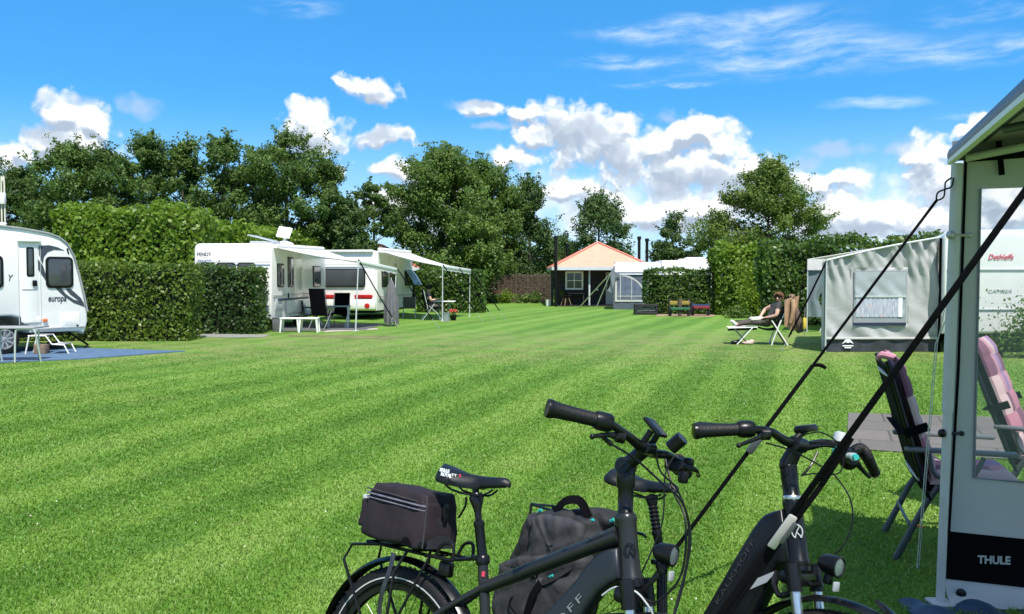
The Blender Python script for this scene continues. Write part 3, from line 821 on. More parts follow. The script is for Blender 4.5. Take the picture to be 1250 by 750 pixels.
def tr(px, top, w, d, k, label, seed, **kw):
    p = at(px, 338, d); return tree((p.x, p.y), at(px, top, d).z * .97, w / F * d * 1.1, LM[k], label, seed=seed, **kw)
tr(456, 220, 58, 50, 'alder', 'pale slim tree standing apart beside the biggest tree', 41, n_clusters=44, per=380, leaf=.155, crown_base=.12, shape='column')
tr(545, 184, 118, 52, 'oak', 'biggest broad tree with olive foliage behind the awnings', 42, n_clusters=150, per=600, leaf=.17, crown_base=.04, spread=.165)
tr(592, 192, 84, 55, 'oak', 'second olive crown grown into the biggest tree', 43, n_clusters=95, per=520, leaf=.17, crown_base=.10, shape='column')
tr(648, 217, 74, 57, 'dark', 'dark pointed tree behind the black stovepipe', 44, n_clusters=60, per=420, leaf=.18, crown_base=.05, shape='cone', spread=.2)
tr(730, 228, 98, 60, 'dark', 'dark open tree rising behind the salmon roof', 45, n_clusters=56, per=330, leaf=.18, crown_base=.08, shape='cone', spread=.15)
tr(690, 283, 56, 62, 'dark', 'low dark tree between the stovepipes and the salmon roof', 46, n_clusters=36, per=330, leaf=.18, crown_base=.05)
tr(822, 258, 62, 60, 'dark', 'small dark tree beside the twin stovepipes', 47, n_clusters=38, per=320, leaf=.18, crown_base=.08, shape='cone', spread=.17)
tr(872, 283, 50, 58, 'dark', 'low dark tree beyond the white caravan roof', 48, n_clusters=32, per=330, leaf=.18, crown_base=.05)
tr(936, 194, 152, 45, 'maple', 'maple with upswept open branches above the dark hedge', 49, n_clusters=150, per=300, leaf=.14, crown_base=.26, shape='maple', spread=.105, name='maple_tree')
far = [(-8, 66), (2, 72), (8, 76), (15, 74), (22, 60), (30, 62), (-30, 58), (38, 58)]
fl = ['distant tree low between the big tree and the fence', 'distant tree seen over the woven fence', 'distant tree between the salmon roof and the stovepipes', 'distant tree low behind the grey awning tent',
      'distant tree beyond the maple', 'distant tree past the tall dark hedge', 'distant tree behind the row of trees', 'distant tree beyond the grey caravan awning']
for i, (x, y) in enumerate(far):
    tree((x, y), 3.6 + .4 * (i % 3), 6.5, LM['dark'], fl[i], .02, 36, 180, .3, 70 + i, 'low distant trees')

# ------------------------------------------------------------------ woven fence, shrubs, far roofs
def woven_fence():
    p0, p1 = at(588, 338, 53), at(672, 338, 53)
    L = (p1 - p0).length
    root = empty('woven_fence', p0.lerp(p1, .5).xy.to_3d(), label='brown woven willow fence behind the flower shrubs', cat='fence')
    mb = MB(); rd = random.Random(3); k = 46; hh = 1.78
    for i in range(k):
        z = .04 + hh * i / k
        pts = []
        for j in range(33):
            x = -L / 2 + L * j / 32
            pts.append(Vector((x, .035 * math.sin(j * PI / 2 + (PI if i % 2 else 0)) + rd.uniform(-.012, .012), z + rd.uniform(-.012, .012))))
        mb.tube(pts, [rd.uniform(.014, .026)] * 33, 5)
    mb.build('woven_panel', M['wattle'], root)
    for j in range(7):
        s = MB(); x = -L / 2 + L * j / 6
        s.tube([(x, 0, 0), (x, 0, hh + rd.uniform(.05, .2))], .045, 8); s.build('post', M['bark'], root)
woven_fence()
for (px, w, h, k, lab, sd_) in [(617, 22, .95, 'lime', 'round yellow green shrub against the woven fence', 1), (637, 16, .6, 'fern', 'low grey green plant between two shrubs at the fence', 2),
                           (653, 18, .85, 'fern', 'feathery green shrub near the corner of the cabin', 3), (601, 14, .5, 'box', 'small dark shrub at the hedge end of the fence', 4)]:
    p = at(px, 338, 51.5); bush((p.x, p.y), w / F * 51.5, .9, h, LM[k], lab, 700, .13, sd_, group='shrubs along the woven fence')

def house(px0, px1, ridge, eave, d, label, wall, roofm, depth=9):
    a, b = at(px0, 338, d), at(px1, 338, d); zr, ze = at(px0, ridge, d).z, at(px0, eave, d).z
    L = b.x - a.x
    root = empty('house', ((a.x + b.x) / 2, d, 0), label=label, cat='house', group='far houses behind the trees')
    mb = MB(); mb.box((0, depth / 2, ze / 2), (L, depth, ze)); mb.build('wall', wall, root, smooth=False)
    mb = MB()
    mb.prism([(-.5, ze - .1), (depth / 2, zr), (depth + .5, ze - .1), (depth + .5, ze + .1), (depth / 2, zr + .22), (-.5, ze + .1)],
             lambda y, z: (-L / 2 - .3, y, z), lambda y, z: (L / 2 + .3, y, z))
    ro = mb.build('roof', roofm, root, smooth=False)
    ch = MB(); ch.box((L * .3, depth / 2, zr + .5), (.7, .7, 1.4), .03); ch.build('chimney', M['brick'], ro, smooth=False)
    for k in (-.3, 0, .3):
        w_ = MB(); w_.box((L * k, -.02, ze * .5), (1.2, .1, 1.2), .02); fr = w_.build('window', M['white_plastic'], root)
        w_ = MB(); w_.box((L * k, -.08, ze * .5), (1.0, .03, 1.0)); w_.build('pane', M['glass'], fr, smooth=False)
    return root
house(652, 700, 318, 331, 78, 'far house with an orange tiled roof beside the salmon cabin', M['brick'], M['red_tile'])
house(592, 648, 322, 333, 82, 'far house with a dull grey brown roof above the woven fence', M['brick'], mat('grey_brown_roof', (.16, .13, .12), .8, var=.2))
# ------------------------------------------------------------------ wheels of caravans
def road_wheel(parent, c, axis_y_sign, r=.32, w=.19, axis='y'):
    """c = hub centre (local); wheel turns about local y (or x)"""
    ax = (0, 1, 0) if axis == 'y' else (1, 0, 0)
    ax = Vector(ax) * axis_y_sign      # points outwards
    c = Vector(c)
    t = MB(); t.lathe([(r * .62, -w / 2), (r * .93, -w / 2), (r, -w * .3), (r, w * .3), (r * .93, w / 2), (r * .62, w / 2)], c, ax, 28, False)
    wh = t.build('wheel', M['rubber'], parent)
    m = MB(); m.lathe([(0, w * .1), (r * .3, w * .12), (r * .6, w * .05), (r * .66, w * .5), (r * .6, w * .52), (r * .56, w * .2), (0, w * .2)], c, ax, 28)
    a = Vector((0, 0, 1)) ; b = ax.cross(a)
    for k in range(9):
        an = 2 * PI * k / 9; dr = a * math.cos(an) + b * math.sin(an)
        m.beam(c + ax * w * .36 + dr * .04, c + ax * w * .44 + dr * r * .6, .035, .03, ax)
    m.lathe([(0, w * .2), (.05, w * .2), (.05, w * .45), (.03, w * .5), (0, w * .5)], c, ax, 12)
    m.build('rim', M['alu'], wh)
    return wh

# ------------------------------------------------------------------ caravan with swoosh
wa = Wall((-10.64, 17.36), R(58))
car = empty('caravan', wa.p, (0, 0, wa.ang), 'white caravan with a dark swoosh decal and a narrow side door', 'caravan')
def L3(t, z, off=0.0): return (t, -off, z)
top_px = [(-60, 271), (-30, 272.5), (0, 275), (25, 278), (45, 281.5), (60, 284.5), (72, 289), (82, 297), (90, 312), (97, 337), (103, 362), (107, 383), (107.5, 392), (106, 399), (103, 407.5)]
prof = [wa.uv(*p) for p in top_px]
zbot = .42
prof = [(-5.2, 2.55), (-4.6, 2.66)] + [p for p in prof if p[0] > -4.4]
prof = prof + [(prof[-1][0] - .1, zbot), (.52, zbot + .02), (.47, .62), (.34, .76), (.12, .82), (-.1, .82), (-.32, .76), (-.45, .62), (-.5, zbot + .02), (-4.9, zbot), (-5.15, .6)]
Wd = 2.15
mb = MB(); mb.prism(prof, lambda t, z: L3(t, z, 0), lambda t, z: L3(t, z, -Wd), bev=.05, seg=3)
mb.build('body', M['white'], car, angle=50)
# grey edge rail along the roof line
rail = [wa.uv(*p) for p in [(-40, 272.2), (0, 275.2), (25, 278.2), (45, 281.7), (60, 284.7), (72, 289.2), (82, 297.2), (90, 312.2), (97, 337.2), (103, 362.2), (106.5, 380)]]
mb = MB(); mb.tube([L3(t, z - .012, .012) for t, z in rail], .022, 6); mb.build('edge_rail', mat('grey_trim', (.32, .34, .34), .5), car)
# skirt rail
t0, t1 = wa.uv(38, 409)[0], wa.uv(103, 405)[0]
mb = MB(); mb.box(((t0 + t1) / 2, -.012, .52), (t1 - t0, .03, .04), .01); mb.build('skirt_trim', mat('skirt_grey', (.45, .47, .47), .5), car)
def rect_px(wl, x0, y0, x1, y1):
    (ta, za), (tb, zb) = wl.uv(x0, y1), wl.uv(x1, y0)
    return ta, za, tb, zb
def rr(ta, za, tb, zb, r, n=5):
    pts = []
    for (cx, cz, a0) in ((tb - r, zb - r, 0), (ta + r, zb - r, 90), (ta + r, za + r, 180), (tb - r, za + r, 270)):
        for k in range(n + 1):
            an = R(a0 + 90 * k / n); pts.append((cx + r * math.cos(an), cz + r * math.sin(an)))
    return pts
def pane(name, parent, poly, d0, d1, m, bev=.006, fr=None):
    mb = MB(); mb.prism(poly, lambda t, z: L3(t, z, d1), lambda t, z: L3(t, z, d0), bev=bev); return mb.build(name, m, parent)
def side_window(parent, box, frame_m=None, r=.07, d=.012, inset=.035, name='window'):
    ta, za, tb, zb = box
    f = pane(name, parent, rr(ta, za, tb, zb, r), -.01, d, frame_m or M['black_plastic'])
    pane('pane', f, rr(ta + inset, za + inset, tb - inset, zb - inset, r * .8), d - .005, d + .006, M['grey_glass'])
    return f
# door
ta, za, tb, zb = rect_px(wa, 26, 290, 45.5, 398)
zb = 2.36; za = .66
door = pane('door', car, rr(ta, za, tb, zb, .05), -.01, .012, M['white'], .008)
wt = rect_px(wa, 32.2, 302, 41, 338); side_window(door, (wt[0], wt[1], wt[2], wt[3]), r=.04, d=.02)
hx = wa.uv(41.5, 346); mb = MB(); mb.box((hx[0], -.035, hx[1]), (.10, .04, .13), .02); mb.build('handle', M['black_plastic'], door)
q = wa.uv(36, 353.5); mb = MB(); mb.box(((ta + tb) / 2, -.016, q[1]), (tb - ta - .06, .012, .012)); mb.build('split_line', mat('seam_grey', (.35, .36, .36), .6), door)
mb = MB(); mb.box(((ta + tb) / 2, -.04, zb + .06), (tb - ta + .12, .07, .05), .015); mb.build('rain_gutter', M['white'], car)
# front side window
side_window(car, rect_px(wa, 56, 314, 88.5, 352), r=.10, d=.025, inset=.05)
side_window(car, (wa.uv(-22, 330)[0], wa.uv(0, 352)[1], wa.uv(3.6, 330)[0], wa.uv(0, 312)[1]), r=.10, d=.025, inset=.05)
# decals
def decal(name, pts, m=None):
    poly = [wa.uv(*p) for p in pts]
    return pane(name, car, poly, .002, .007, m or M['decal'], 0)
decal('decal', [(47, 300), (60, 299.5), (70, 302), (78.5, 306), (66, 305), (58, 308), (53.5, 314), (52, 323), (49.5, 317), (47.4, 311)])
decal('decal', [(43.5, 301), (45.8, 300.6), (45.8, 316), (52.5, 325), (56, 336), (56, 343), (51, 336), (45, 327), (43.5, 318)])
decal('decal', [(67, 351.5), (75, 352), (80, 359), (90, 366), (100, 368.5), (104, 375), (90, 370), (77, 361)])
decal('decal', [(80, 353), (85, 352), (92, 358), (98.5, 364), (103, 372), (95, 366.5), (86, 360)])
decal('decal', [(81, 304), (83, 303), (84.5, 311), (82.5, 310)], M['black_plastic'])
o_, x_ = wa.uv(59, 369.5), wa.uv(81, 369)
text_mesh('lettering', 'europa', M['lettering_dark'], car, L3(o_[0], o_[1] - .03, .004), (1, 0, 0), (0, 0, 1), .15, .004, x_[0] - o_[0], shear=.15, bold=.012)
text_mesh('lettering', 'Y', M['lettering_dark'], car, L3(*wa.uv(9.5, 343), .004), (1, 0, 0), (.1, 0, 1), .13, .004, .10, shear=.2)
# hatch, lamp, handles, roof vent
hb = rect_px(wa, 74, 381.5, 97, 402); hat = pane('service_hatch', car, rr(hb[0], hb[1], hb[2], hb[3], .04), -.005, .014, M['white_plastic'])
pane('hatch_lid', hat, rr(hb[0] + .06, hb[1] + .05, hb[2] - .05, hb[3] - .05, .03), .012, .02, M['white'])
q = wa.uv(54.5, 402); mb = MB(); mb.box((q[0], -.03, .70), (.10, .04, .06), .015); mb.build('side_lamp', M['orange_plastic'], car)
q = wa.uv(94, 405); mb = MB(); mb.box((q[0], -.02, .55), (.05, .03, .04), .01); mb.build('side_lamp', M['black_plastic'], car)
q = wa.uv(17, 275); mb = MB(); mb.lathe([(.09, 0), (.09, .05), (.06, .06), (.06, .17), (.10, .18), (.10, .21), (0, .22)], (q[0], .5, 2.60), seg=12); mb.build('roof_vent', M['white_plastic'], car)
mb = MB(); mb.box((.7, .9, 2.60), (.7, .6, .12), .04); mb.build('roof_hatch', M['white_plastic'], car)
for px in (22.5, 49.5):
    q = wa.uv(px, 340); mb = MB(); mb.box((q[0], -.003, 1.5 if px < 30 else 1.45), (.012, .01, 1.75)); mb.build('panel_seam', mat('seam_line', (.52, .53, .53), .6), car, smooth=False)
q = wa.uv(47.5, 402); mb = MB(); mb.box((q[0], -.012, .72), (.10, .03, .13), .02); mb.build('socket_cover', M['white_plastic'], car)
mb = MB(); mb.box((.52, -.012, .66), (.30, .025, .05), .012); mb.build('wheel_arch_trim', mat('skirt_grey', (.45, .47, .47), .5), car)
# chassis, wheels, steadies
mb = MB(); mb.box((-.8, Wd / 2, .38), (4.4, 1.5, .12), .02); mb.box((0, Wd / 2, .32), (.10, 1.8, .10))
mb.tube([(1.5, .35, .42), (2.0, .35, .06), (1.9, .35, .02)], .025, 6); mb.tube([(2.1, .35, .42), (1.6, .35, .2)], .02, 6); mb.build('chassis', M['black_metal'], car)
road_wheel(car, (0, .14, .33), -1); road_wheel(car, (0, Wd - .14, .33), 1)
mb = MB(); mb.lathe([(.0, -.0), (.19, .02), (.19, .14), (0, .15)], (1.35, .55, .03), seg=14)
tag(mb.build('water_container', M['black_plastic']), 'round black water container under the swoosh caravan', 'container'); bpy.context.scene.objects['water_container'].location = wa.p; bpy.context.scene.objects['water_container'].rotation_euler = (0, 0, wa.ang)
# double step
st = empty('double_step', g(62, 432), (0, 0, R(10)), 'white metal double step in front of the swoosh caravan door', 'step')
def step_frame():
    for s in (-.22, .22):
        m_ = MB(); m_.tube([(-.34, s, .02), (-.30, s, .36), (-.02, s, .38)][:0] or [(-.36, s, .40), (-.02, s, .40), (.10, s, .22), (.34, s, .20), (.43, s, .01)], .016, 8); m_.build('side_frame', M['white_plastic'], st)
    m_ = MB(); m_.box((-.18, 0, .405), (.32, .44, .02), .008); m_.build('tread', M['alu'], st)
    m_ = MB(); m_.box((.22, 0, .215), (.26, .44, .02), .008); m_.build('tread', M['alu'], st)
    for s in (-.22, .22):
        m_ = MB(); m_.tube([(-.34, s, .40), (-.42, s, .01)], .016, 8); m_.build('leg', M['white_plastic'], st)
step_frame()
bx = g(51, 433); mb = MB(); mb.box((0, 0, .11), (.24, .2, .22), .015); o = mb.build('wooden_block', M['dull_wood']); o.location = bx; tag(o, 'small wooden block beside the white double step', 'block')
# folding table with tube legs
tb0 = g(21, 443); tbl = empty('folding_table', (tb0.x - .35, tb0.y + .15, 0), (0, 0, R(4)), 'metal folding table on the blue groundsheet', 'table')
mb = MB(); mb.box((0, .1, .665), (1.35, .62, .03), .01); mb.build('tabletop', M['alu'], tbl)
for x in (-.3, .42):
    mb = MB(); mb.tube([(x - .12, -.18, 0), (x - .10, -.18, .56), (x - .03, -.18, .64), (x + .2, -.18, .64), (x + .27, -.18, .56), (x + .30, -.05, 0)], .017, 8, smooth=4); mb.build('leg', M['pale_metal'], tbl)
    mb = MB(); mb.tube([(x + .22, .05, .62), (x + .05, .38, 0)], .015, 8); mb.build('leg', M['pale_metal'], tbl)
# blue groundsheet
bs = [g(-120, 447), g(0, 443.5), g(100, 439), g(226, 429.5), g(140, 427), g(60, 425), g(-60, 424)]
mb = MB(); mb.prism([(p.x, p.y) for p in bs], lambda x, y: (x, y, .02), lambda x, y: (x, y, .002)); tag(mb.build('groundsheet', M['blue_mat'], smooth=False), 'blue woven groundsheet under the folding table', 'groundsheet')

# ------------------------------------------------------------------ generic camping chair (faces local +x)
def camp_chair(loc, rot, label, fab, frm, back_h=1.12, seat_h=.44, w=.52, lean=.22, seat_l=.44, group=None, name='camping_chair', arms=True):
    c = empty(name, loc, (0, 0, rot), label, 'chair', group)
    hw = w / 2
    mb = MB(); mb.grid(lambda u, v: (seat_l * u, -hw + w * v, seat_h + .03 * u - .03 * math.sin(PI * u) ), 6, 6, .025); mb.build('seat', fab, c)
    mb = MB(); mb.grid(lambda u, v: (-lean * u - .015 + .02 * math.sin(PI * v) * -1, -hw + w * v, seat_h + (back_h - seat_h) * u), 8, 8, .03); mb.build('backrest', fab, c)
    for s in (-1, 1):
        y = s * (hw + .015)
        mb = MB(); mb.tube([(0, y, seat_h - .02), (-lean, y, back_h)], .014, 8); mb.build('back_frame', frm, c)
        mb = MB(); mb.tube([(-.22, y, .005), (.02, y, .30), (seat_l * .6, y, seat_h + .2)], .013, 8); mb.build('leg', frm, c)
        mb = MB(); mb.tube([(seat_l + .08, y, .005), (seat_l * .8, y, .28), (.05, y, seat_h + .1)], .013, 8); mb.build('leg', frm, c)
        if arms:
            mb = MB(); mb.box((.16, y, seat_h + .215), (.50, .05, .025), .01); mb.build('armrest', M['black_plastic'], c)
    return c

# ------------------------------------------------------------------ caravans with awnings (end face towards the viewer)
def end_caravan(corner, ang, width, height, length, label, zb=.36):
    root = empty('caravan', (corner[0], corner[1], 0), (0, 0, ang), label, 'caravan')
    r = .16; pr = []
    for (cx, cz, a0) in ((-r, height - r, 0), (-width + r, height - r, 90)):
        for k in range(6):
            an = R(a0 + 90 * k / 5); pr.append((cx + r * math.cos(an), cz + r * math.sin(an)))
    pr += [(-width - .0, 1.2), (-width + .05, zb), (-.05, zb), (0, 1.2)]
    mb = MB(); mb.prism(pr, lambda x, z: (x, 0 - .06 * math.sin(min(1, max(0, (z - .3) / 2.3)) * PI), z), lambda x, z: (x, length, z), bev=.07, seg=3)
    mb.build('body', M['white'], root, angle=50)
    mb = MB(); mb.box((-width / 2, length / 2, zb - .06), (width * .75, length * .8, .12)); mb.build('chassis', M['black_metal'], root, smooth=False)
    for s, x in ((1, -.16), (-1, -width + .16)):
        road_wheel(root, (x, length * .52, .32), s, axis='x')
    for x in (-.3, -width + .3):
        mb = MB(); mb.tube([(x, .25, zb), (x, .18, .01)], .02, 6); mb.box((x, .18, .012), (.12, .12, .02)); mb.build('steady_leg', M['black_metal'], root)
    return root
CF = (-7.25, 25.0)
fen = end_caravan(CF, R(-4.5), 2.42, 2.66, 5.4, 'white caravan with a roof dish and a three part end window, awning out')
fw_ = Wall(CF, R(-4.5)); fs_ = Wall(CF, R(85.5))
def on_end(t, z, off=0.0): return (t, -off - .06 * math.sin(min(1, max(0, (z - .3) / 2.3)) * PI), z)
def on_side(t, z, off=0.0): return (off, t, z)
def slab_on(name, parent, poly, fn, d0, d1, m, bev=.006):
    mb = MB(); mb.prism(poly, lambda t, z: fn(t, z, d1), lambda t, z: fn(t, z, d0), bev=bev); return mb.build(name, m, parent)
def window_on(parent, fn, box, r=.07, d=.03, inset=.04, frame=None, name='window'):
    ta, za, tb, zb = box
    f = slab_on(name, parent, rr(ta, za, tb, zb, r), fn, -.02, d, frame or M['black_plastic'])
    slab_on('pane', f, rr(ta + inset, za + inset, tb - inset, zb - inset, r * .8), fn, d - .005, d + .006, M['grey_glass'])
    return f
for (xa, xb) in ((246, 262), (265.5, 288), (291, 312)):
    ta = fw_.uv(xa, 325)[0]; tb = fw_.uv(xb, 325)[0]; window_on(fen, on_end, (ta, 1.12, tb, fw_.uv(xa, 321)[1]), d=.05)
z_ = fw_.uv(270, 320.2)[1]
mb = MB(); mb.box((-1.21, -.075, z_), (2.38, .02, .02)); mb.build('trim_line', mat('caravan_trim', (.28, .29, .30), .5), fen, smooth=False)
o_ = fw_.uv(238.5, 312.5); x_ = fw_.uv(254, 312.5)
text_mesh('lettering', 'FENDT', M['lettering_dark'], fen, on_end(o_[0] + .12, o_[1] - .02, .10), (1, 0, 0), (0, 0, 1), .115, .006, (x_[0] - o_[0]) * 1.1, bold=.03)
text_mesh('lettering', 'BIANCO', M['lettering_grey'], fen, on_end(o_[0] + .29, o_[1] - .085, .09), (1, 0, 0), (0, 0, 1), .035, .006)
# side of that caravan
a_ = fs_.uv(334.5, 351); b_ = fs_.uv(346, 322); window_on(fen, on_side, (a_[0] + .25, a_[1], b_[0], b_[1]), d=.025)
a_ = fs_.uv(350, 392); b_ = fs_.uv(373, 312)
fd = slab_on('door', fen, rr(a_[0], .48, b_[0] - .4, 2.28, .05), on_side, -.01, .012, M['white'])
a_ = fs_.uv(350, 351); b_ = fs_.uv(356.5, 314); window_on(fd, on_side, (a_[0] + .05, a_[1], b_[0] + .1, b_[1]), d=.02, r=.04)
mb = MB(); mb.box((.03, a_[0] + .08, 1.05), (.04, .05, .16), .01); mb.build('handle', M['black_plastic'], fd)
a_ = fs_.uv(382, 351); b_ = fs_.uv(391, 325); window_on(fen, on_side, (a_[0], a_[1], b_[0], b_[1]), d=.025)
a_ = fs_.uv(336, 361); mb = MB(); mb.box((.008, 2.6, a_[1]), (.02, 5.0, .018)); mb.build('trim_line', M['lettering_grey'], fen, smooth=False)
a_ = fs_.uv(336, 366.5); mb = MB(); mb.box((.02, 1.9, a_[1]), (.03, 2.9, .06), .01); mb.build('side_stripe', mat('navy_stripe', (.03, .05, .10), .5), fen)
slab_on('service_hatch', fen, rr(.25, .62, .85, .95, .03), on_side, -.005, .012, mat('hatch_grey', (.55, .57, .57), .5))
# awning cassette is part of the caravan's roof edge; canopy hangs from it
def canopy(label, w0, w1, l0, l1, post_px, cassette_r=.07, group='roll-out caravan awnings'):
    root = empty('awning', (w0.x, w0.y, 0), label=label, cat='awning', group=group)
    o = Vector((w0.x, w0.y, 0))
    def P(u, v):
        a = w0.lerp(w1, v); b = l0.lerp(l1, v); p = a.lerp(b, u) - o
        p.z -= .05 * math.sin(PI * u) + .02 * math.sin(PI * v) * math.sin(PI * u)
        return p
    mb = MB(); mb.grid(P, 10, 10, .012); mb.build('canopy', M['white_fabric'], root)
    mb = MB(); mb.tube([w0 - o + Vector((.02, 0, .03)), w1 - o + Vector((.02, 0, .03))], cassette_r, 10); mb.build('cassette', M['white_plastic'], root)
    mb = MB(); mb.beam(l0 - o, l1 - o, .10, .11, bev=.02); mb.build('lead_rail', M['white_plastic'], root)
    # hanging valance
    mb = MB(); mb.grid(lambda u, v: (l0.lerp(l1, u) - o) + Vector((.03, 0, -.05 - .10 * v + (.015 * math.sin(u * 40) * v))), 40, 2, .006); mb.build('valance', M['white_fabric'], root)
    for k, (t, base) in enumerate(post_px):
        p = l0.lerp(l1, t) - o; b = Vector((base.x, base.y, 0)) - o
        mb = MB(); mb.tube([b, p], .018, 8); mb.tube([b, b + (p - b) * .55], .023, 8); mb.box(b + Vector((0, 0, .012)), (.12, .12, .024), .008)
        pp = mb.build('post', M['pale_metal'], root)
    for v in (0.02, .98):
        mb = MB(); a = w0.lerp(w1, v) - o; b = l0.lerp(l1, v) - o; md = a.lerp(b, .5) + Vector((0, 0, -.10)); mb.tube([a, md, b], .016, 6); mb.build('rafter', M['pale_metal'], root)
    return root
aw1 = (Vector((-7.18, 25.15, 2.55)), Vector((-6.82, 29.8, 2.62)), at(437, 319, 25.25), at(484, 329.5, 27.9))
canopy('white roll out awning sloping from the caravan with the roof dish', *aw1, [(.01, g(434, 404.5)), (.99, g(481, 398.2))])
# roof gear
vent = MB(); p_ = fw_.uv(306, 296); vent.box((p_[0], 1.2, 2.72), (.75, .75, .09), .03); vent.box((p_[0] - .05, 1.15, 2.86), (.8, .7, .035), .015, Euler((0, R(14), 0))); vent.build('roof_vent', mat('grey_hatch', (.42, .45, .47), .3, var=.05), fen)
dish = MB(); dp = (-.38, 2.2, 0); dish.lathe([(.28, 2.66), (.28, 2.74), (.16, 2.80), (.05, 2.84), (.05, 2.95), (0, 2.96)], (dp[0], dp[1], 0), seg=16)
ds_ = dish.build('satellite_mount', M['white_plastic'], fen)
dish = MB(); dish.box((dp[0], dp[1] - .05, 3.10), (.46, .05, .40), .08, Euler((R(-28), R(9), 0)), 4); dish.build('satellite_antenna', M['white_plastic'], ds_)

CH = (-5.1, 31.4)
hob = end_caravan(CH, R(-8), 2.42, 2.64, 5.2, 'white caravan with a wide dark rear window and red tail lamps')
hw_ = Wall(CH, R(-8)); hs_ = Wall(CH, R(82))
a_ = hw_.uv(395.5, 350.5); b_ = hw_.uv(446.5, 328); window_on(hob, on_end, (a_[0], a_[1], b_[0], b_[1]), d=.06, r=.10)
z_ = hw_.uv(420, 323.5)[1]; mb = MB(); mb.box((-1.2, -.075, z_), (2.36, .02, .02)); mb.build('trim_line', M['lettering_grey'], hob, smooth=False)
a_ = hw_.uv(392, 381)[1]; mb = MB(); mb.box((-1.2, -.05, hw_.uv(420, 371)[1]), (2.3, .16, .42), .06); bmp = mb.build('bumper', M['white_plastic'], hob)
for (xa, xb) in ((434, 455.5), (396, 412)):
    a_ = hw_.uv(xa, 364.5); b_ = hw_.uv(xb, 360); slab_on('tail_lamp', hob, rr(a_[0], a_[1], b_[0], b_[1], .05), on_end, -.01, .10, M['red_plastic'])
q = hw_.uv(449.5, 373.5); mb = MB(); mb.lathe([(0, 0), (.10, 0), (.10, .03), (.085, .035), (0, .035)], (q[0], -.12, q[1]), (0, -1, 0), 16); mb.build('fog_lamp', M['red_plastic'], hob)
a_ = hw_.uv(417, 368); b_ = hw_.uv(427, 363.5); slab_on('number_plate', hob, rr(a_[0], a_[1], b_[0], b_[1], .01), on_end, 0, .11, M['plate_yellow'])
mb = MB(); mb.box((-1.2, -.03, 2.62), (2.1, .16, .10), .04); mb.build('roof_fairing', M['white_plastic'], hob)
# side
a_ = hs_.uv(464, 351); b_ = hs_.uv(473.5, 330); window_on(hob, on_side, (a_[0] + .2, a_[1], b_[0], b_[1]), d=.025)
a_ = hs_.uv(474.5, 388); b_ = hs_.uv(484, 322)
hd = slab_on('door', hob, rr(a_[0], .5, b_[0], 2.2, .05), on_side, -.01, .014, M['white'])
window_on(hd, on_side, (a_[0] + .1, 1.3, b_[0] - .08, 2.0), d=.022, r=.06)
a_ = hs_.uv(494, 349); b_ = hs_.uv(503, 330)
wn_ = window_on(hob, on_side, (a_[0], a_[1], b_[0], b_[1]), d=.02)
flap = MB(); flap.grid(lambda u, v: (.03 + .42 * v, a_[0] + (b_[0] - a_[0]) * u, b_[1] - (b_[1] - a_[1]) * .95 * v + .05 * math.sin(PI * v)), 6, 6, .02); flap.build('opened_pane', mat('tilted_acrylic', (.16, .25, .38), .12), wn_)  # pane colour painted blue to stand for its reflection
mb = MB(); mb.box((.01, 2.6, hs_.uv(470, 362)[1]), (.02, 4.9, .03)); mb.build('trim_line', M['lettering_grey'], hob, smooth=False)
slab_on('service_hatch', hob, rr(1.8, .62, 2.5, 1.0, .03), on_side, -.005, .012, mat('hatch_grey', (.5, .52, .52), .5))
aw2 = (Vector((-5.06, 31.5, 2.66)), Vector((-4.45, 36.0, 2.68)), at(540, 325, 30.6), at(574, 330.5, 34.2))
canopy('white roll out awning over the table with the red flowers', *aw2, [(.01, g(540, 392.5)), (.99, g(573, 386.5))])
# a striped trim on the canopy's outer end is left plain

def strap(a, b, r, m, label, name='guy_strap', tail=True, group=None, flat=1.0, cat='strap'):
    a = Vector(a); b = Vector(b)
    root = empty(name, (b.x, b.y, 0), label=label, cat=cat, group=group); o = Vector((b.x, b.y, 0))
    mid = a.lerp(b, .5) + Vector((0, 0, -.01 * (a - b).length))
    e = a.lerp(b, .84)
    mb = MB(); mb.tube([a - o, mid - o, e - o], r, 6, smooth=4, flat=flat); mb.build('webbing', m, root)
    mb = MB(); n_ = 26; dv = b - e
    s1 = dv.normalized(); u = Vector((0, 0, 1)).cross(s1).normalized(); w = s1.cross(u)
    pts = [e + dv * (k / 120) + u * (.010 * math.cos(k * .9)) + w * (.010 * math.sin(k * .9)) for k in range(121)]
    mb.tube([p - o for p in pts], .004, 5); mb.build('tension_spring', M['alu'], root)
    mb = MB(); mb.tube([b - o + Vector((0, 0, -.02)), b - o + Vector((.0, 0, .09))], .008, 6); mb.build('peg', M['alu'], root)
    return root
SG = 'black storm straps of the awnings'
strap(aw1[2] + Vector((.02, -.02, .05)), g(486, 400), .020, M['black_fabric'], 'black storm strap crossing in front of the folded grey parasol', group=SG)
strap(aw1[3] + Vector((.02, -.02, .05)), g(536.5, 402), .020, M['black_fabric'], 'black storm strap pegged in front of the dark chair and seated person', group=SG)
strap(aw2[2] + Vector((.02, 0, .05)), g(589.5, 393), .022, M['black_fabric'], 'black storm strap pegged closest to the thin end post of the table awning', group=SG)
strap(aw2[2].lerp(aw2[3], .55) + Vector((.02, 0, .05)), g(604, 391.5), .022, M['black_fabric'], 'black storm strap pegged midway between two others by the hedge end', group=SG)
strap(aw2[3] + Vector((.02, 0, .05)), g(617, 389.5), .022, M['black_fabric'], 'black storm strap pegged farthest out toward the woven fence', group=SG)

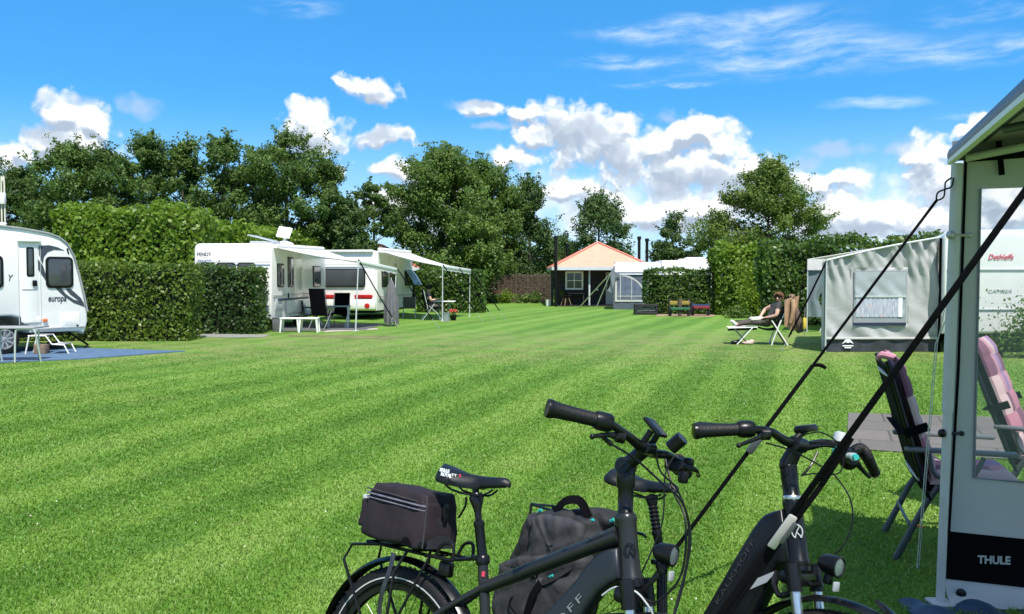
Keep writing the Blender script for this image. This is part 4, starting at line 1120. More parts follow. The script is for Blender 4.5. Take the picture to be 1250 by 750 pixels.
# furniture beneath the first awning
gs = [g(334, 404.5), g(446, 403.3), g(470, 396), g(345, 396)]
mb = MB(); mb.prism([(p.x, p.y) for p in gs], lambda x, y: (x, y, .016), lambda x, y: (x, y, .002)); tag(mb.build('groundsheet', M['grey_mat'], smooth=False), 'dark grey groundsheet under the dark high-backed chair', 'groundsheet')
sheet('edging', gq((392, 406.2), (462, 402.6), (460, 401.2), (400, 404.0)), .010, M['kerb_pale'], 'structure')
def stool(px, label):
    p = g(px, 406.2)
    s = empty('stool', (p.x, p.y + .15, 0), (0, 0, R(3)), label, 'stool', 'white plastic stools')
    mb = MB(); mb.box((0, 0, .415), (.56, .38, .04), .012); mb.build('seat', M['white_plastic'], s)
    for sx_ in (-1, 1):
        for sy_ in (-1, 1):
            mb = MB(); mb.tube([(sx_ * .235, sy_ * .15, .41), (sx_ * .27, sy_ * .17, 0)], [.034, .026], 8); mb.build('leg', M['white_plastic'], s)
    return s
stool(353, 'white plastic stool beside the grey storage box'); stool(376, 'white plastic stool in front of the dark high-backed chair')
p = g(337, 405.3); mb = MB(); mb.box((0, 0, .20), (.26, .3, .40), .02); mb.box((0, 0, .41), (.28, .32, .03), .01); o = mb.build('storage_box', mat('grey_box', (.12, .125, .13), .6)); o.location = (p.x, p.y + .2, 0); tag(o, 'grey storage box at the caravan corner next to the stools', 'box')
pc = g(386, 403.5); camp_chair((pc.x, pc.y + .5, 0), R(70), 'dark high-backed camping chair seen from behind, next to the white stools', M['black_fabric'], M['dark_grey_metal'], 1.28, .45, .54, .16)
pc = g(409, 401.5); camp_chair((pc.x + .02, pc.y + .9, 0), R(-95), 'dark camping chair at the table, facing the high-backed one', M['black_fabric'], M['pale_metal'], 1.12, .45, .50, .1)
pt = g(410, 401.5); tb = empty('camping_table', (pt.x, pt.y + .35, 0), (0, 0, R(8)), 'grey green camping table in front of the dark chairs', 'table')
mb = MB(); mb.box((0, 0, .70), (.78, .60, .03), .01); mb.build('tabletop', M['teal_metal'], tb)
for sx_ in (-1, 1):
    for sy_ in (-1, 1):
        mb = MB(); mb.tube([(sx_ * .33, sy_ * .25, .69), (sx_ * .30, sy_ * .22, 0)], .018, 8); mb.build('leg', M['pale_metal'], tb)
pc = g(365, 400); camp_chair((pc.x, pc.y + 1.0, 0), R(10), 'low dark folding chair by the caravan door', M['charcoal_fabric'], M['pale_metal'], .86, .40, .46, .1)

# folded parasol hanging on the far post
pp = g(479.5, 398.3)
par = empty('folded_parasol', (pp.x - .03, pp.y - .12, 0), label='folded grey parasol standing by the awning post', cat='parasol')
mb = MB()
for k in range(9):
    an = 2 * PI * k / 9
    mb.tube([(.02 * math.cos(an), .02 * math.sin(an), 1.52), (.11 * math.cos(an), .11 * math.sin(an), 1.15), (.17 * math.cos(an), .17 * math.sin(an), .6), (.19 * math.cos(an), .19 * math.sin(an), .06 + .05 * (k % 3))], [.03, .075, .085, .06], 7, smooth=4)
mb.build('cloth', M['grey_cloth'], par)
mb = MB(); mb.tube([(0, 0, 0), (0, 0, 1.62)], .018, 8); mb.build('pole', M['pale_metal'], par)

# second pitch: chair, table, bucket, flowers
pc = g(522, 391.5); PERSON_CHAIR = Vector((pc.x - .05, pc.y + .3, 0))
camp_chair(PERSON_CHAIR, R(12), 'dark camping chair holding the seated person at the white table', M['black_fabric'], M['pale_metal'], 1.15, .45, .54, .16)
pt = g(541, 391); tb = empty('camping_table', (pt.x, pt.y + .5, 0), label='small white topped table near the red flowers', cat='table')
mb = MB(); mb.box((0, 0, .70), (.86, .6, .035), .012); mb.build('tabletop', M['white_plastic'], tb)
for sx_ in (-1, 1):
    mb = MB(); mb.tube([(sx_ * .2, -.2, .68), (sx_ * .2, .2, 0)], .02, 8); mb.build('leg', M['teal_metal'], tb)
    mb = MB(); mb.tube([(sx_ * .2, .2, .68), (sx_ * .2, -.2, 0)], .02, 8); mb.build('leg', M['teal_metal'], tb)
p = g(544, 392.3); mb = MB(); mb.lathe([(0, 0), (.13, 0), (.16, .30), (.165, .31), (.15, .31), (.12, .02), (0, .02)], p, seg=16); tag(mb.build('bucket', mat('grey_bucket', (.30, .34, .36), .5)), 'grey bucket at the post of the table awning', 'bucket')
p = g(553.5, 391.3); fp = empty('flower_pot', p, label='dark pot of red flowers beside the grey bucket', cat='flower pot')
mb = MB(); mb.lathe([(0, 0), (.09, 0), (.12, .2), (.125, .2), (.10, .02), (0, .02)], (0, 0, 0), seg=14); mb.build('pot', M['black_plastic'], fp)
P_ = rng.normal(0, .07, (160, 3)) + np.array([0, 0, .26]); quads('leaves', P_, np.tile([0, 0, 1.], (160, 1)), rng.uniform(.04, .07, 160), M['lawn_green_leaf'], fp)
P_ = rng.normal(0, .075, (70, 3)) * np.array([1, 1, .5]) + np.array([0, 0, .36]); quads('blossoms', P_, np.tile([0, -.5, 1.], (70, 1)), rng.uniform(.05, .08, 70), M['flower_red'], fp)
p = g(506, 390); camp_chair((p.x - .35, p.y + 1.2, 0), R(95), 'low grey folding chair behind the parasol under the table awning', M['charcoal_fabric'], M['pale_metal'], .84, .40, .46, .1)

# ------------------------------------------------------------------ salmon roofed cabins
def cabin(cx, y0, half, z_e, z_a, label, full=True):
    root = empty('tent_cabin', (cx, y0, 0), label=label, cat='cabin')
    D = half * 2.3
    ap = Vector((0, half * 1.0, z_a)); ap2 = Vector((0, D - half * 1.0, z_a))
    mb = MB(); e = .45
    A, B, C_, D_ = Vector((-half - e, -e, z_e)), Vector((half + e, -e, z_e)), Vector((half + e, D + e, z_e)), Vector((-half - e, D + e, z_e))
    def tri(a, b, c, n=8):
        mb.grid(lambda u, v: a.lerp(b, u).lerp(c, v) + Vector((0, 0, -.10 * math.sin(PI * v) * math.sin(PI * min(1, max(0, u))))), n, n)
    tri(A, B, ap); tri(C_, D_, ap2)
    mb.grid(lambda u, v: B.lerp(C_, u).lerp(ap.lerp(ap2, u), v), 8, 8); mb.grid(lambda u, v: D_.lerp(A, u).lerp(ap2.lerp(ap, u), v), 8, 8)
    ro = mb.build('roof', M['pink_roof'], root)
    mb = MB()
    for a, b in ((A, ap), (B, ap), (C_, ap2), (D_, ap2)): mb.tube([a + Vector((0, 0, .03)), b + Vector((0, 0, .03))], .05, 6)
    mb.tube([ap, ap2], .06, 6); mb.build('ridge_piping', M['salmon_trim'], ro)
    mb = MB()
    for a, b in ((A, B), (B, C_), (C_, D_), (D_, A)): mb.beam(a + Vector((0, 0, -.07)), b + Vector((0, 0, -.07)), .05, .18)
    mb.build('valance', M['eave_grey'], root, smooth=False)
    # board walls set back behind a porch
    mb = MB(); yb = .85
    w0 = half - .1
    nb = 26
    for i in range(nb):
        x = -w0 + 2 * w0 * (i + .5) / nb; mb.box((x, yb + .02 * (i % 2), z_e / 2), (2 * w0 / nb - .012, .05, z_e), .006, None, 1)
    for s in (-1, 1):
        for i in range(20):
            y = yb + (D - yb) * (i + .5) / 20; mb.box((s * w0, y, z_e / 2), (.05, (D - yb) / 20 - .012, z_e), .006, None, 1)
    mb.box((0, D, z_e / 2), (2 * w0, .05, z_e)); mb.build('wall', M['black_wood'], root)
    mb = MB(); mb.box((0, yb / 2, .03), (2 * w0 + .4, yb + .4, .06)); mb.build('deck', M['black_wood'], root, smooth=False)
    return root
d_ = 46.0
cx = at(735, 338, d_).x; half = 2.35
ze = at(700, 326.5, d_).z; za_ = at(735, 296.5, d_ + 2.3).z
cab = cabin(cx, d_, half, ze, za_, 'dark board cabin with a salmon tent roof and a white framed window')
def cl(px, py, y): p = at(px, py, d_ + y); return Vector((p.x - cx, y, p.z))
# posts
for px, yy, m_, r_ in ((674, .05, M['black_wood'], .075), (681, .9, M['black_wood'], .07), (719.5, .0, M['eave_grey'], .045), (799, .05, M['black_wood'], .075)):
    a = cl(px, 338, yy); mb = MB(); mb.box((a.x, yy, ze / 2), (r_ * 2, r_ * 2, ze - .05), .008); mb.build('post', m_, cab)
def cab_window():
    a, b = cl(690, 354, .8), cl(712, 331.5, .8); x0, x1, z0, z1 = a.x, b.x, a.z, b.z
    mb = MB(); f_ = .10
    mb.box(((x0 + x1) / 2, .79, z0 + f_ / 2), (x1 - x0, .09, f_), .01); mb.box(((x0 + x1) / 2, .79, z1 - f_ / 2), (x1 - x0, .09, f_), .01)
    mb.box((x0 + f_ / 2, .79, (z0 + z1) / 2), (f_, .088, z1 - z0 - 2 * f_), .01); mb.box((x1 - f_ / 2, .79, (z0 + z1) / 2), (f_, .088, z1 - z0 - 2 * f_), .01)
    mb.box(((x0 + x1) / 2, .79, (z0 + z1) / 2), (x1 - x0 - 2 * f_, .06, .045)); mb.box(((x0 + x1) / 2, .792, (z0 + z1) / 2), (.045, .062, z1 - z0 - 2 * f_))
    w = mb.build('window', M['white_plastic'], cab)
    mb = MB(); mb.box(((x0 + x1) / 2, .81, (z0 + z1) / 2), (x1 - x0 - f_, .01, z1 - z0 - f_)); mb.build('pane', M['glass'], w, smooth=False)
cab_window()
a, b = cl(739.5, 373, .8), cl(749, 333, .8)
mb = MB(); mb.box(((a.x + b.x) / 2, .79, (.08 + b.z) / 2), (b.x - a.x, .08, b.z - .08), .01); dr = mb.build('door', M['light_fabric'], cab)
zz = cl(744, 355, .8).z; mb = MB(); mb.box(((a.x + b.x) / 2, .745, (zz + b.z) / 2), (b.x - a.x - .14, .02, b.z - zz - .12), .01); mb.build('pane', M['glass'], dr)
mb = MB(); mb.box((a.x + .06, .72, 1.0), (.03, .05, .14), .01); mb.build('handle', M['black_metal'], dr)
p = at(729, 354, d_ + .75); mb = MB(); mb.lathe([(0, 0), (.05, 0), (.06, .06), (0, .1)], (p.x - cx, .74, p.z), (0, -1, 0), 10); mb.build('wall_lamp', M['white_plastic'], cab)
# porch table and shell chair
p = at(701, 373.5, d_ + .4); t_ = empty('porch_table', (p.x + .1, d_ + .45, .06), label='dark table on the cabin porch under the window', cat='table')
mb = MB(); mb.box((0, 0, .66), (.95, .5, .04), .01); mb.build('tabletop', M['black_wood'], t_)
for s in (-1, 1): mb = MB(); mb.box((s * .4, 0, .32), (.06, .4, .64), .01); mb.build('leg', M['black_wood'], t_)
p = at(691, 374, d_ + .1); c_ = empty('shell_chair', (p.x, d_ + .1, .06), (0, 0, R(30)), 'black shell chair with light wooden legs on the cabin porch', 'chair')
mb = MB(); mb.grid(lambda u, v: (.22 - .42 * min(1, u * 2) - .06 * max(0, u * 2 - 1), (-.23 + .46 * v), .42 + .40 * max(0, u * 2 - 1) + .09 * (2 * v - 1) ** 2 + .04 * (1 - min(1, 2 * u))), 10, 8, .02); mb.build('shell', M['black_plastic'], c_)
for sx_ in (-1, 1):
    for sy_ in (-1, 1): mb = MB(); mb.tube([(sx_ * .1, sy_ * .1, .42), (sx_ * .22, sy_ * .2, 0)], [.022, .014], 8); mb.build('leg', M['wood'], c_)
# second salmon tent, only its tip shows over the rear-window caravan
p = at(463, 338, 52); cabin(p.x, 50, 2.3, ze, at(464, 299, 52.3).z, 'second salmon tent roof whose tip rises behind the rear window caravan')
# stovepipes
def pipe(px, top, d, label, h0=0.0):
    p = at(px, 338, d); zt = at(px, top, d).z
    r_ = empty('stovepipe', (p.x, p.y, 0), label=label, cat='stovepipe', group='black stovepipes')
    mb = MB(); mb.tube([(0, 0, 0), (0, 0, zt)], .09, 10); mb.build('pipe', M['black_metal'], r_)
    mb = MB(); mb.lathe([(.09, zt - .18), (.125, zt - .16), (.125, zt), (0, zt + .02)], (0, 0, 0), seg=12); mb.build('cap', M['black_metal'], r_)
pipe(678.5, 288.5, 45.5, 'tall black stovepipe at the corner of the salmon roof'); pipe(692.5, 298, 53.6, 'black stovepipe half hidden in the trees behind the salmon roof')
pipe(780, 289, 50, 'tall slim one of the twin stovepipes, next to the roof hip'); pipe(789.5, 291.5, 50, 'shorter thicker one of the twin stovepipes above the white caravan roof')
# little clutter at the cabin end
p = g(664, 375); mb = MB(); mb.lathe([(0, 0), (.13, 0), (.16, .36), (.17, .37), (.14, .37), (0, .36)], (0, 0, 0), seg=14); o = mb.build('planter', M['white_plastic']); o.location = (p.x + .3, p.y + 1.5, 0); tag(o, 'white planter at the dark corner post of the cabin', 'planter')

# ------------------------------------------------------------------ grey awning tent with arched window + caravan behind
d_ = 41.7
A0 = at(749, 338, d_); A1 = at(809, 338, d_)
tent = empty('awning_tent', (A0.x, d_, 0), label='grey awning tent with a white quarter round window', cat='tent')
ta_ = Wall((A0.x, d_), 0)
W_ = A1.x - A0.x; ht = at(770, 332.5, d_).z; hr = at(770, 319.5, d_).z
mb = MB(); mb.grid(lambda u, v: (W_ * u, .015 * math.sin(u * 30) * math.sin(PI * v), ht * v), 24, 8, .01); mb.build('front_wall', M['blue_grey_fabric'], tent)
mb = MB(); mb.grid(lambda u, v: (-.02 + .22 * v * v + .1 * v + (W_ - .02) * u * (1 - .0 * v), -.06 + 1.2 * v, ht - .12 + (hr - ht + .12) * math.sin(v * PI / 2)), 20, 10, .01)
mb.grid(lambda u, v: (.30 + .27 * v + (W_ - .3) * u, 1.14 + 1.6 * v, hr), 8, 4, .01); mb.build('roof', mat('pale_grey_roof', (.50, .53, .55), .6, var=.05, transl=.1), tent)
mb = MB(); mb.grid(lambda u, v: (.05 * math.sin(u * 9) * .3 + 2.7 * .17 * u, 2.7 * u, ht * v + (hr - ht) * v * min(1, u * 2.2)), 12, 8, .01); mb.build('side_wall', M['blue_grey_fabric'], tent)
x0, z0 = ta_.uv(750.5, 368.5); x1, z1 = ta_.uv(789, 334)
def arch(k0, n=16):
    w, h = x1 - x0 - 2 * k0, z1 - z0 - 2 * k0
    return [(x0 + k0, z0 + k0), (x0 + k0 + w, z0 + k0)] + [(x0 + k0 + w * math.cos(PI / 2 * k / n), z0 + k0 + h * (.12 + .88 * math.sin(PI / 2 * k / n))) for k in range(n + 1)]
mb = MB(); mb.prism(arch(0), lambda t, z: (t, -.035, z), lambda t, z: (t, -.012, z)); wf = mb.build('window', M['light_fabric'], tent)
mb = MB(); mb.prism(arch(.11), lambda t, z: (t, -.045, z), lambda t, z: (t, -.03, z)); mb.build('pane', mat('violet_grey_pvc', (.13, .15, .21), .3, var=.25, scale=3), wf)
mb = MB(); xm = x0 + (x1 - x0) * .53
mb.box((xm, -.052, z0 + (z1 - z0) * .45), (.03, .012, (z1 - z0) * .74)); mb.box((x0 + (x1 - x0) * .17, -.052, z0 + (z1 - z0) * .5), (.035, .012, (z1 - z0) * .84)); mb.box(((x0 + x1) / 2, -.054, z0 + .28), ((x1 - x0) * .84, .012, .035))
mb.build('curtain_edge', M['light_fabric'], wf, smooth=False)
mb = MB(); mb.grid(lambda u, v: (-.32 * (1 - v) * (1 - u) + .06 * math.sin(7 * v + 3 * u), -.1 - .25 * u * (1 - v), .95 + (ht + .35 - .95) * v - .25 * u), 6, 10, .012); mb.build('gathered_curtain', mat('dark_grey_drape', (.16, .18, .2), .8, var=.15), tent)
mb = MB(); mb.tube([(W_ + .01, -.02, 0), (W_ + .01, -.02, ht)], .03, 8); mb.build('corner_pole', M['pale_metal'], tent)
for (a, b, lab) in (((746, 333), (707, 375.5), 'pale guy rope of the arched tent pegged farther from its wall'), ((745.5, 334), (727.5, 377), 'pale guy rope of the arched tent pegged close to its wall')):
    pa = at(a[0], a[1], d_ - .05); pb = g(*b)
    mb = MB(); mb.tube([pa, pb], .028, 6); tag(mb.build('guy_rope', M['cream']), lab, 'rope', 'pale guy ropes of the arched tent')
# caravan behind the coloured benches
p0 = at(808, 338, d_ + .4)
whc = empty('caravan', (p0.x, d_ + .4, 0), label='white caravan roof showing above the hedge behind the coloured benches', cat='caravan')
Lc = at(872, 338, d_ + .4).x - p0.x; zc_ = at(840, 318, d_ + .4).z
mb = MB(); mb.prism([(0, .4), (Lc - .25, .4), (Lc, 1.2), (Lc - .05, 2.1), (Lc - .22, zc_ - .08), (Lc - .45, zc_), (.06, zc_), (0, zc_ - .06)], lambda x, z: (x, 0, z), lambda x, z: (x, 2.2, z), bev=.06, seg=3); mb.build('body', M['white'], whc, angle=50)
mb = MB(); mb.box((Lc * .5, 1.0, zc_ + .04), (.6, .5, .10), .03); mb.build('roof_vent', M['white_plastic'], whc)
mb = MB(); mb.box((Lc * .72, .9, zc_ + .10), (1.1, .7, .14), .05); mb.build('roof_box', M['white_plastic'], whc)
road_wheel(whc, (Lc * .5, .12, .32), -1); road_wheel(whc, (Lc * .5, 2.08, .32), 1)
for xx in (1.0,):
    f = slab_on('window', whc, rr(xx, 1.2, xx + 1.1, 1.85, .08), lambda t, z, o=0: (t, -o, z), -.01, .02, M['glass'])

# ------------------------------------------------------------------ crate and coloured benches
p = g(789, 384.5)
cr = empty('slatted_crate', (p.x, p.y + .2, 0), label='long black slatted crate on the grass before the arched tent', cat='crate')
for z in (.07, .40): mb = MB(); mb.box((0, 0, z), (1.0, .42, .12), .012); mb.build('board', M['black_wood'], cr)
for s in (-1, 1): mb = MB(); mb.box((s * .46, 0, .235), (.08, .40, .21), .01); mb.build('end_board', M['black_wood'], cr)
mb = MB(); mb.box((0, .02, .23), (.82, .3, .16), .02); mb.build('contents', mat('grey_stones', (.16, .17, .17), .8, var=.5, scale=9), cr)
def play_bench(x0, x1, y, cols, label, zs):
    a = at(x0, 338, y); b = at(x1, 338, y); w = b.x - a.x
    r_ = empty('play_bench', ((a.x + b.x) / 2, y, 0), label=label, cat='bench', group='coloured play benches')
    for s in (-1, 1):
        mb = MB(); mb.box((s * (w / 2 - .07), 0, zs[0] / 2 + .05), (.12, .12, zs[0] + .1), .012); mb.build('post', M['black_wood'], r_)
    mb = MB(); mb.box((0, -.05, zs[0] - .06), (w - .1, .05, .16), .01); mb.build('backrest', cols[0], r_)
    mb = MB(); mb.box((0, -.1, zs[1]), (w - .14, .34, .10), .01); mb.build('seat', cols[1], r_)
    return r_
b1_ = play_bench(816, 843, 34.6, (M['yellow_paint'], M['green_paint']), 'play bench with yellow back plank and green seat', (.62, .32))
mb = MB(); mb.box((0, -.12, .36), (.14, .14, .75), .012); mb.build('post', M['bark'], b1_)
b2_ = play_bench(843.5, 867, 35.0, (M['blue_paint'], M['red_paint']), 'play bench with blue plank and red seat', (.46, .36))

# ------------------------------------------------------------------ utility pole on the caravan side
p = at(3, 338, 22.5)
pl = empty('utility_pole', (p.x, p.y, 0), label='dark pole with white pipe and white box above the swoosh caravan', cat='pole')
mb = MB(); mb.box((-.02, 0, at(3, 231, 22.5).z / 2), (.12, .12, at(3, 231, 22.5).z), .01); mb.build('post', M['black_wood'], pl)
mb = MB(); mb.tube([(-.03, -.08, 1.2), (-.03, -.08, at(2, 197, 22.5).z)], .022, 8); mb.build('antenna', M['white_plastic'], pl)
zt = at(8, 222, 22.5).z
mb = MB(); mb.tube([(.06, -.06, 1.6), (.06, -.06, zt - .06), (.10, -.06, zt), (.14, -.06, zt - .06), (.14, -.06, 1.6)], .022, 8, smooth=3); mb.build('conduit', M['cream'], pl)
mb = MB(); mb.box((.10, -.10, at(8, 243, 22.5).z), (.17, .10, .30), .015); mb.build('junction_box', M['white_plastic'], pl)
p = at(14, 338, 23.5); bush((p.x, p.y), 1.0, .8, 3.35, LM['lime'], 'tall leafy shoot beside the dark pole', 420, .14, 9)
# ------------------------------------------------------------------ silver caravan awning with window, caravan beside it
TY = 18.1
tw = Wall((at(1008, 338, TY).x, TY), R(1.5))
st_ = empty('awning_tent', tw.p, (0, 0, tw.ang), 'silver grey caravan awning with a framed window and black mud skirt', 'tent')
tr_, _ = tw.uv(1146, 338); zl = tw.uv(1009, 319)[1]; zr = tw.uv(1146, 291)[1]
zs0 = tw.uv(1050, 413.5)[1]
def fold(u, z):
    k = max(0, (z - 1.15) / 1.2)
    a = math.sin(u * 40 + 3 * math.sin(u * 7) + z * 2.6 + 1.5 * math.sin(z * 3 + u * 9))
    a = math.copysign(abs(a) ** .6, a)
    b = max(0, 1 - z / 1.1); c = math.sin((u * 2.4 + z * 1.2) * 11 + math.sin(u * 13))
    return .085 * k * a * (1 - u * .4) + .030 * b * c + .022 * math.sin(u * 15 + z * 4) + .020 * math.sin(u * 61 + z * 17) * k
x0, zb_ = tw.uv(1041, 394.5); x1, zt_ = tw.uv(1106, 331)
def wallpt(u, v):
    ztop = zl + (zr - zl) * u + .03 * math.sin(u * 3.1); z = zs0 + (ztop - zs0) * v; x = tr_ * u
    f = fold(u, z)
    if x0 - .05 < x < x1 + .05 and zb_ - .05 < z < zt_ + .05: f *= .15
    return (x, -f, z)
mb = MB(); mb.grid(wallpt, 150, 60, .006); mb.build('end_wall', M['silver_fabric'], st_)
mb = MB(); mb.grid(lambda u, v: (tr_ * u, .03 * math.sin(u * 22) * v, .01 + (zs0 - .01) * v), 30, 3, .006); mb.build('mud_skirt', mat('black_skirt', (.035, .037, .045), .55, var=.3, scale=5, bump=.4, bscale=6), st_)
mb = MB(); mb.box((tr_ / 2, -.03, zs0 + .01), (tr_, .03, .05), .008); mb.build('hem_strip', M['light_fabric'], st_)
D2 = 3.6; SH = .40
mb = MB(); mb.grid(lambda u, v: (-.02 + (tr_ + .02) * u + SH * D2 * v, D2 * v, zl + (zr - zl) * u + .03 * math.sin(u * 3.1) - .05 * math.sin(PI * v * 3) ** 2), 12, 18, .01); mb.build('roof', M['light_fabric'], st_)
mb = MB(); mb.grid(lambda u, v: (-.02 + .03 * math.sin(u * 30) + SH * D2 * u, .02 + D2 * u, .01 + (zl - .01) * v), 24, 6, .008); mb.build('front_wall', M['light_fabric'], st_)
mb = MB(); mb.tube([(0, -.03, 0), (0, -.03, zl + .02)], .02, 8); mb.tube([(0, -.03, zl + .02), (tr_ * .5, -.03, (zl + zr) / 2 + .05), (tr_, -.03, zr + .02)], .022, 8, smooth=4); mb.build('corner_frame', M['pale_metal'], st_)
mb = MB(); mb.tube([(tr_ + .02, -.02, 0), (tr_ + .02, -.02, zr)], .03, 8); mb.build('black_edge', M['black_fabric'], st_)
# window: clear pvc with blind, net curtain, black sill
def tbox(name, a, b, d0, d1, m, parent, bev=.0):
    mb = MB(); mb.box(((a[0] + b[0]) / 2, -(d0 + d1) / 2, (a[1] + b[1]) / 2), (abs(b[0] - a[0]), abs(d1 - d0), abs(b[1] - a[1])), bev); return mb.build(name, m, parent, smooth=bev > 0)
win = tbox('window', (x0, zb_), (x1, zt_), .012, .03, mat('window_border', (.27, .29, .30), .6, var=.05), st_)
tbox('pane', (x0 + .03, zb_ + .12), (x1 - .03, zt_ - .03), .03, .036, mat('shaded_pvc', (.33, .36, .39), .18, var=.25, scale=4, bump=.4, bscale=7), win)
bl = tw.uv(1041, 362)[1]
mb = MB(); mb.grid(lambda u, v: (x0 + .02 + (x1 - x0 - .05) * u, -.045 - .012 * math.sin(u * 17 + v * 9) * (1 - v), bl + (zt_ - bl - .02) * v), 30, 12, .004); mb.build('rolled_blind', mat('pale_blind', (.42, .45, .47), .35, var=.12, scale=3, transl=.15), win)
tbox('blind_bar', (x0 + .02, bl - .02), (x1 - .02, bl + .02), .045, .06, M['reflect'], win)
nx = tw.uv(1097, 370)[0]; nz = tw.uv(1097, 387)[1]
def net():
    m, nt = _nt('patterned_net_curtain'); N = NT(nt); out = N.n('ShaderNodeOutputMaterial')
    tc = N.n('ShaderNodeTexCoord').outputs['Object']
    v1 = N.n('ShaderNodeTexNoise', {'Vector': tc, 'Scale': 9.0, 'Detail': 4.0}).outputs[0]
    w = N.n('ShaderNodeTexNoise', {'Vector': N.vmath('MULTIPLY', tc, (42, 1, 6)), 'Scale': 1.0, 'Detail': 3.0}).outputs[0]
    c = N.ramp(w, [(.3, (.26, .29, .36)), (.5, (.40, .42, .49)), (.72, (.58, .59, .62))]); c = N.mix(N.math('MULTIPLY', N.smooth(v1, .62, .72), .5), c, (.72, .38, .34))
    nt.links.new(N.n('ShaderNodeBsdfPrincipled', {'Base Color': c, 'Roughness': .8}).outputs[0], out.inputs[0]); return m
mb = MB(); mb.grid(lambda u, v: (x0 + .05 + (nx - x0 - .05) * u, -.042 - .004 * math.sin(u * 60), nz + (bl - nz) * v), 60, 3, .003); mb.build('net_curtain', net(), win)
tbox('curtain_rail', (nx - .03, nz), (nx + .06, bl), .042, .052, M['lettering_white'], win)
tbox('sill_strip', (x0, tw.uv(1041, 397.5)[1]), (x1, tw.uv(1041, 394)[1]), .03, .045, mat('navy_strip', (.02, .025, .06), .5), win)
# emblem on the skirt: little mountain with two lines of print
ex, ez = tw.uv(1034, 421)
mb = MB(); mb.prism([(ex - .13, ez + .02), (ex - .05, ez + .12), (ex, ez + .15), (ex + .06, ez + .11), (ex + .13, ez + .02), (ex + .05, ez + .055), (ex, ez + .04), (ex - .05, ez + .06)], lambda x, z: (x, -.045, z), lambda x, z: (x, -.036, z)); mb.build('emblem', M['lettering_white'], st_, smooth=False)
for (dz, w_) in ((-.02, .24), (-.06, .15)):
    mb = MB(); mb.box((ex, -.04, ez + dz), (w_, .008, .026)); mb.build('print_line', M['lettering_white'], st_, smooth=False)
strap(tw.pt(.0, zl, .03), g(954, 429), .022, M['black_fabric'], 'black storm strap of the silver awning pegged beside the sunbathing woman', group=None)
# caravan right of it (its end wall faces the viewer)
cx0 = at(1150, 338, TY - .3).x
wc = empty('caravan', (cx0, TY - .35, 0), label='white caravan with red script on its end wall, seen through the clear awning window', cat='caravan')
Wc = 2.35; Hc = 2.66
pr = []
for (cx_, cz_, a0) in ((Wc - .2, Hc - .2, 0), (.2, Hc - .2, 90)):
    for k in range(6):
        an = R(a0 + 90 * k / 5); pr.append((cx_ + .2 * math.cos(an), cz_ + .2 * math.sin(an)))
pr += [(0, .42), (Wc, .42)]
mb = MB(); mb.prism(pr, lambda x, z: (x, 0, z), lambda x, z: (x + 2.4, 5.8, z), bev=.08, seg=3); mb.build('body', M['white'], wc, angle=50)
cwl = Wall((cx0, TY - .35), 0)
for py in (329.5, 378):
    z = cwl.uv(1200, py)[1]; mb = MB(); mb.box((Wc / 2, -.012, z), (Wc - .15, .03, .022)); mb.build('trim_line', mat('trim_pale_grey', (.45, .46, .47), .5), wc, smooth=False)
o_ = cwl.uv(1206, 317); x_ = cwl.uv(1237, 317)
text_mesh('lettering', 'Dethleffs', M['lettering_red'], wc, (o_[0], -.012, o_[1]), (1, 0, 0), (0, 0, 1), .115, .008, x_[0] - o_[0], shear=.3, bold=.008)
o_ = cwl.uv(1206, 357); x_ = cwl.uv(1235, 357)
text_mesh('lettering', 'CAMPER', mat('pale_script', (.5, .5, .51), .5, var=.02), wc, (o_[0], -.012, o_[1]), (1, 0, 0), (0, 0, 1), .07, .008, x_[0] - o_[0], shear=.2)
z0_, z1_ = cwl.uv(1230, 366)[1], cwl.uv(1230, 334)[1]
mb = MB(); mb.box((Wc / 2 + 1.0, 2.6, .36), (1.4, 4.4, .12)); mb.build('chassis', M['black_metal'], wc, smooth=False)
road_wheel(wc, (1.42, 3.0, .32), -1, axis='x'); road_wheel(wc, (Wc + 1.05, 3.0, .32), 1, axis='x')
for x in (.10, .26):
    mb = MB(); mb.tube([(x, -.12, 0), (x + .02, -.12, 1.05)], .014, 8); mb.build('leg', M['alu'], wc)
bush((11.35, 16.7), 2.7, .9, 1.45, LM['oak'], 'loose twiggy shrub in front of the caravan with red script', 9000, .075, 12)
bush((9.95, 16.9), .5, .5, .62, LM['fern'], 'small weed clump at the corner of the caravan with red script', 200, .08, 13, name='ground_shrub')

# smaller canopy tent behind the silver awning
SY = 24.6
sw_ = Wall((at(985, 338, SY).x, SY), 0)
sm = empty('sun_canopy', sw_.p, label='small canopy tent with white valance and hanging blue grey cloth behind the silver awning', cat='tent')
ztop = sw_.uv(985, 316.5)[1]; zval = sw_.uv(985, 330)[1]
mb = MB(); mb.grid(lambda u, v: (2.1 * u + .42 * 2.2 * v, 2.2 * v, ztop + .35 * u), 6, 6, .02); mb.build('roof', M['white_fabric'], sm)
mb = MB(); mb.grid(lambda u, v: (2.1 * u, -.02 - .015 * math.sin(u * 50) * (1 - v), zval + (ztop - zval) * v), 40, 3, .01); mb.build('valance', M['white_fabric'], sm)
mb = MB(); mb.grid(lambda u, v: (.03 + .62 * u * (.55 + .45 * abs(2 * v - .75)), .05 + .05 * math.sin(u * 8) * (1 - .4 * v), .45 + (zval + .02 - .45) * v), 20, 14, .012); mb.build('hanging_cloth', mat('teal_grey_cloth', (.20, .26, .28), .75, var=.1, transl=.2), sm)
mb = MB(); mb.grid(lambda u, v: (.62 + 1.4 * u, .30, .05 + (ztop - .05) * v), 6, 4, .012); mb.build('side_wall', M['white_fabric'], sm)
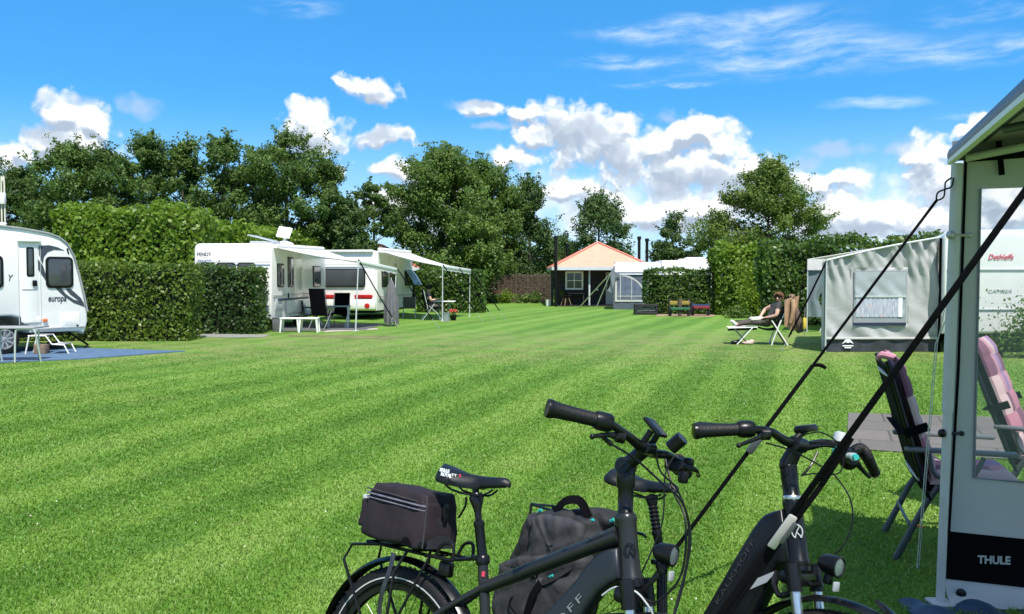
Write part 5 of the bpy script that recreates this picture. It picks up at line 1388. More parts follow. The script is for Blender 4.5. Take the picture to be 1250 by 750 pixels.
for (xa, xb) in ((.72, .35), (.8, .62)):
    mb = MB(); mb.tube([(xa, -.05, .75), (xb, -.12, 0)], .018, 8); mb.build('leg', M['pale_metal'], sm)
mb = MB(); mb.tube([(.02, 0, 0), (.02, 0, ztop)], .018, 8); mb.build('leg', M['pale_metal'], sm)
a = sw_.pt(.0, ztop - .05); b = g(966, 408.5); mb = MB(); mb.tube([a, b], .012, 6); tag(mb.build('guy_rope', M['black_fabric']), 'thin dark guy rope of the small canopy tent ending behind the lounge chair', 'rope')
p = g(982, 411); ym = empty('rope_marker', p, label='yellow rope marker standing between the lounge chair and the silver awning', cat='marker')
mb = MB(); mb.tube([(0, 0, 0), (.005, 0, .85)], .010, 8); mb.build('rod', M['alu'], ym)
mb = MB(); mb.lathe([(0, .20), (.04, .21), (.05, .24), (.05, .48), (.04, .51), (0, .52)], (0, 0, 0), seg=12); mb.build('sleeve', M['yellow_plastic'], ym)

# ------------------------------------------------------------------ people
def body(name, V, E, Rd, matmap, parent, sub=2):
    """one continuous skinned figure; V joints, E bones, Rd radii, matmap bone index -> material slot"""
    me = bpy.data.meshes.new(name + '_skel'); me.from_pydata(V, E, []); o = bpy.data.objects.new(name + '_skel', me); COL.objects.link(o)
    o.modifiers.new('skin', 'SKIN')
    for i, r in enumerate(Rd):
        sv = me.skin_vertices[0].data[i]; sv.radius = r if hasattr(r, '__len__') else (r, r); sv.use_root = (i == 0)
    s = o.modifiers.new('sub', 'SUBSURF'); s.levels = sub; s.render_levels = sub
    dg = bpy.context.evaluated_depsgraph_get(); dg.update()
    m2 = bpy.data.meshes.new_from_object(o.evaluated_get(dg)); bpy.data.objects.remove(o)
    m2.name = name
    m2.materials.clear()
    mats = [M[k] for k in ('skin', matmap['top'], matmap['legs'], matmap['foot'])]
    for m in mats: m2.materials.append(m)
    Va = [Vector(v) for v in V]
    for p in m2.polygons:
        c = p.center; best = 9e9; bi = 0
        for i, (a, b) in enumerate(E):
            ab = Va[b] - Va[a]; t = max(0, min(1, (c - Va[a]).dot(ab) / max(ab.length_squared, 1e-9)))
            ra, rb = Rd[a], Rd[b]; ra = min(ra) if hasattr(ra, '__len__') else ra; rb = min(rb) if hasattr(rb, '__len__') else rb
            d = (Va[a] + ab * t - c).length - (ra + (rb - ra) * t)
            if d < best: best = d; bi = i; bt = t
        s = matmap['bones'][bi]
        p.material_index = s(bt) if callable(s) else s
        p.use_smooth = True
    ob = bpy.data.objects.new(name, m2); COL.objects.link(ob); ob.parent = parent
    return ob

def seated(root, J, mm, hair_m, shades=True, look=(-.8, -.6, 0), fat=1.0):
    """J: dict of joint positions; builds body, head with face, hair, hands with fingers"""
    names = ['pelvis', 'waist', 'chest', 'neck0', 'neck1', 'head0', 'head1', 'lsh', 'lel', 'lwr', 'rsh', 'rel', 'rwr', 'lhip', 'lkn', 'lan', 'ltoe', 'rhip', 'rkn', 'ran', 'rtoe', 'lpalm', 'rpalm']
    V = [tuple(J[n]) for n in names]; ix = {n: i for i, n in enumerate(names)}
    Rd = dict(pelvis=(.15, .13), waist=(.145, .12), chest=(.15, .115), neck0=(.06, .06), neck1=(.05, .05), head0=(.072, .08), head1=(.085, .095), lsh=.062, lel=.043, lwr=.029, rsh=.062, rel=.043, rwr=.029,
              lhip=.095, lkn=.062, lan=.04, ltoe=.032, rhip=.095, rkn=.062, ran=.04, rtoe=.032, lpalm=(.036, .022), rpalm=(.036, .022))
    Rd = {k: (tuple(x * fat for x in v) if hasattr(v, '__len__') else v * fat) if not k.startswith('head') and 'palm' not in k else v for k, v in Rd.items()}
    bones = [('pelvis', 'waist', 1), ('waist', 'chest', 1), ('chest', 'neck0', 1), ('neck0', 'neck1', 0), ('neck1', 'head0', 0), ('head0', 'head1', 0),
             ('chest', 'lsh', 1), ('lsh', 'lel', lambda t: 1 if t < .42 else 0), ('lel', 'lwr', 0), ('lwr', 'lpalm', 0), ('chest', 'rsh', 1), ('rsh', 'rel', lambda t: 1 if t < .42 else 0), ('rel', 'rwr', 0), ('rwr', 'rpalm', 0),
             ('pelvis', 'lhip', 2), ('lhip', 'lkn', 2), ('lkn', 'lan', lambda t: 2 if t < .86 else 0), ('lan', 'ltoe', 3), ('pelvis', 'rhip', 2), ('rhip', 'rkn', 2), ('rkn', 'ran', lambda t: 2 if t < .86 else 0), ('ran', 'rtoe', 3)]
    # fingers are short chains grown from the palms
    E = [(ix[a], ix[b]) for a, b, _ in bones]; bm_ = [c for *_, c in bones]; R_ = [Rd[n] for n in names]
    for side in ('l', 'r'):
        pw = Vector(J[side + 'palm']); dr = (pw - Vector(J[side + 'wr'])).normalized(); side_v = dr.cross(Vector((0, 0, 1)))
        if side_v.length < .1: side_v = Vector((0, 1, 0))
        side_v.normalize(); dn = Vector((0, 0, -1))
        for k, (off, ln) in enumerate(((-.030, .065), (-.010, .078), (.010, .072), (.030, .055))):
            a = pw + side_v * off * .9 + dr * .02; b = a + dr * ln * .6 + dn * .008; c = b + dr * ln * .4 + dn * .022
            i = len(V); V += [tuple(a), tuple(b), tuple(c)]; R_ += [.0105, .0095, .008]
            E += [(ix[side + 'palm'], i), (i, i + 1), (i + 1, i + 2)]; bm_ += [0, 0, 0]
        i = len(V); a = pw - side_v * .035 - dr * .02; V += [tuple(a), tuple(a - side_v * .02 + dr * .035)]; R_ += [.012, .010]; E += [(ix[side + 'palm'], i), (i, i + 1)]; bm_ += [0, 0]
    mm['bones'] = bm_
    b = body('body', V, E, R_, mm, root)
    hc = Vector(J['head0']).lerp(Vector(J['head1']), .55); lk = Vector(look).normalized(); up = Vector((0, 0, 1)); up = (up - lk * up.dot(lk)).normalized(); sd_ = lk.cross(up)
    mb = MB()
    mb.tube([hc + lk * .085 + up * .02, hc + lk * .118 - up * .022, hc + lk * .095 - up * .035], [.008, .016, .008], 8)       # nose
    for s in (-1, 1): mb.ball(hc + sd_ * s * .088 - lk * .005, (.014, .022, .03))
    mb.build('face', M['skin'], b)
    mb = MB(); mb.tube([hc + lk * .092 - up * .062 + sd_ * k for k in (-.024, 0, .024)], .006, 6); mb.build('mouth', mat('lips', (.45, .14, .12), .5), b)
    mb = MB()
    for k in range(150):
        an = random.uniform(0, 2 * PI); el = random.uniform(-.25, 1.0) * PI / 2
        dv = lk * math.cos(el) * math.cos(an) + sd_ * math.cos(el) * math.sin(an) + up * math.sin(el)
        if dv.dot(lk) > .62 and dv.dot(up) < .52: continue
        if dv.dot(lk) > .25 and dv.dot(up) < -.05: continue
        c = hc + up * .018 + dv * .092; tg = (up * -.5 + sd_ * random.uniform(-.6, .6) - lk * .5)
        mb.tube([c - tg * .02, c + dv * .018, c + tg * .045], [.016, .022, .010], 5)
    mb.build('hair', M[hair_m], b)
    if shades:
        mb = MB()
        for s in (-1, 1):
            c = hc + lk * .092 + up * .012 + sd_ * s * .034; mb.lathe([(0, -.006), (.030, -.006), (.033, .0), (.030, .006), (0, .008)], c, lk + sd_ * s * .25, 14)
        mb.tube([hc + lk * .097 + up * .016 - sd_ * .03, hc + lk * .097 + up * .016 + sd_ * .03], .006, 6)
        for s in (-1, 1): mb.tube([hc + lk * .088 + up * .016 + sd_ * s * .062, hc + sd_ * s * .092 + up * .012], .005, 6)
        mb.build('sunglasses', M['black_plastic'], b)
    else:
        mb = MB()
        for s in (-1, 1): mb.ball(hc + lk * .085 + up * .012 + sd_ * s * .034, (.012, .012, .008))
        mb.build('eyes', M['black_plastic'], b)
    return b

LY = 20.15
LX = at(940, 338, LY).x
# lounge chair
LR = (0, 0, R(-11))
lc = empty('lounge_chair', (LX, LY, 0), LR, label='reclining camping chair with leg rest under the sunbathing woman', cat='chair')
mb = MB(); mb.grid(lambda u, v: (-.28 + .46 * u, -.25 + .5 * v, .44 - .05 * math.sin(PI * u) - .02 * u), 8, 6, .03); mb.build('seat', M['black_fabric'], lc)
mb = MB(); mb.grid(lambda u, v: (.18 + .30 * u, -.25 + .5 * v, .42 + .76 * u - .03 * math.sin(PI * v)), 8, 6, .035); mb.build('backrest', M['black_fabric'], lc)
mb = MB(); mb.grid(lambda u, v: (-.98 + .66 * u, -.23 + .46 * v, .38 + .03 * u - .03 * math.sin(PI * v)), 8, 6, .03); mb.build('leg_rest', M['black_fabric'], lc)
for s in (-1, 1):
    y = s * .27
    mb = MB(); mb.tube([(.24, y, .62), (.02, y, .0)], .017, 8); mb.build('leg', M['white_plastic'], lc)
    mb = MB(); mb.tube([(.02, y, .60), (.40, y, .0)], .017, 8); mb.build('leg', M['dark_grey_metal'] if s > 0 else M['white_plastic'], lc)
    mb = MB(); mb.tube([(.16, y, .40), (.50, y, 1.20)], .016, 8); mb.build('back_frame', M['white_plastic'], lc)
    mb = MB(); mb.box((.05, y, .64), (.48, .06, .03), .012); mb.build('armrest', M['black_plastic'], lc)
    mb = MB(); mb.tube([(-1.0, y * .9, .40), (-.30, y * .9, .43)], .015, 8); mb.build('rest_frame', M['white_plastic'], lc)
    mb = MB(); mb.tube([(-.85, y * .9, .40), (-.50, y * .9, .0)], .015, 8); mb.build('leg', M['dark_grey_metal'], lc)
    mb = MB(); mb.tube([(-.42, y * .9, .41), (-.78, y * .9, .0)], .015, 8); mb.build('leg', M['white_plastic'], lc)
wm = empty('person', (LX, LY, 0), LR, label='woman in sunglasses and charcoal clothes reclining in the sun with legs up', cat='person')
J = dict(pelvis=(.02, 0, .55), waist=(.09, -.01, .70), chest=(.17, -.03, .90), neck0=(.22, -.05, 1.03), neck1=(.22, -.06, 1.07), head0=(.205, -.075, 1.11), head1=(.20, -.08, 1.175),
         lsh=(.18, -.20, .98), lel=(.13, -.30, .72), lwr=(-.09, -.20, .66), rsh=(.16, .15, .97), rel=(-.08, .30, .84), rwr=(-.20, .12, .68), lpalm=(-.17, -.15, .64), rpalm=(-.24, .04, .65),
         lhip=(-.05, -.10, .53), lkn=(-.42, -.11, .55), lan=(-.80, -.09, .47), ltoe=(-.90, -.12, .58), rhip=(-.05, .10, .53), rkn=(-.43, .10, .57), ran=(-.82, .09, .48), rtoe=(-.92, .12, .58))
seated(wm, J, dict(top='shirt', legs='trousers', foot='shoe_white'), 'hair', True, (-.42, -.90, -.05), 1.16)
mb = MB(); mb.box((-.30, -.06, .63), (.34, .22, .02), .004, Euler((R(8), R(-6), R(12)))); mb.box((-.31, -.05, .652), (.30, .2, .012), .003, Euler((R(8), R(-3), R(10))))
o = mb.build('magazine', mat('paper', (.74, .70, .60), .7)); o.location = (LX, LY, 0); o.rotation_euler = LR; tag(o, 'open magazine lying on the lap of the sunbathing woman', 'magazine')
# jacket draped over the back
jk = empty('jacket', (LX, LY, 0), LR, label='tan jacket draped over the back of the lounge chair', cat='jacket')
def drape(u, v):
    # v 0 front hem .. 1 back hem over the top of the chair back
    w = -.30 + .60 * u
    if v < .25: t = v / .25; return (.36 + .13 * t, w, .95 + .26 * t)
    t = (v - .25) / .75
    return (.51 + .10 * t + .03 * math.sin(u * 12 + t * 4) + .05 * t * math.sin(u * 5), w * (1 + .12 * t), 1.23 - .86 * t - .08 * t * math.sin(u * 6))
mb = MB(); mb.grid(drape, 24, 24, .018); mb.build('cloth', M['tan'], jk)
def wing(u, v):
    return (.30 + .34 * u + .06 * v * math.sin(u * 5), -.31 - .05 * math.sin(u * 9 + v * 3) - .04 * v, 1.20 - .10 * (1 - u) - (.62 + .20 * math.sin(u * 2.6)) * v)
mb = MB(); mb.grid(wing, 18, 18, .016); mb.build('hanging_front', M['tan'], jk)
mb = MB(); mb.tube([(.50, -.30, 1.10), (.50, -.37, .85), (.44, -.36, .55)], [.06, .055, .045], 10, smooth=4); mb.build('sleeve', M['tan'], jk)
mb = MB(); mb.tube([(.56, -.28, .9), (.62, -.34, .6), (.68, -.32, .33)], [.07, .085, .06], 10, smooth=4); mb.build('lining', M['brown_cloth'], jk)
p = g(913.5, 421)
mb = MB(); mb.ball((0, 0, .05), (.14, .05, .05)); mb.ball((.08, 0, .075), (.06, .045, .055)); o = mb.build('shoe', M['shoe_pink']); o.location = p; tag(o, 'pale pink shoe lying on the grass beside the leg rest', 'shoe')
mb = MB(); mb.ball((0, 0, .05), (.13, .05, .05)); mb.ball((.07, 0, .07), (.06, .045, .05)); o = mb.build('shoe', M['black_plastic']); o.location = g(898, 420.6); tag(o, 'dark shoe on the grass at the foot of the leg rest', 'shoe')

# person at the second pitch
q = PERSON_CHAIR
pe = empty('person', q, (0, 0, R(12 + 180)), 'person in dark clothes sitting at the white table under the awning', 'person')
J = dict(pelvis=(-.14, 0, .55), waist=(-.09, 0, .72), chest=(-.04, 0, .93), neck0=(-.03, 0, 1.07), neck1=(-.04, 0, 1.11), head0=(-.06, 0, 1.16), head1=(-.07, 0, 1.22),
         lsh=(-.04, -.18, 1.0), lel=(-.12, -.24, .76), lwr=(-.36, -.16, .80), rsh=(-.04, .18, 1.0), rel=(-.12, .24, .76), rwr=(-.36, .14, .80), lpalm=(-.43, -.12, .81), rpalm=(-.43, .10, .81),
         lhip=(-.18, -.10, .53), lkn=(-.58, -.12, .53), lan=(-.60, -.12, .08), ltoe=(-.74, -.13, .04), rhip=(-.18, .10, .53), rkn=(-.58, .12, .53), ran=(-.60, .12, .08), rtoe=(-.74, .13, .04))
seated(pe, J, dict(top='jersey', legs='trousers', foot='black_plastic'), 'core', False, (-1, .1, -.25))

# ------------------------------------------------------------------ near awning (end panel, canopy, post)
NA = empty('awning', (2.19, 4.17, 0), label='grey awning with black skirt band, clear window and rolled canopy edge near the bicycles', cat='awning')
OA = Vector((2.19, 4.17, 0))
pw_ = Wall((2.19, 4.17), math.atan2(-.17, .985))
def pq(px, py, off=0.0):
    t, z = pw_.uv(px, py, off); return pw_.pt(t, z, off)
def panel(name, px_poly, m, d0=0.0, d1=.006, parent=None, sub=0):
    mb = MB(); mb.prism(px_poly, lambda x, y: pq(x, y) + pw_.n * d1 - OA, lambda x, y: pq(x, y) + pw_.n * d0 - OA)
    return mb.build(name, m, parent or NA, smooth=False)
XR = 1660
# upper strip, left strip, lower part, all one cloth with window opening
panel('end_panel', [(1176, 196), (XR, 171), (XR, 216), (1196, 231), (1188, 583), (1250, 588), (XR, 622), (XR, 700), (1156, 650), (1160, 560)], M['panel_grey'])
panel('skirt_band', [(1155.5, 648), (XR, 700), (XR, 762), (1153.5, 706)], mat('black_skirt_band', (.003, .003, .004), .9, var=.2, bump=.15, bscale=30, spec=.08), .004, .010)
mb = MB()
def lowskirt(u, v):
    a = pq(1153.5 + (XR - 1153.5) * u, 706 + 56 * u); fl = (1 - v); 
    return Vector((a.x - .02 * fl * (1 - u) + .03 * fl * math.sin(u * 16), a.y - .07 * fl ** 2 - .04 * fl * math.sin(u * 11 + 1), a.z * v + .01 * (1 - v))) - OA
mb.grid(lowskirt, 40, 8, .006); mb.build('lower_skirt', M['panel_grey'], NA)
panel('clear_window', [(1195.5, 230), (XR, 215), (XR, 623), (1187, 584)], M['clear'], -.004, -.001)
def gable(u, v):
    t = 2.5 * u; z0 = pq(1178 + (XR - 1178) * u, 196 - 25 * u); zt = RA0.z + .066 + .38 * u - .012
    p = pw_.pt(.02 + 2.2 * u, z0.z + (max(zt, z0.z + .02) - z0.z) * v, -.02); return p - OA
RA0 = Vector((2.215, 4.24, 2.275))
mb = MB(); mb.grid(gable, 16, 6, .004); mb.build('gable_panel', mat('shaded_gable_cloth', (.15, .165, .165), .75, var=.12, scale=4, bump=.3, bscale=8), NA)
# welded seams around the window
mb = MB(); mb.tube([pq(1196, 231) + pw_.n * .012 - OA, pq(1188, 583) + pw_.n * .012 - OA, pq(1250, 588) + pw_.n * .012 - OA, pq(XR, 622) + pw_.n * .012 - OA], .006, 6); mb.build('window_seam', mat('grey_seam', (.17, .19, .21), .6), NA)
o_ = pq(1192, 687); x_ = pq(1232, 688.5)
u_ = (x_ - o_)
text_mesh('lettering', 'THULE', M['reflect'], NA, o_ + pw_.n * .012 - OA, u_, (0, 0, 1), pq(1192, 677).z - pq(1192, 687).z, .003, u_.length, bold=.03)
p = pq(1167, 720); mb = MB(); mb.lathe([(0, 0), (.024, 0), (.024, .008), (.012, .014), (0, .014)], p - Vector((0, .045, 0)) - OA, pw_.n, 14); mb.build('eyelet', M['black_plastic'], NA)
# black edge piping on the post side and top
mb = MB(); mb.tube([pq(1178, 197) + pw_.n * .012 - OA, pq(1169, 450) + pw_.n * .012 - OA, pq(1154.5, 700) + pw_.n * .012 - OA], .007, 6); mb.build('edge_piping', M['black_fabric'], NA)
mb = MB(); mb.tube([pq(1178, 196) + pw_.n * .02 - OA, pq(1250, 187) + pw_.n * .02 - OA, pq(XR, 160) + pw_.n * .02 - OA], [.012, .026, .03], 8); mb.build('top_piping', M['black_fabric'], NA)
mb = MB(); a = pq(1219, 172, .03); b = pq(1223, 214, .03); mb.beam(a - OA, b - OA, .026, .006, pw_.n); mb.build('hook_strap', M['black_fabric'], NA)
# post
PB = g(1147.5, 738.5); PT = pq(1168.5, 200, .03); 
mb = MB(); mb.tube([PB - OA, PB.lerp(PT, .45) - OA], .021, 12); mb.tube([PB.lerp(PT, .44) - OA, PT - OA], .027, 12); mb.box(PB - OA + Vector((0, 0, .01)), (.11, .11, .02), .008); mb.build('post', M['grey_paint'], NA)
def clamp(px, py):
    a = pq(px, py, .07); b = pq(px + 24, py + .5, .035)
    mb = MB(); mb.tube([a - OA, b - OA], .007, 8); mb.ball(b - OA, .013); mb.ball(a - OA, (.02, .02, .022)); return mb
clamp(1150, 529).build('clamp', M['black_metal'], NA)
mb = clamp(1160, 287); mb.build('clamp', M['alu'], NA)
# canopy and rolled lead rail
RA = Vector((2.285, 4.24, 2.262)); RB = Vector((1.25, 1.50, 2.235))
rdir = (RB - RA).normalized(); rin = Vector((-rdir.y, rdir.x, 0)).normalized()
if rin.x < 0: rin = -rin
prof_0 = [(-.035, -.055), (-.055, -.045), (-.060, -.015), (-.052, .02), (-.03, .075), (.01, .12), (.06, .15), (.10, .145), (.06, .10), (.01, .02), (-.005, -.03), (-.012, -.055)]
def sweep(name, prof, m, a, b, n=1):
    mb = MB(); vs = []; k = len(prof)
    for i in range(n + 1):
        c = a.lerp(b, i / n)
        for (x, z) in prof: vs.append(c + rin * x + Vector((0, 0, z)) - OA)
    fs = []
    for i in range(n):
        for j in range(k):
            j2 = (j + 1) % k; fs.append((i * k + j, i * k + j2, (i + 1) * k + j2, (i + 1) * k + j))
    fs.append(tuple(range(k))); fs.append(tuple(reversed([n * k + j for j in range(k)])))
    mb.add(vs, fs); return mb.build(name, m, NA, angle=30)
sweep('lead_rail', [(-.052, -.040), (-.060, -.036), (-.060, -.0145), (-.036, -.0145), (-.036, -.040)], M['white_plastic'], RA, RB)
sweep('rail_cover', [(-.059, -.013), (-.062, .012), (-.055, .034), (-.036, .052), (.0, .064), (.12, .079), (.12, .070), (.0, .055), (-.030, .042), (-.046, .024), (-.050, -.012)], M['roof_vinyl'], RA + rdir * .002, RB)
mb = MB()
def can(u, v):
    a = RA.lerp(RB, v) + rin * .10 + Vector((0, 0, .066)); b = a + rin * 2.35 + Vector((0, 0, .38))
    p = a.lerp(b, u); p.z -= .03 * math.sin(PI * u); return p - OA
mb.grid(can, 14, 12, .008); mb.build('canopy', M['canopy_under'], NA)
for v in (.06, .36, .68):
    mb = MB(); a = RA.lerp(RB, v) + rin * .0 + Vector((0, 0, -.03)); b = RA.lerp(RB, v) + rin * 2.4 + Vector((0, 0, .38)); md = a.lerp(b, .5) + Vector((0, 0, .0))
    mb.tube([a - OA, md - OA, b - OA], .019, 10, smooth=6); mb.build('rafter', M['dark_grey_metal'] if v > .1 else M['grey_paint'], NA)
mb = MB(); a = RA.lerp(RB, .5); mb.tube([RA + rin * .9 + Vector((0, 0, .13)) - OA, RB + rin * .9 + Vector((0, 0, .13)) - OA], .018, 8); mb.build('roof_pole', M['alu'], NA)

# guy straps of this awning
def web(pts, w, t, m, name, parent, o, up=(0, -1, 0)):
    mb = MB(); pts = [Vector(p) - o for p in pts]
    for i in range(len(pts) - 1): mb.beam(pts[i], pts[i + 1], w, t, up, .0015)
    return mb.build(name, m, parent)
A1 = PT + Vector((-.045, -.03, -.09)); B1 = Vector((.60, 4.08, 0))
gr = empty('guy_strap', B1, label='long black guy strap hooked to the awning post top with a dangling buckle', cat='strap')
k1 = A1.lerp(B1, .43)
web([A1 + (B1 - A1).normalized() * .112, k1], .013, .008, M['black_fabric'], 'webbing', gr, B1); web([k1, B1], .019, .010, M['black_fabric'], 'webbing', gr, B1)
mb = MB(); d1_ = (B1 - A1).normalized(); sv = d1_.cross(Vector((0, 1, 0))).normalized()
mb.tube([A1 + d1_ * t + sv * s - B1 for t, s in ((-.02, 0), (.02, .018), (.05, .0), (.085, -.018), (.115, 0), (.085, .018), (.05, 0), (.02, -.018), (-.015, -.008))], .0045, 6, smooth=4); mb.build('hook', M['black_metal'], gr)
mb = MB(); mb.tube([k1 - B1, k1 + Vector((.03, -.02, .004)) - B1, k1 + Vector((.058, -.02, -.012)) - B1], [.007, .010, .008], 8, smooth=4, flat=.35); mb.build('buckle_tail', M['black_fabric'], gr)
k2 = A1.lerp(B1, .60); mb = MB(); mb.beam(k2 - d1_ * .05 - B1 + Vector((0, -.012, 0)), k2 + d1_ * .09 - B1 + Vector((0, -.012, 0)), .036, .018, (0, -1, 0), .006); mb.build('cam_buckle', M['dark_grey_metal'], gr)
# second strap passes in front of the step-through bicycle
pM = at(946, 657, 1.93); A2 = RA.lerp(RB, .95) + Vector((-.03, 0, -.045)); dd = (pM - A2).normalized(); B2 = pM + dd * (pM.z / -dd.z)
g2 = empty('guy_strap', B2, label='thick black ratchet strap with silver buckle crossing in front of the step-through bicycle', cat='strap')
kb = pM + dd * -.01
web([A2, kb - dd * .03], .0145, .006, M['black_fabric'], 'webbing', g2, B2); web([kb, B2], .017, .008, M['black_fabric'], 'webbing', g2, B2)
s2 = dd.cross(Vector((0, 1, 0))).normalized()
if s2.x < 0: s2 = -s2
web([A2.lerp(pM, .78) + s2 * .008, A2.lerp(pM, .88) + s2 * .016, A2.lerp(pM, .99) + s2 * .014, B2 + s2 * .03], .014, .004, M['black_fabric'], 'loose_tail', g2, B2)
mb = MB(); n_ = Vector((0, -1, 0))
mb.beam(kb - dd * .062 - B2 + n_ * .012, kb + dd * .035 - B2 + n_ * .012, .022, .010, n_, .005); mb.build('buckle', M['buckle'], g2)
mb = MB(); mb.beam(kb - dd * .05 - B2 + n_ * .020 + s2 * .010, kb + dd * .012 - B2 + n_ * .020 + s2 * .010, .010, .010, n_, .004); mb.build('buckle_lever', M['dark_grey_metal'], g2)
# thin pale line with orange runner
a = pq(1158, 383, .06); m1 = at(1142, 420, 4.3); b = g(1119, 697)
tl = empty('guy_line', b, label='thin pale guy line with an orange runner beside the awning post', cat='line')
mb = MB(); mb.tube([a - b, m1 - b, Vector((0, 0, 0))], .0028, 5); mb.tube([a - b + Vector((-.02, 0, .02)), m1 - b + Vector((.02, .02, 0)), Vector((.012, 0, .02))], .0022, 5); mb.build('cord', M['rope'], tl)
q = at(1124, 643, 4.55); mb = MB(); mb.beam(q - b - Vector((.018, 0, -.006)), q - b + Vector((.018, 0, -.006)), .012, .012, bev=.003); mb.build('runner', M['orange_plastic'], tl)
mb = MB(); mb.tube([(0, 0, -.03), (.01, 0, .04)], .004, 6); mb.build('peg', M['alu'], tl)
# dark blue sheet at the post foot
mb = MB(); a = g(1105, 741); b = g(1150, 738)
def tarp(u, v):
    x = a.x - .02 + 1.4 * u; y = 4.12 - .75 * v + .1 * u
    return (x, y, .018 + .014 * math.sin(x * 23 + y * 9) + .010 * math.sin(x * 9 - y * 31))
mb.grid(tarp, 40, 24, .004); tag(mb.build('groundsheet', M['blue_tarp']), 'crumpled dark blue sheet at the foot of the awning post', 'groundsheet')

# ------------------------------------------------------------------ the two padded recliners
def plaid(name, seed):
    m, nt = _nt(name); N = NT(nt); out = N.n('ShaderNodeOutputMaterial')
    at_ = N.n('ShaderNodeAttribute'); at_.attribute_name = 'cell'
    s = N.n('ShaderNodeSeparateXYZ', {0: at_.outputs['Vector']})
    u = N.math('FLOOR', s.outputs[0]); v = N.math('FLOOR', s.outputs[1])
    wn_ = N.n('ShaderNodeTexWhiteNoise', {'Vector': N.n('ShaderNodeCombineXYZ', {0: u, 1: v, 2: float(seed)}).outputs[0]}, noise_dimensions='3D').outputs[0]
    c = N.n('ShaderNodeValToRGB', {0: wn_}); cr_ = c.color_ramp; cr_.interpolation = 'CONSTANT'
    pal = [(0, (.42, .16, .21)), (.28, (.15, .05, .09)), (.52, (.54, .38, .37)), (.62, (.26, .16, .33)), (.76, (.46, .22, .27))]
    while len(cr_.elements) < len(pal): cr_.elements.new(.9)
    for i, (p, q) in enumerate(pal): cr_.elements[i].position = p; cr_.elements[i].color = q + (1,)
    nz = N.n('ShaderNodeTexNoise', {'Vector': at_.outputs['Vector'], 'Scale': 30.0, 'Detail': 3.0}).outputs[0]
    col = N.mix(N.math('MULTIPLY', nz, .25), c.outputs[0], (.3, .2, .25))
    bp = N.n('ShaderNodeBump', {'Strength': .3, 'Distance': .004, 'Height': nz}).outputs[0]
    nt.links.new(N.n('ShaderNodeBsdfPrincipled', {'Base Color': col, 'Roughness': .9, 'Normal': bp}).outputs[0], out.inputs[0])
    return m
PL = plaid('pink_plaid_cotton', 3)
def cushion_part(name, parent, fn, nrm, n_len, n_w, th, L, Wd):
    """quilted pad: fn(u, v) on the support, nrm its outward direction"""
    nu, nv = n_len * 8, n_w * 6
    nrm = Vector(nrm).normalized(); vs = []; cell = []
    for side in (1, 0):
        for j in range(nv + 1):
            for i in range(nu + 1):
                u, v = i / nu, j / nv
                puff = (abs(math.sin(PI * u * n_len)) ** .5) * .16 + .84
                edge = min(1, 8 * min(u, 1 - u) + .12) ** .5 * min(1, 6 * min(v, 1 - v) + .12) ** .5
                p = Vector(fn(u, v)) + nrm * (.012 + (th * puff * edge if side else 0)); vs.append(p); cell.append((u * n_len * 1.0, v * n_w, 0))
    w = nu + 1; off = w * (nv + 1); fs = []
    for j in range(nv):
        for i in range(nu):
            a = j * w + i; fs.append((a, a + 1, a + w + 1, a + w)); b = off + a; fs.append((b, b + w, b + w + 1, b + 1))
    for i in range(nu):
        fs.append((i, off + i, off + i + 1, i + 1)); k = nv * w + i; fs.append((k, k + 1, off + k + 1, off + k))
    for j in range(nv):
        a = j * w; fs.append((a, a + w, off + a + w, off + a)); b = a + nu; fs.append((b, off + b, off + b + w, b + w))
    mb = MB(); mb.add(vs, fs); o = mb.build(name, PL, parent)
    at_ = o.data.attributes.new('cell', 'FLOAT_VECTOR', 'POINT'); at_.data.foreach_set('vector', np.array(cell, dtype=np.float32).ravel())
    return o
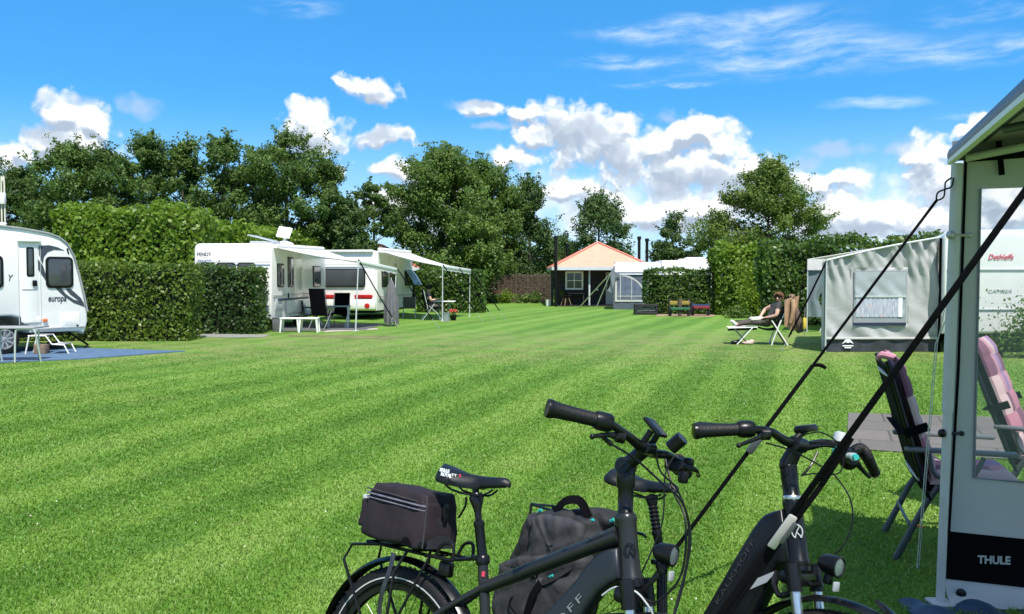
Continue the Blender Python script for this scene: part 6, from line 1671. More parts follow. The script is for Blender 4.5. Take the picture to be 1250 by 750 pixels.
def recliner(loc, rot, label, lab_c, back_h=1.13, lean=.20, seed=0):
    c = empty('recliner_chair', (loc[0], loc[1], 0), (0, 0, R(rot)), label, 'chair', 'padded recliners behind the awning')
    hw = .26; sh = .43; fr = M['dark_grey_metal']
    mb = MB(); mb.grid(lambda u, v: (-lean * u, -hw + 2 * hw * v, sh + (back_h - sh) * u), 10, 8, .02); mb.build('backrest', M['black_fabric'], c)
    mb = MB(); mb.grid(lambda u, v: (.46 * u, -hw + 2 * hw * v, sh + .03 * u), 8, 8, .02); mb.build('seat', M['black_fabric'], c)
    for s in (-1, 1):
        y = s * (hw + .012)
        mb = MB(); mb.tube([(.03, y, sh - .06), (0, y, sh), (-lean, y, back_h), (-lean - .012, y, back_h + .03)], .014, 10); mb.build('back_frame', M['frame_black'], c)
        mb = MB(); mb.tube([(.07, y, sh + .02), (.0, y, sh - .10), (-.15, y, .0)], [.018, .018, .020], 10, flat=.7); mb.build('leg', fr, c)
        mb = MB(); mb.tube([(.10, y * .97, sh + .1), (.30, y * .97, sh - .06), (.52, y * .97, 0)], [.016, .018, .020], 10, flat=.7); mb.build('leg', fr, c)
        mb = MB(); mb.box((.18, y, sh + .225), (.58, .055, .028), .012); mb.build('armrest', M['arm_grey'], c)
        mb = MB(); mb.tube([(.02, y, sh + .2), (.06, y, sh + .08), (.22, y, sh + .06), (.30, y, sh + .20)], .013, 8, smooth=4); mb.build('arm_bracket', fr, c)
    mb = MB(); mb.beam((-.07, -hw, .20), (-.07, hw, .20), .045, .016, (1, 0, .4), .006); mb.build('cross_bar', fr, c)
    for (zz, nm) in ((sh + .05, 'cross_bar'), (sh + (back_h - sh) * .92, 'cross_bar')):
        x = -lean * (zz - sh) / (back_h - sh) - .012; mb = MB(); mb.tube([(x, -hw, zz), (x - .012, 0, zz), (x, hw, zz)], .011, 8, smooth=3); mb.build(nm, M['grey_paint'], c)
    zz = sh + (back_h - sh) * .45; x = -lean * .45; mb = MB()
    for s in (-1, 1): mb.beam((x - .02, s * (hw + .03), zz), (x + .10, s * (hw + .03), zz + .05), .012, .05, (0, 0, 1))
    mb.beam((x - .03, -hw - .03, zz), (x - .03, hw + .03, zz), .006, .05, (1, 0, 0)); mb.build('lumbar_strap', M['black_fabric'], c)
    ob = c.copy() if False else None
    k = empty('cushion', (loc[0], loc[1], 0), (0, 0, R(rot)), lab_c, 'cushion', 'pink plaid chair cushions')
    n_ = Vector((back_h - sh, 0, lean)).normalized()
    cushion_part('back_pad', k, lambda u, v: (-lean * 1.05 * u + .03, -hw + 2 * hw * v, sh + .05 + (back_h - sh) * 1.0 * u), n_, 6, 5, .052, .7, .5)
    cushion_part('seat_pad', k, lambda u, v: (.03 + .46 * u, -hw + 2 * hw * v, sh + .012 + .03 * u), (0, 0, 1), 4, 4, .06, .5, .5)
    mb = MB(); mb.tube([(-lean * 1.05 + .05, -hw + .04, back_h + .045), (-lean - .03, -hw + .06, back_h + .06), (-lean - .05, -hw + .08, back_h + .03)], [.02, .022, .012], 8, smooth=3)
    o = mb.build('tie_ribbon', M['pink_ribbon'], k)
    return c
M['pink_ribbon'] = mat('pink_ribbon', (.50, .22, .28), .9, var=.2, scale=20)
recliner((2.46, 4.98), -18, 'dark recliner closest to the awning post, seen from behind', 'pink plaid cushion on the recliner beside the awning post')
recliner((3.46, 5.62), -38, 'recliner seen through the clear awning window', 'pink plaid cushion seen through the clear awning window', 1.17, .27)
# ------------------------------------------------------------------ bicycles (local x forward, y to the rider's near side, z up)
class Lean:
    def __init__(s, X, Y, psi, lean):
        s.o = Vector((X, Y, 0)); s.psi = psi; s.lean = lean
        cp, sp, cl, sl = math.cos(psi), math.sin(psi), math.cos(lean), math.sin(lean)
        s.ex = Vector((cp, sp, 0)); l = Vector((-sp, cp, 0)); s.ey = l * cl + Vector((0, 0, -sl)); s.ez = l * sl + Vector((0, 0, cl))
    def un(s, px, py, y=0.0):
        r = ray(px, py); o = s.o + s.ey * y; t = (o - CAM).dot(s.ey) / r.dot(s.ey); p = CAM + r * t - s.o
        return Vector((p.dot(s.ex), p.dot(s.ey), p.dot(s.ez)))
    def matrix(s):
        m = Matrix((s.ex, s.ey, s.ez)).transposed().to_4x4(); m.translation = s.o; return m

def bike_wheel(parent, c, r, side=0.0):
    c = Vector(c); ax = (0, 1, 0)
    w = .052
    t = MB(); pr = [(r - .058, -.012), (r - .05, -.022), (r - .03, -w / 2), (r - .012, -w * .42), (r, -.010), (r, .010), (r - .012, w * .42), (r - .03, w / 2), (r - .05, .022), (r - .058, .012)]
    t.lathe(pr, c, ax, 64, False)
    # tread blocks
    for k in range(90):
        an = 2 * PI * k / 90; d = Vector((math.cos(an), 0, math.sin(an)))
        for s in (-1, 1): t.box(c + d * (r - .004) + Vector((0, s * .012 + .004 * (k % 2), 0)), (.011, .010, .005), 0, Matrix.Rotation(-an, 3, 'Y'))
    wh = t.build('wheel', M['rubber'], parent)
    m = MB(); m.lathe([(r - .078, -.011), (r - .055, -.013), (r - .052, 0), (r - .055, .013), (r - .078, .011), (r - .08, 0)], c, ax, 64, False); m.build('rim', M['black_metal'], wh)
    m = MB(); rs = r - .036
    for s in (-1, 1): m.lathe([(rs - .0022, s * .0258), (rs + .0022, s * .0258), (rs + .0022, s * .0268), (rs - .0022, s * .0268)], c, ax, 72, False)
    m.build('reflective_stripe', M['reflect'], wh)
    m = MB(); m.lathe([(0, -.055), (.012, -.055), (.014, -.04), (.03, -.03), (.03, .03), (.014, .04), (.012, .055), (0, .055)], c, ax, 20); m.build('hub', M['black_metal'], wh)
    m = MB()
    for k in range(32):
        an = 2 * PI * k / 32; a2 = an + (.5 if k % 2 else -.5) * .55; s = -1 if (k // 2) % 2 else 1
        m.tube([c + Vector((.03 * math.cos(a2), s * .026, .03 * math.sin(a2))), c + Vector(((r - .07) * math.cos(an), 0, (r - .07) * math.sin(an)))], .0014, 4, cap=False)
    m.build('spokes', M['black_metal'], wh)
    return wh

def mudguard(parent, c, r, a0, a1, m, w=.062, n=40, flap=True):
    c = Vector(c)
    def fn(u, v):
        an = R(a0 + (a1 - a0) * u); t = 2 * v - 1; rr_ = r - .016 * t * t
        return (c.x + rr_ * math.cos(an), c.y + t * w / 2, c.z + rr_ * math.sin(an))
    mb = MB(); mb.grid(fn, n, 8, .002); o = mb.build('mudguard', m, parent)
    return o

def saddle(parent, c, m, Ls=.275, wr=.155, tilt=.03, name='saddle'):
    """lofted saddle, c = middle of the top"""
    mb = MB(); n = 22; k = 16; vs = []; fs = []
    for i in range(n + 1):
        u = i / n; x = -Ls / 2 + Ls * u
        hw = (wr / 2) * (min(1, (u / .10)) ** .5 if u < .10 else 1) * (1 if u < .22 else max(.30, 1 - 1.15 * ((u - .22) / .6) ** .9) if u < .9 else .30 * math.cos((u - .9) / .1 * 1.35))
        hw = max(hw, .006); th = .032 + .022 * (1 - u) - (.0 if u < .93 else .012)
        zt = tilt * (u - .5) + .020 * (1 - u) ** 3 - .010 * math.sin(PI * u) + (-.014 * max(0, (u - .88) / .12) ** 2)
        if u < .06: th *= .5 + u / .12
        for j in range(k):
            an = 2 * PI * j / k; cx_, cz_ = math.cos(an), math.sin(an)
            y = hw * (abs(cx_) ** .8) * (1 if cx_ >= 0 else -1)
            z = zt - th / 2 + (th / 2) * (abs(cz_) ** .75) * (1 if cz_ >= 0 else -1) - (.018 * (abs(cx_)) ** 2.5 * (1 if u < .6 else .4))
            vs.append(Vector(c) + Vector((x, y, z)))
    for i in range(n):
        for j in range(k):
            j2 = (j + 1) % k; fs.append((i * k + j, i * k + j2, (i + 1) * k + j2, (i + 1) * k + j))
    fs.append(tuple(range(k))); fs.append(tuple(reversed([n * k + j for j in range(k)])))
    mb.add(vs, fs); s = mb.build(name, m, parent, angle=60)
    r_ = MB()
    for sy in (-1, 1):
        r_.tube([Vector(c) + Vector(q) for q in ((-Ls * .40, sy * .045, -.035), (-Ls * .25, sy * .03, -.068), (.04, sy * .022, -.070), (Ls * .30, sy * .014, -.045))], .0038, 6, smooth=4)
    r_.build('saddle_rail', M['black_metal'], s)
    return s

def grip(parent, a, b, r=.0165, wing=True):
    a = Vector(a); b = Vector(b); d = (b - a)       # a inner, b outer end
    mb = MB(); pts = [a, a.lerp(b, .08), a.lerp(b, .1), a.lerp(b, .5), a.lerp(b, .88), a.lerp(b, .97), b]
    mb.tube(pts, [r * 1.22, r * 1.22, r * 1.0, r * 1.02, r * 1.12, r * 1.3, r * 1.1], 18)
    if wing:
        dn = d.normalized(); bk = Vector((-1, 0, .12)); bk = (bk - dn * bk.dot(dn)).normalized()
        mb.tube([a.lerp(b, .25) + bk * .004, a.lerp(b, .6) + bk * .012, a.lerp(b, .9) + bk * .020, b + bk * .016], [r * .8, r * .95, r * 1.15, r * .8], 14, smooth=4)
    o = mb.build('grip', M['grip'], parent)
    mb = MB(); dn = d.normalized(); mb.lathe([(r * 1.28, -.006), (r * 1.34, 0), (r * 1.28, .008), (0, .011)], b, dn, 18); mb.build('end_cap', M['black_plastic'], o)
    return o

def brake(parent, p, bar_dir, tip, mid):
    mb = MB(); mb.tube([p, mid, tip], [.011, .0075, .006], 10, smooth=5, flat=.7); mb.ball(tip, .008)
    bd = Vector(bar_dir).normalized(); mb.lathe([(.019, -.012), (.019, .012), (.013, .014), (.013, -.014)], Vector(p) , bd, 14); mb.box(Vector(p).lerp(Vector(mid), .2), (.03, .03, .022), .006)
    return mb.build('brake_lever', M['black_metal'], parent)

def cable(parent, pts, r=.0027, m=None, name='cable'):
    mb = MB(); mb.tube(pts, r, 7, smooth=8); return mb.build(name, m or M['black_plastic'], parent)

def fork(parent, htop, hbot, axle, wheel_r, chrome=True):
    """crown, chromed stanchions, lowers"""
    ax = (Vector(hbot) - Vector(htop)).normalized(); hb = Vector(hbot); crown = hb + ax * .035
    f = MB()
    f.lathe([(.034, -.01), (.036, 0), (.036, .014), (.03, .02), (.026, .03)], hb, ax, 20)
    f.box(crown, (.06, .155, .045), .016); fk = f.build('fork', M['frame_black'], parent)
    for s in (-1, 1):
        y = s * .062; a = crown + Vector((.012, y, .015)); e = Vector(axle) + Vector((-.03, y, .015)); m1 = a.lerp(e, .26)
        mb = MB(); mb.tube([a + ax * -.03, a + ax * .05], [.022, .022], 14); mb.build('stanchion_top', M['black_metal'], fk)
        mb = MB(); mb.tube([a, m1], .016, 14); mb.build('stanchion', M['chrome'] if chrome else M['black_metal'], fk)
        mb = MB(); mb.tube([m1, a.lerp(e, .33), a.lerp(e, .6), e, Vector(axle) + Vector((0, y, 0))], [.0195, .021, .020, .016, .016], 14); mb.build('fork_leg', M['black_metal'], fk)
    return fk

def headlight(parent, c, fwd, r=.030, L=.055):
    fwd = Vector(fwd).normalized()
    mb = MB(); mb.lathe([(0, -L), (r * .55, -L), (r * .9, -L * .75), (r, -L * .2), (r * 1.02, 0), (r * .9, .002), (r * .85, -.006), (0, -.006)], c, fwd, 20)
    mb.box(Vector(c) - fwd * L * .5 + Vector((0, 0, -r - .012)), (.022, .02, .03), .004)
    h = mb.build('headlight', M['black_plastic'], parent)
    mb = MB(); mb.lathe([(0, -.030), (r * .35, -.026), (r * .82, -.004)], c, fwd, 20); mb.build('reflector_bowl', M['chrome'], h)
    mb = MB(); mb.lathe([(r * .84, -.002), (r * .6, .004), (0, .007)], c, fwd, 20); mb.build('lens', M['lens'], h)
    mb = MB(); mb.box(Vector(c) - fwd * L * .25 + Vector((.012, 0, -r - .026)), (.008, .03, .028), .003); mb.build('front_reflector', M['lettering_grey'], h)
    return h

def emblem(parent, c, n, up, r, m=None):
    n = Vector(n).normalized(); up = Vector(up); up = (up - n * up.dot(n)).normalized(); x = up.cross(n)
    mb = MB(); c = Vector(c)
    mb.tube([c + x * r * .78 * math.cos(t) + up * r * math.sin(t) for t in [R(-60 + 300 * k / 20 + 0) for k in range(21)]], r * .10, 6)
    mb.tube([c + x * r * .45 + up * r * .85, c - x * r * .1 - up * r * .1, c - x * r * .35 - up * r * .95], r * .09, 6)
    mb.tube([c - x * r * .1 - up * r * .1, c + x * r * .65 - up * r * .9], r * .09, 6)
    return mb.build('emblem', m or M['reflect'], parent)

def bike_root(ln, label):
    o = empty('bicycle', ln.o, (0, 0, 0), label, 'bicycle'); o.rotation_euler = ln.matrix().to_euler(); return o

def crankset(b, bb, y=-.075):
    bb = Vector(bb)
    mb = MB(); mb.lathe([(.02, y + .012), (.085, y + .012), (.088, y + .016), (.085, y + .02), (.02, y + .02)], bb, (0, 1, 0), 36); mb.lathe([(0, -.07), (.06, -.065), (.075, -.04), (.075, .04), (.06, .065), (0, .07)], bb, (0, 1, 0), 28)
    cr_ = mb.build('motor', M['black_plastic'], b)
    for s, an in ((-1, R(-35)), (1, R(145))):
        d = Vector((math.cos(an), 0, math.sin(an))); yy = s * .095
        mb = MB(); mb.beam(bb + Vector((0, yy * .9, 0)), bb + d * .17 + Vector((0, yy * 1.1, 0)), .018, .03, (0, 1, 0), .006); c = mb.build('crank', M['black_metal'], b)
        mb = MB(); mb.box(bb + d * .17 + Vector((0, yy * 1.1 + s * .055, 0)), (.09, .10, .022), .006); mb.build('pedal', M['black_plastic'], c)

# ================================================================== bicycle 1: diamond frame, trunk bag
l1 = Lean(-.457, 2.72, -.62, .245)
b1 = bike_root(l1, 'anthracite electric bicycle with a trunk bag on its rear rack')
AX = Vector((.012, 0, .322)); AF = Vector((1.005, 0, .345))
bike_wheel(b1, AX, .335); bike_wheel(b1, AF, .345)
mudguard(b1, AX, .372, 18, 196, M['frame_black'])
mudguard(b1, AF, .380, 8, 150, M['frame_black'])
bb = Vector((.43, 0, .285)); col = l1.un(589, 682); join = l1.un(590, 715)
fr = MB()
sdir = (col - bb).normalized()
fr.tube([bb, col], .0175, 16)
htop = l1.un(763.5, 630); hbot = l1.un(771, 710)
hax = (htop - hbot).normalized()
tt0 = l1.un(590, 718); tt1 = l1.un(757, 653)
fr.tube([tt0, tt0.lerp(tt1, .35), tt0.lerp(tt1, .8), tt1], [.020, .022, .025, .029], 18, flat=1.25)
frame = fr.build('frame', M['frame_grey'], b1)
for s in (-1, 1):
    mb = MB(); mb.tube([tt0 + Vector((0, s * .012, .0)), Vector((.16, s * .05, tt0.z - .14)), AX + Vector((0, s * .066, 0))], [.011, .010, .010], 10, smooth=3); mb.build('seat_stay', M['frame_grey'], frame)
    mb = MB(); mb.tube([bb + Vector((-.03, s * .035, 0)), Vector((.2, s * .055, .30)), AX + Vector((0, s * .066, 0))], [.014, .011, .010], 10, smooth=3); mb.build('chain_stay', M['frame_grey'], frame)
mb = MB(); mb.lathe([(.031, -.006), (.034, 0), (.034, .012), (.0305, .02), (.0295, (htop - hbot).length * .5), (.031, (htop - hbot).length - .02), (.0335, (htop - hbot).length - .012), (.0335, (htop - hbot).length), (.029, (htop - hbot).length + .006)], hbot, hax, 28)
mb.build('head_tube', M['frame_grey'], frame, angle=50)
# wide down tube holding the battery
dpx = [(761, 668), (748, 670), (735, 676), (722, 689), (710, 706), (697, 721), (680, 738), (655, 764)]
dt = [l1.un(*p) for p in dpx]; lo = [l1.un(*p) for p in [(762, 706), (752, 712), (738, 722), (722, 742)]]
poly = [(p.x, p.z) for p in dt] + [(.40, .40), (.36, .24), (.47, .20), (.60, .40)] + [(p.x, p.z) for p in reversed(lo)]
mb = MB(); mb.prism(poly, lambda x, z: (x, -.042, z), lambda x, z: (x, .042, z), bev=.018, seg=4); dtb = mb.build('down_tube', mat('slate_paint', (.020, .025, .032), .45, metal=.35, var=.08, coat=.1), frame, angle=50)
crankset(b1, bb)
# lettering on the down tube side
od = l1.un(666, 742, -.045); xd = l1.un(705, 700, -.045); dv = (xd - od)
wl = dv.normalized(); up_ = Vector((-wl.z, 0, wl.x))
text_mesh('lettering', 'KALKHOFF', mat('soft_grey_print', (.17, .18, .19), .5, var=.02), dtb, l1.un(711, 726, -.0445) - wl * .365 - up_ * .012 + Vector((0, -.0005, 0)), wl, up_, .021, .0012, .36, spacing=1.35)
text_mesh('lettering', 'ENDEAVOUR', M['lettering_dim'], frame, l1.un(724, 664, -.031) + Vector((-.02, 0, 0.002)), (tt1 - tt0), Vector((-(tt1 - tt0).z, 0, (tt1 - tt0).x)), .012, .003, .105)
emblem(frame, l1.un(769, 671, 0) + Vector((.015, -.029, 0)), (.45, -.89, 0), hax, .020, M['black_metal'])
fork(b1, htop, hbot, AF, .345)
# seat post with suspension sleeve
cp_ = l1.un(582, 612); u_ = (cp_ - col).normalized()
mb = MB(); mb.lathe([(.0165, -.01), (.0165, .10), (.0185, .104), (.0185, .118), (.0145, .122), (.0115, .125), (.0115, .24)], col, u_, 18); sp_ = mb.build('seat_post', M['frame_black'], b1)
mb = MB(); mb.lathe([(.020, -.02), (.024, -.012), (.024, .004), (.02, .010)], col, u_, 18); mb.box(col + Vector((-.03, 0, -.004)), (.03, .018, .018), .005); mb.build('seat_clamp', M['black_metal'], sp_)
mb = MB(); mb.lathe([(.0115, -.02), (.016, 0), (.026, .03), (.022, .045), (0, .05)], cp_ - u_ * .02, u_, 14); mb.build('saddle_clamp', M['black_metal'], sp_)
mb = MB(); q = l1.un(590, 701, -.0178); mb.box(q, (.012, .002, .016)); mb.build('sticker', M['lettering_red'], sp_)
sc_ = (l1.un(541, 578) + l1.un(624, 586)) / 2 + Vector((0, 0, .012))
sad = saddle(b1, sc_, M['saddle'], .285, .155, .01)
for (s, x_, z_, hh, ww, m_) in (('SELLE', -.100, -.012, .012, .042, 'lettering_white'), ('ROYAL', -.092, -.026, .013, .046, 'lettering_white'), ('TT', -.045, -.020, .008, .020, 'lettering_white'), ('R', -.012, -.019, .009, .009, 'lettering_red')):
    u_y = -.5 * .155 * (.93 if x_ < -.08 else .97) - .003
    text_mesh('lettering', s, M[m_], sad, sc_ + Vector((x_, u_y, z_)), (1, .05 if x_ < -.08 else .30, -.04), (0, .16, 1), hh, .003, ww, bold=.02, shear=-.1)
# rear rack
rk = MB(); zr = .720
rf = l1.un(553, 680, -.06); rr0 = l1.un(447, 669, -.06)
for s in (-1, 1):
    rk.tube([(rr0.x, s * .06, zr), (rf.x - .04, s * .06, zr + .006), (rf.x - .005, s * .05, zr + .01), (rf.x, s * .03, zr + .01)], .006, 8, smooth=4)
    rk.tube([(rf.x - .075, s * .06, zr + .005), (rf.x - .05, s * .06, zr + .05), (rf.x - .012, s * .055, zr + .055), (rf.x - .003, s * .052, zr + .012)], .006, 8, smooth=5)
    rk.tube([(rr0.x + .06, s * .062, zr), (rr0.x - .055, s * .075, zr - .02), (rr0.x - .07, s * .09, zr - .075), (.0, s * .085, AX.z + .02)], .0055, 8)
    rk.tube([(.04, s * .062, zr), (.02, s * .088, zr - .07), (.012, s * .085, AX.z)], .0055, 8)
    rk.tube([(.14, s * .062, zr), (.03, s * .086, .44), (.012, s * .085, AX.z)], .005, 8)
for xx in (rr0.x, -.06, .03, .12): rk.tube([(xx, -.06, zr), (xx, .06, zr)], .005, 8)
rk.tube([(rf.x, -.03, zr + .01), (rf.x, .03, zr + .01)], .006, 8)
rk.box((.17, 0, zr - .035), (.05, .03, .05), .008); rack = rk.build('rear_rack', M['black_metal'], b1)
mb = MB(); mb.grid(lambda u, v: (.0 - .03 * u + .018 * v + .006 * math.sin(u * 9), -.095 - .008 * math.sin(u * 5), zr - .01 - .30 * u), 16, 4, .003); mb.build('hanging_strap', mat('shiny_black_webbing', (.03, .033, .045), .35, var=.4, scale=30), rack)
# stem, bars
hin = l1.un(764, 569); bar = l1.un(789, 547)
mb = MB(); L_ = (hin - htop).length; mb.lathe([(.025, .0), (.025, .012), (.0235, .014), (.0235, L_ * .55), (.028, L_ * .6), (.029, L_ * .95), (.02, L_ + .012), (0, L_ + .014)], htop, (hin - htop), 22); stem = mb.build('stem', M['frame_black'], b1)
mb = MB(); mb.lathe([(0, -.029), (.022, -.029), (.026, -.024), (.026, .024), (.022, .029), (0, .029)], hin, (0, 1, 0), 22); mb.tube([hin, hin.lerp(bar, .5), bar], [.024, .021, .022], 16, flat=1.2); mb.lathe([(.02, -.03), (.023, -.028), (.023, .028), (.02, .03)], bar, (0, 1, 0), 18); mb.build('stem_arm', M['frame_black'], stem)
mb = MB(); mb.lathe([(0, 0), (.009, 0), (.008, .003), (0, .002)], hin + Vector((0, -.029, 0)), (0, -1, 0), 10); mb.build('hinge_bolt', M['black_metal'], stem)
gRi = l1.un(741, 516, -.20); gRo = l1.un(671, 499, -.325); gLi = l1.un(828, 563, .19); gLo = l1.un(836, 576, .325)
mb = MB(); mb.tube([gRi.lerp(gRo, .3), gRi, l1.un(762, 529, -.13), bar + Vector((0, -.05, .004)), bar + Vector((0, .05, -.012)), l1.un(815, 556, .12), gLi, gLi.lerp(gLo, .3)], [.011, .0115, .0125, .0155, .0155, .0125, .0115, .011], 14, smooth=5); hb = mb.build('handlebar', M['frame_black'], b1)
grip(hb, gRi, gRo, .0205); grip(hb, gLi, gLo, .0195)
dR = (gRo - gRi).normalized(); pr_ = gRi + dR * -.012
mb = MB(); mb.lathe([(.023, -.026), (.0275, -.014), (.0275, .012), (.025, .024)], gRi + dR * .012, dR, 20); sh_ = mb.build('twist_shifter', M['black_plastic'], hb)
mb = MB(); mb.box(gRi + dR * -.002 + Vector((.004, -.014, .012)), (.006, .006, .016), .002); mb.build('gear_mark', M['lettering_red'], sh_)
brake(hb, l1.un(757, 533, -.14), dR, l1.un(723, 533, -.24), l1.un(742, 531, -.19))
brake(hb, gLi + Vector((.012, -.03, -.012)), (gLo - gLi), gLo + Vector((.055, -.02, -.005)), gLi + Vector((.06, .0, -.02)))
mb = MB(); mb.tube([l1.un(735, 533, -.19), l1.un(747, 543, -.17)], [.006, .008], 8); mb.build('cable_adjuster', M['black_plastic'], hb)
mb = MB(); cc = gLi + Vector((.0, -.02, -.012)); mb.box(cc, (.06, .05, .045), .012); mb.box(cc + Vector((.02, .03, .012)), (.05, .04, .03), .01); mb.box(cc + Vector((.035, -.01, -.035)), (.03, .03, .04), .01); mb.build('control_pod', M['black_plastic'], hb)
mb = MB(); q = l1.un(826, 548, .1); mb.tube([q + Vector((-.02, 0, 0)), q + Vector((.015, .0, .035))], .022, 14); mb.build('bell', M['black_plastic'], hb)
# display on its arm
dq = l1.un(800, 522); mb = MB(); mb.box(dq, (.014, .090, .072), .010, Euler((0, R(-48), R(8)))); mb.tube([bar + Vector((0, -.03, .01)), dq + Vector((.0, -.025, -.012))], .010, 10); mb.tube([bar + Vector((0, .03, .01)), dq + Vector((.0, .025, -.012))], .010, 10); dsp = mb.build('display', M['black_plastic'], hb)
mb = MB(); mb.box(dq + Vector((-.0055, 0, .0055)), (.004, .076, .058), .002, Euler((0, R(-48), R(8)))); mb.build('screen', M['grey_glass'], dsp)
headlight(b1, l1.un(823, 679, .0), (1, -.05, -.05), .031, .06)
mb = MB(); q = l1.un(805, 690); mb.tube([hbot + Vector((.02, 0, -.035)), q + Vector((0, 0, -.03)), q + Vector((.01, 0, -.005))], .007, 8); mb.build('lamp_bracket', M['black_metal'], b1)
cable(b1, [l1.un(747, 543, -.17), l1.un(775, 560, -.12), l1.un(806, 588, -.05), l1.un(832, 612, .0), l1.un(841, 645, .03), l1.un(838, 690, .03), l1.un(828, 730, .0), l1.un(820, 760, -.04)], .0034)
cable(b1, [l1.un(812, 560, .1), l1.un(822, 600, .08), l1.un(836, 632, .06), l1.un(836, 680, .04), l1.un(826, 712, .02), l1.un(800, 735, 0), l1.un(780, 726, -.02)], .0034)
cable(b1, [l1.un(800, 545, .02), l1.un(806, 575, .04), l1.un(828, 600, .08), l1.un(843, 650, .08), l1.un(836, 705, .06), l1.un(823, 752, .04)], .003)
cable(b1, [l1.un(783, 700, .03), l1.un(808, 640, .05), l1.un(812, 580, .07), l1.un(824, 556, .10)], .0025)
cable(b1, [l1.un(735, 727, -.05), l1.un(752, 717, -.055), l1.un(775, 722, -.06), l1.un(790, 738, -.05), l1.un(798, 752, -.03)], .003, M['reflect'])
cable(b1, [l1.un(569, 607, 0), l1.un(568, 618, 0), l1.un(560, 632, .02)], .004)
mb = MB(); mb.tube([Vector((.36, .05, .30)), Vector((.30, .28, .075))], .010, 8); mb.build('kickstand', M['black_metal'], b1)

# trunk bag on the rack
tb_ = empty('trunk_bag', l1.o, (0, 0, 0), 'dark aubergine trunk bag strapped on the bicycle rear rack', 'bag'); tb_.rotation_euler = l1.matrix().to_euler()
def bagbox(name, x0, x1, y0, y1, z0, z1, m, parent, bev=.022, taper=0.0, warp_=.006, cuts=6, ftop=0.0):
    b = bmesh.new(); bmesh.ops.create_cube(b, size=1)
    bmesh.ops.bevel(b, geom=list(b.edges), offset=.12, segments=3, affect='EDGES', profile=.5)
    bmesh.ops.subdivide_edges(b, edges=list(b.edges), cuts=2, use_grid_fill=True)
    sx_, sy_, sz_ = x1 - x0, y1 - y0, z1 - z0
    for q in b.verts:
        x, y, z = q.co
        # uniform edge roundness
        def rd(c, s): 
            e = .5 - .12; k = abs(c)
            return math.copysign((k if k <= e else e + (k - e)) , c)
        tp = 1 - taper * (z + .5)
        q.co = Vector(((x0 + x1) / 2 + x * sx_ * tp, (y0 + y1) / 2 + y * sy_ * tp, (z0 + z1) / 2 + z * sz_ + ftop * (x) * (z + .5)))
        n = Vector((math.sin(q.co.z * 61 + q.co.x * 23), math.sin(q.co.x * 47 + q.co.z * 35), math.sin(q.co.x * 39 + q.co.y * 55)))
        q.co += n * warp_
    mb = MB(); mb.bm(b); return mb.build(name, m, parent, angle=80)
bb_ = bagbox('bag_body', -.165, .135, -.108, .100, .738, .905, M['bag_fabric'], tb_, taper=.10, warp_=.0035, ftop=-.008)
lid = bagbox('lid', -.158, .118, -.100, .094, .880, .928, M['bag_fabric'], tb_, taper=.12, warp_=.004, ftop=-.006)
for zz, rr_ in ((.888, .0032), (.874, .0022)):
    mb = MB(); mb.tube([(-.158, -.02, zz + .004), (-.158, -.095, zz + .003), (-.14, -.104, zz + .002), (.09, -.1035, zz - .006), (.118, -.092, zz - .007)], rr_, 6); mb.build('zip', mat('zip_grey_violet', (.15, .14, .19), .45, var=.3, scale=50), lid)
for sy in (-1,):
    mb = MB(); mb.tube([(.134, sy * .098, .748), (.128, sy * .096, .82), (.120, sy * .092, .885), (.108, sy * .084, .915)], .0026, 6, smooth=4); mb.build('piping', M['pack_fabric'], bb_)
mb = MB(); mb.tube([(-.155, -.101, .905), (-.06, -.102, .902), (.04, -.101, .896), (.108, -.092, .892)], .0024, 6, smooth=4); mb.build('piping', M['pack_fabric'], lid)
mb = MB()
def ff(u, v):
    y = -.078 + .156 * u; h = .745 + (.145 - .05 * abs(2 * u - 1) ** 3) * v
    return (.139 - .022 * v - .004 * (2 * u - 1) ** 2, y, h)
mb.grid(ff, 10, 8, .004); mb.build('front_pocket', mat('navy_mesh_fabric', (.012, .013, .02), .85, var=.2, bump=.3, bscale=120), tb_)
mb = MB(); mb.box((.128, .0, .87), (.012, .03, .05), .005, Euler((0, R(-9), 0))); mb.box((.134, .0, .845), (.010, .018, .03), .004); mb.build('buckle', M['black_plastic'], tb_)
bagbox('rear_pocket', -.190, -.155, -.085, .075, .765, .865, M['bag_fabric'], tb_, warp_=.002)
mb = MB(); mb.box((-.186, -.055, .868), (.02, .04, .02), .004); mb.build('reflective_tab', M['reflect'], tb_)
mb = MB(); mb.grid(lambda u, v: (.045 + .05 * u, -.112 - .002 * math.sin(PI * u), .752 + .022 * math.sin(PI * u) * v), 8, 3, .003); mb.build('tab', M['black_fabric'], tb_)
mb = MB(); mb.box((.112, -.085, .756), (.045, .03, .024), .008); mb.build('clip', M['black_plastic'], tb_)

# ================================================================== bicycle 2: step-through, backpack on its rack
l2 = Lean(.18, 3.02, -.88, .24)
b2 = bike_root(l2, 'black step-through electric bicycle with silver bell and a pannier backpack')
AX = Vector((.0, 0, .335)); AF = Vector((1.03, 0, .352))
bike_wheel(b2, AX, .345); bike_wheel(b2, AF, .352)
mudguard(b2, AX, .380, 18, 200, M['frame_black']); 
mudguard(b2, AF, .392, 62, 150, M['frame_black'], w=.066)
tipa = l2.un(1070, 733)
mb = MB(); a0 = AF + Vector((.392 * math.cos(R(64)), 0, .392 * math.sin(R(64))))
mb.grid(lambda u, v: tuple(a0.lerp(tipa, u) + Vector((0, (v - .5) * .066 * (1 - .75 * max(0, u - .55) / .45), .004 - .010 * (2 * v - 1) ** 2 + .008 * math.sin(PI * u)))), 12, 8, .003); mb.build('mudguard_tip', M['frame_black'], b2)
bb = Vector((.43, 0, .285)); col = l2.un(808, 688); htop = l2.un(967, 612); hbot = l2.un(975, 691); hax = (htop - hbot).normalized()
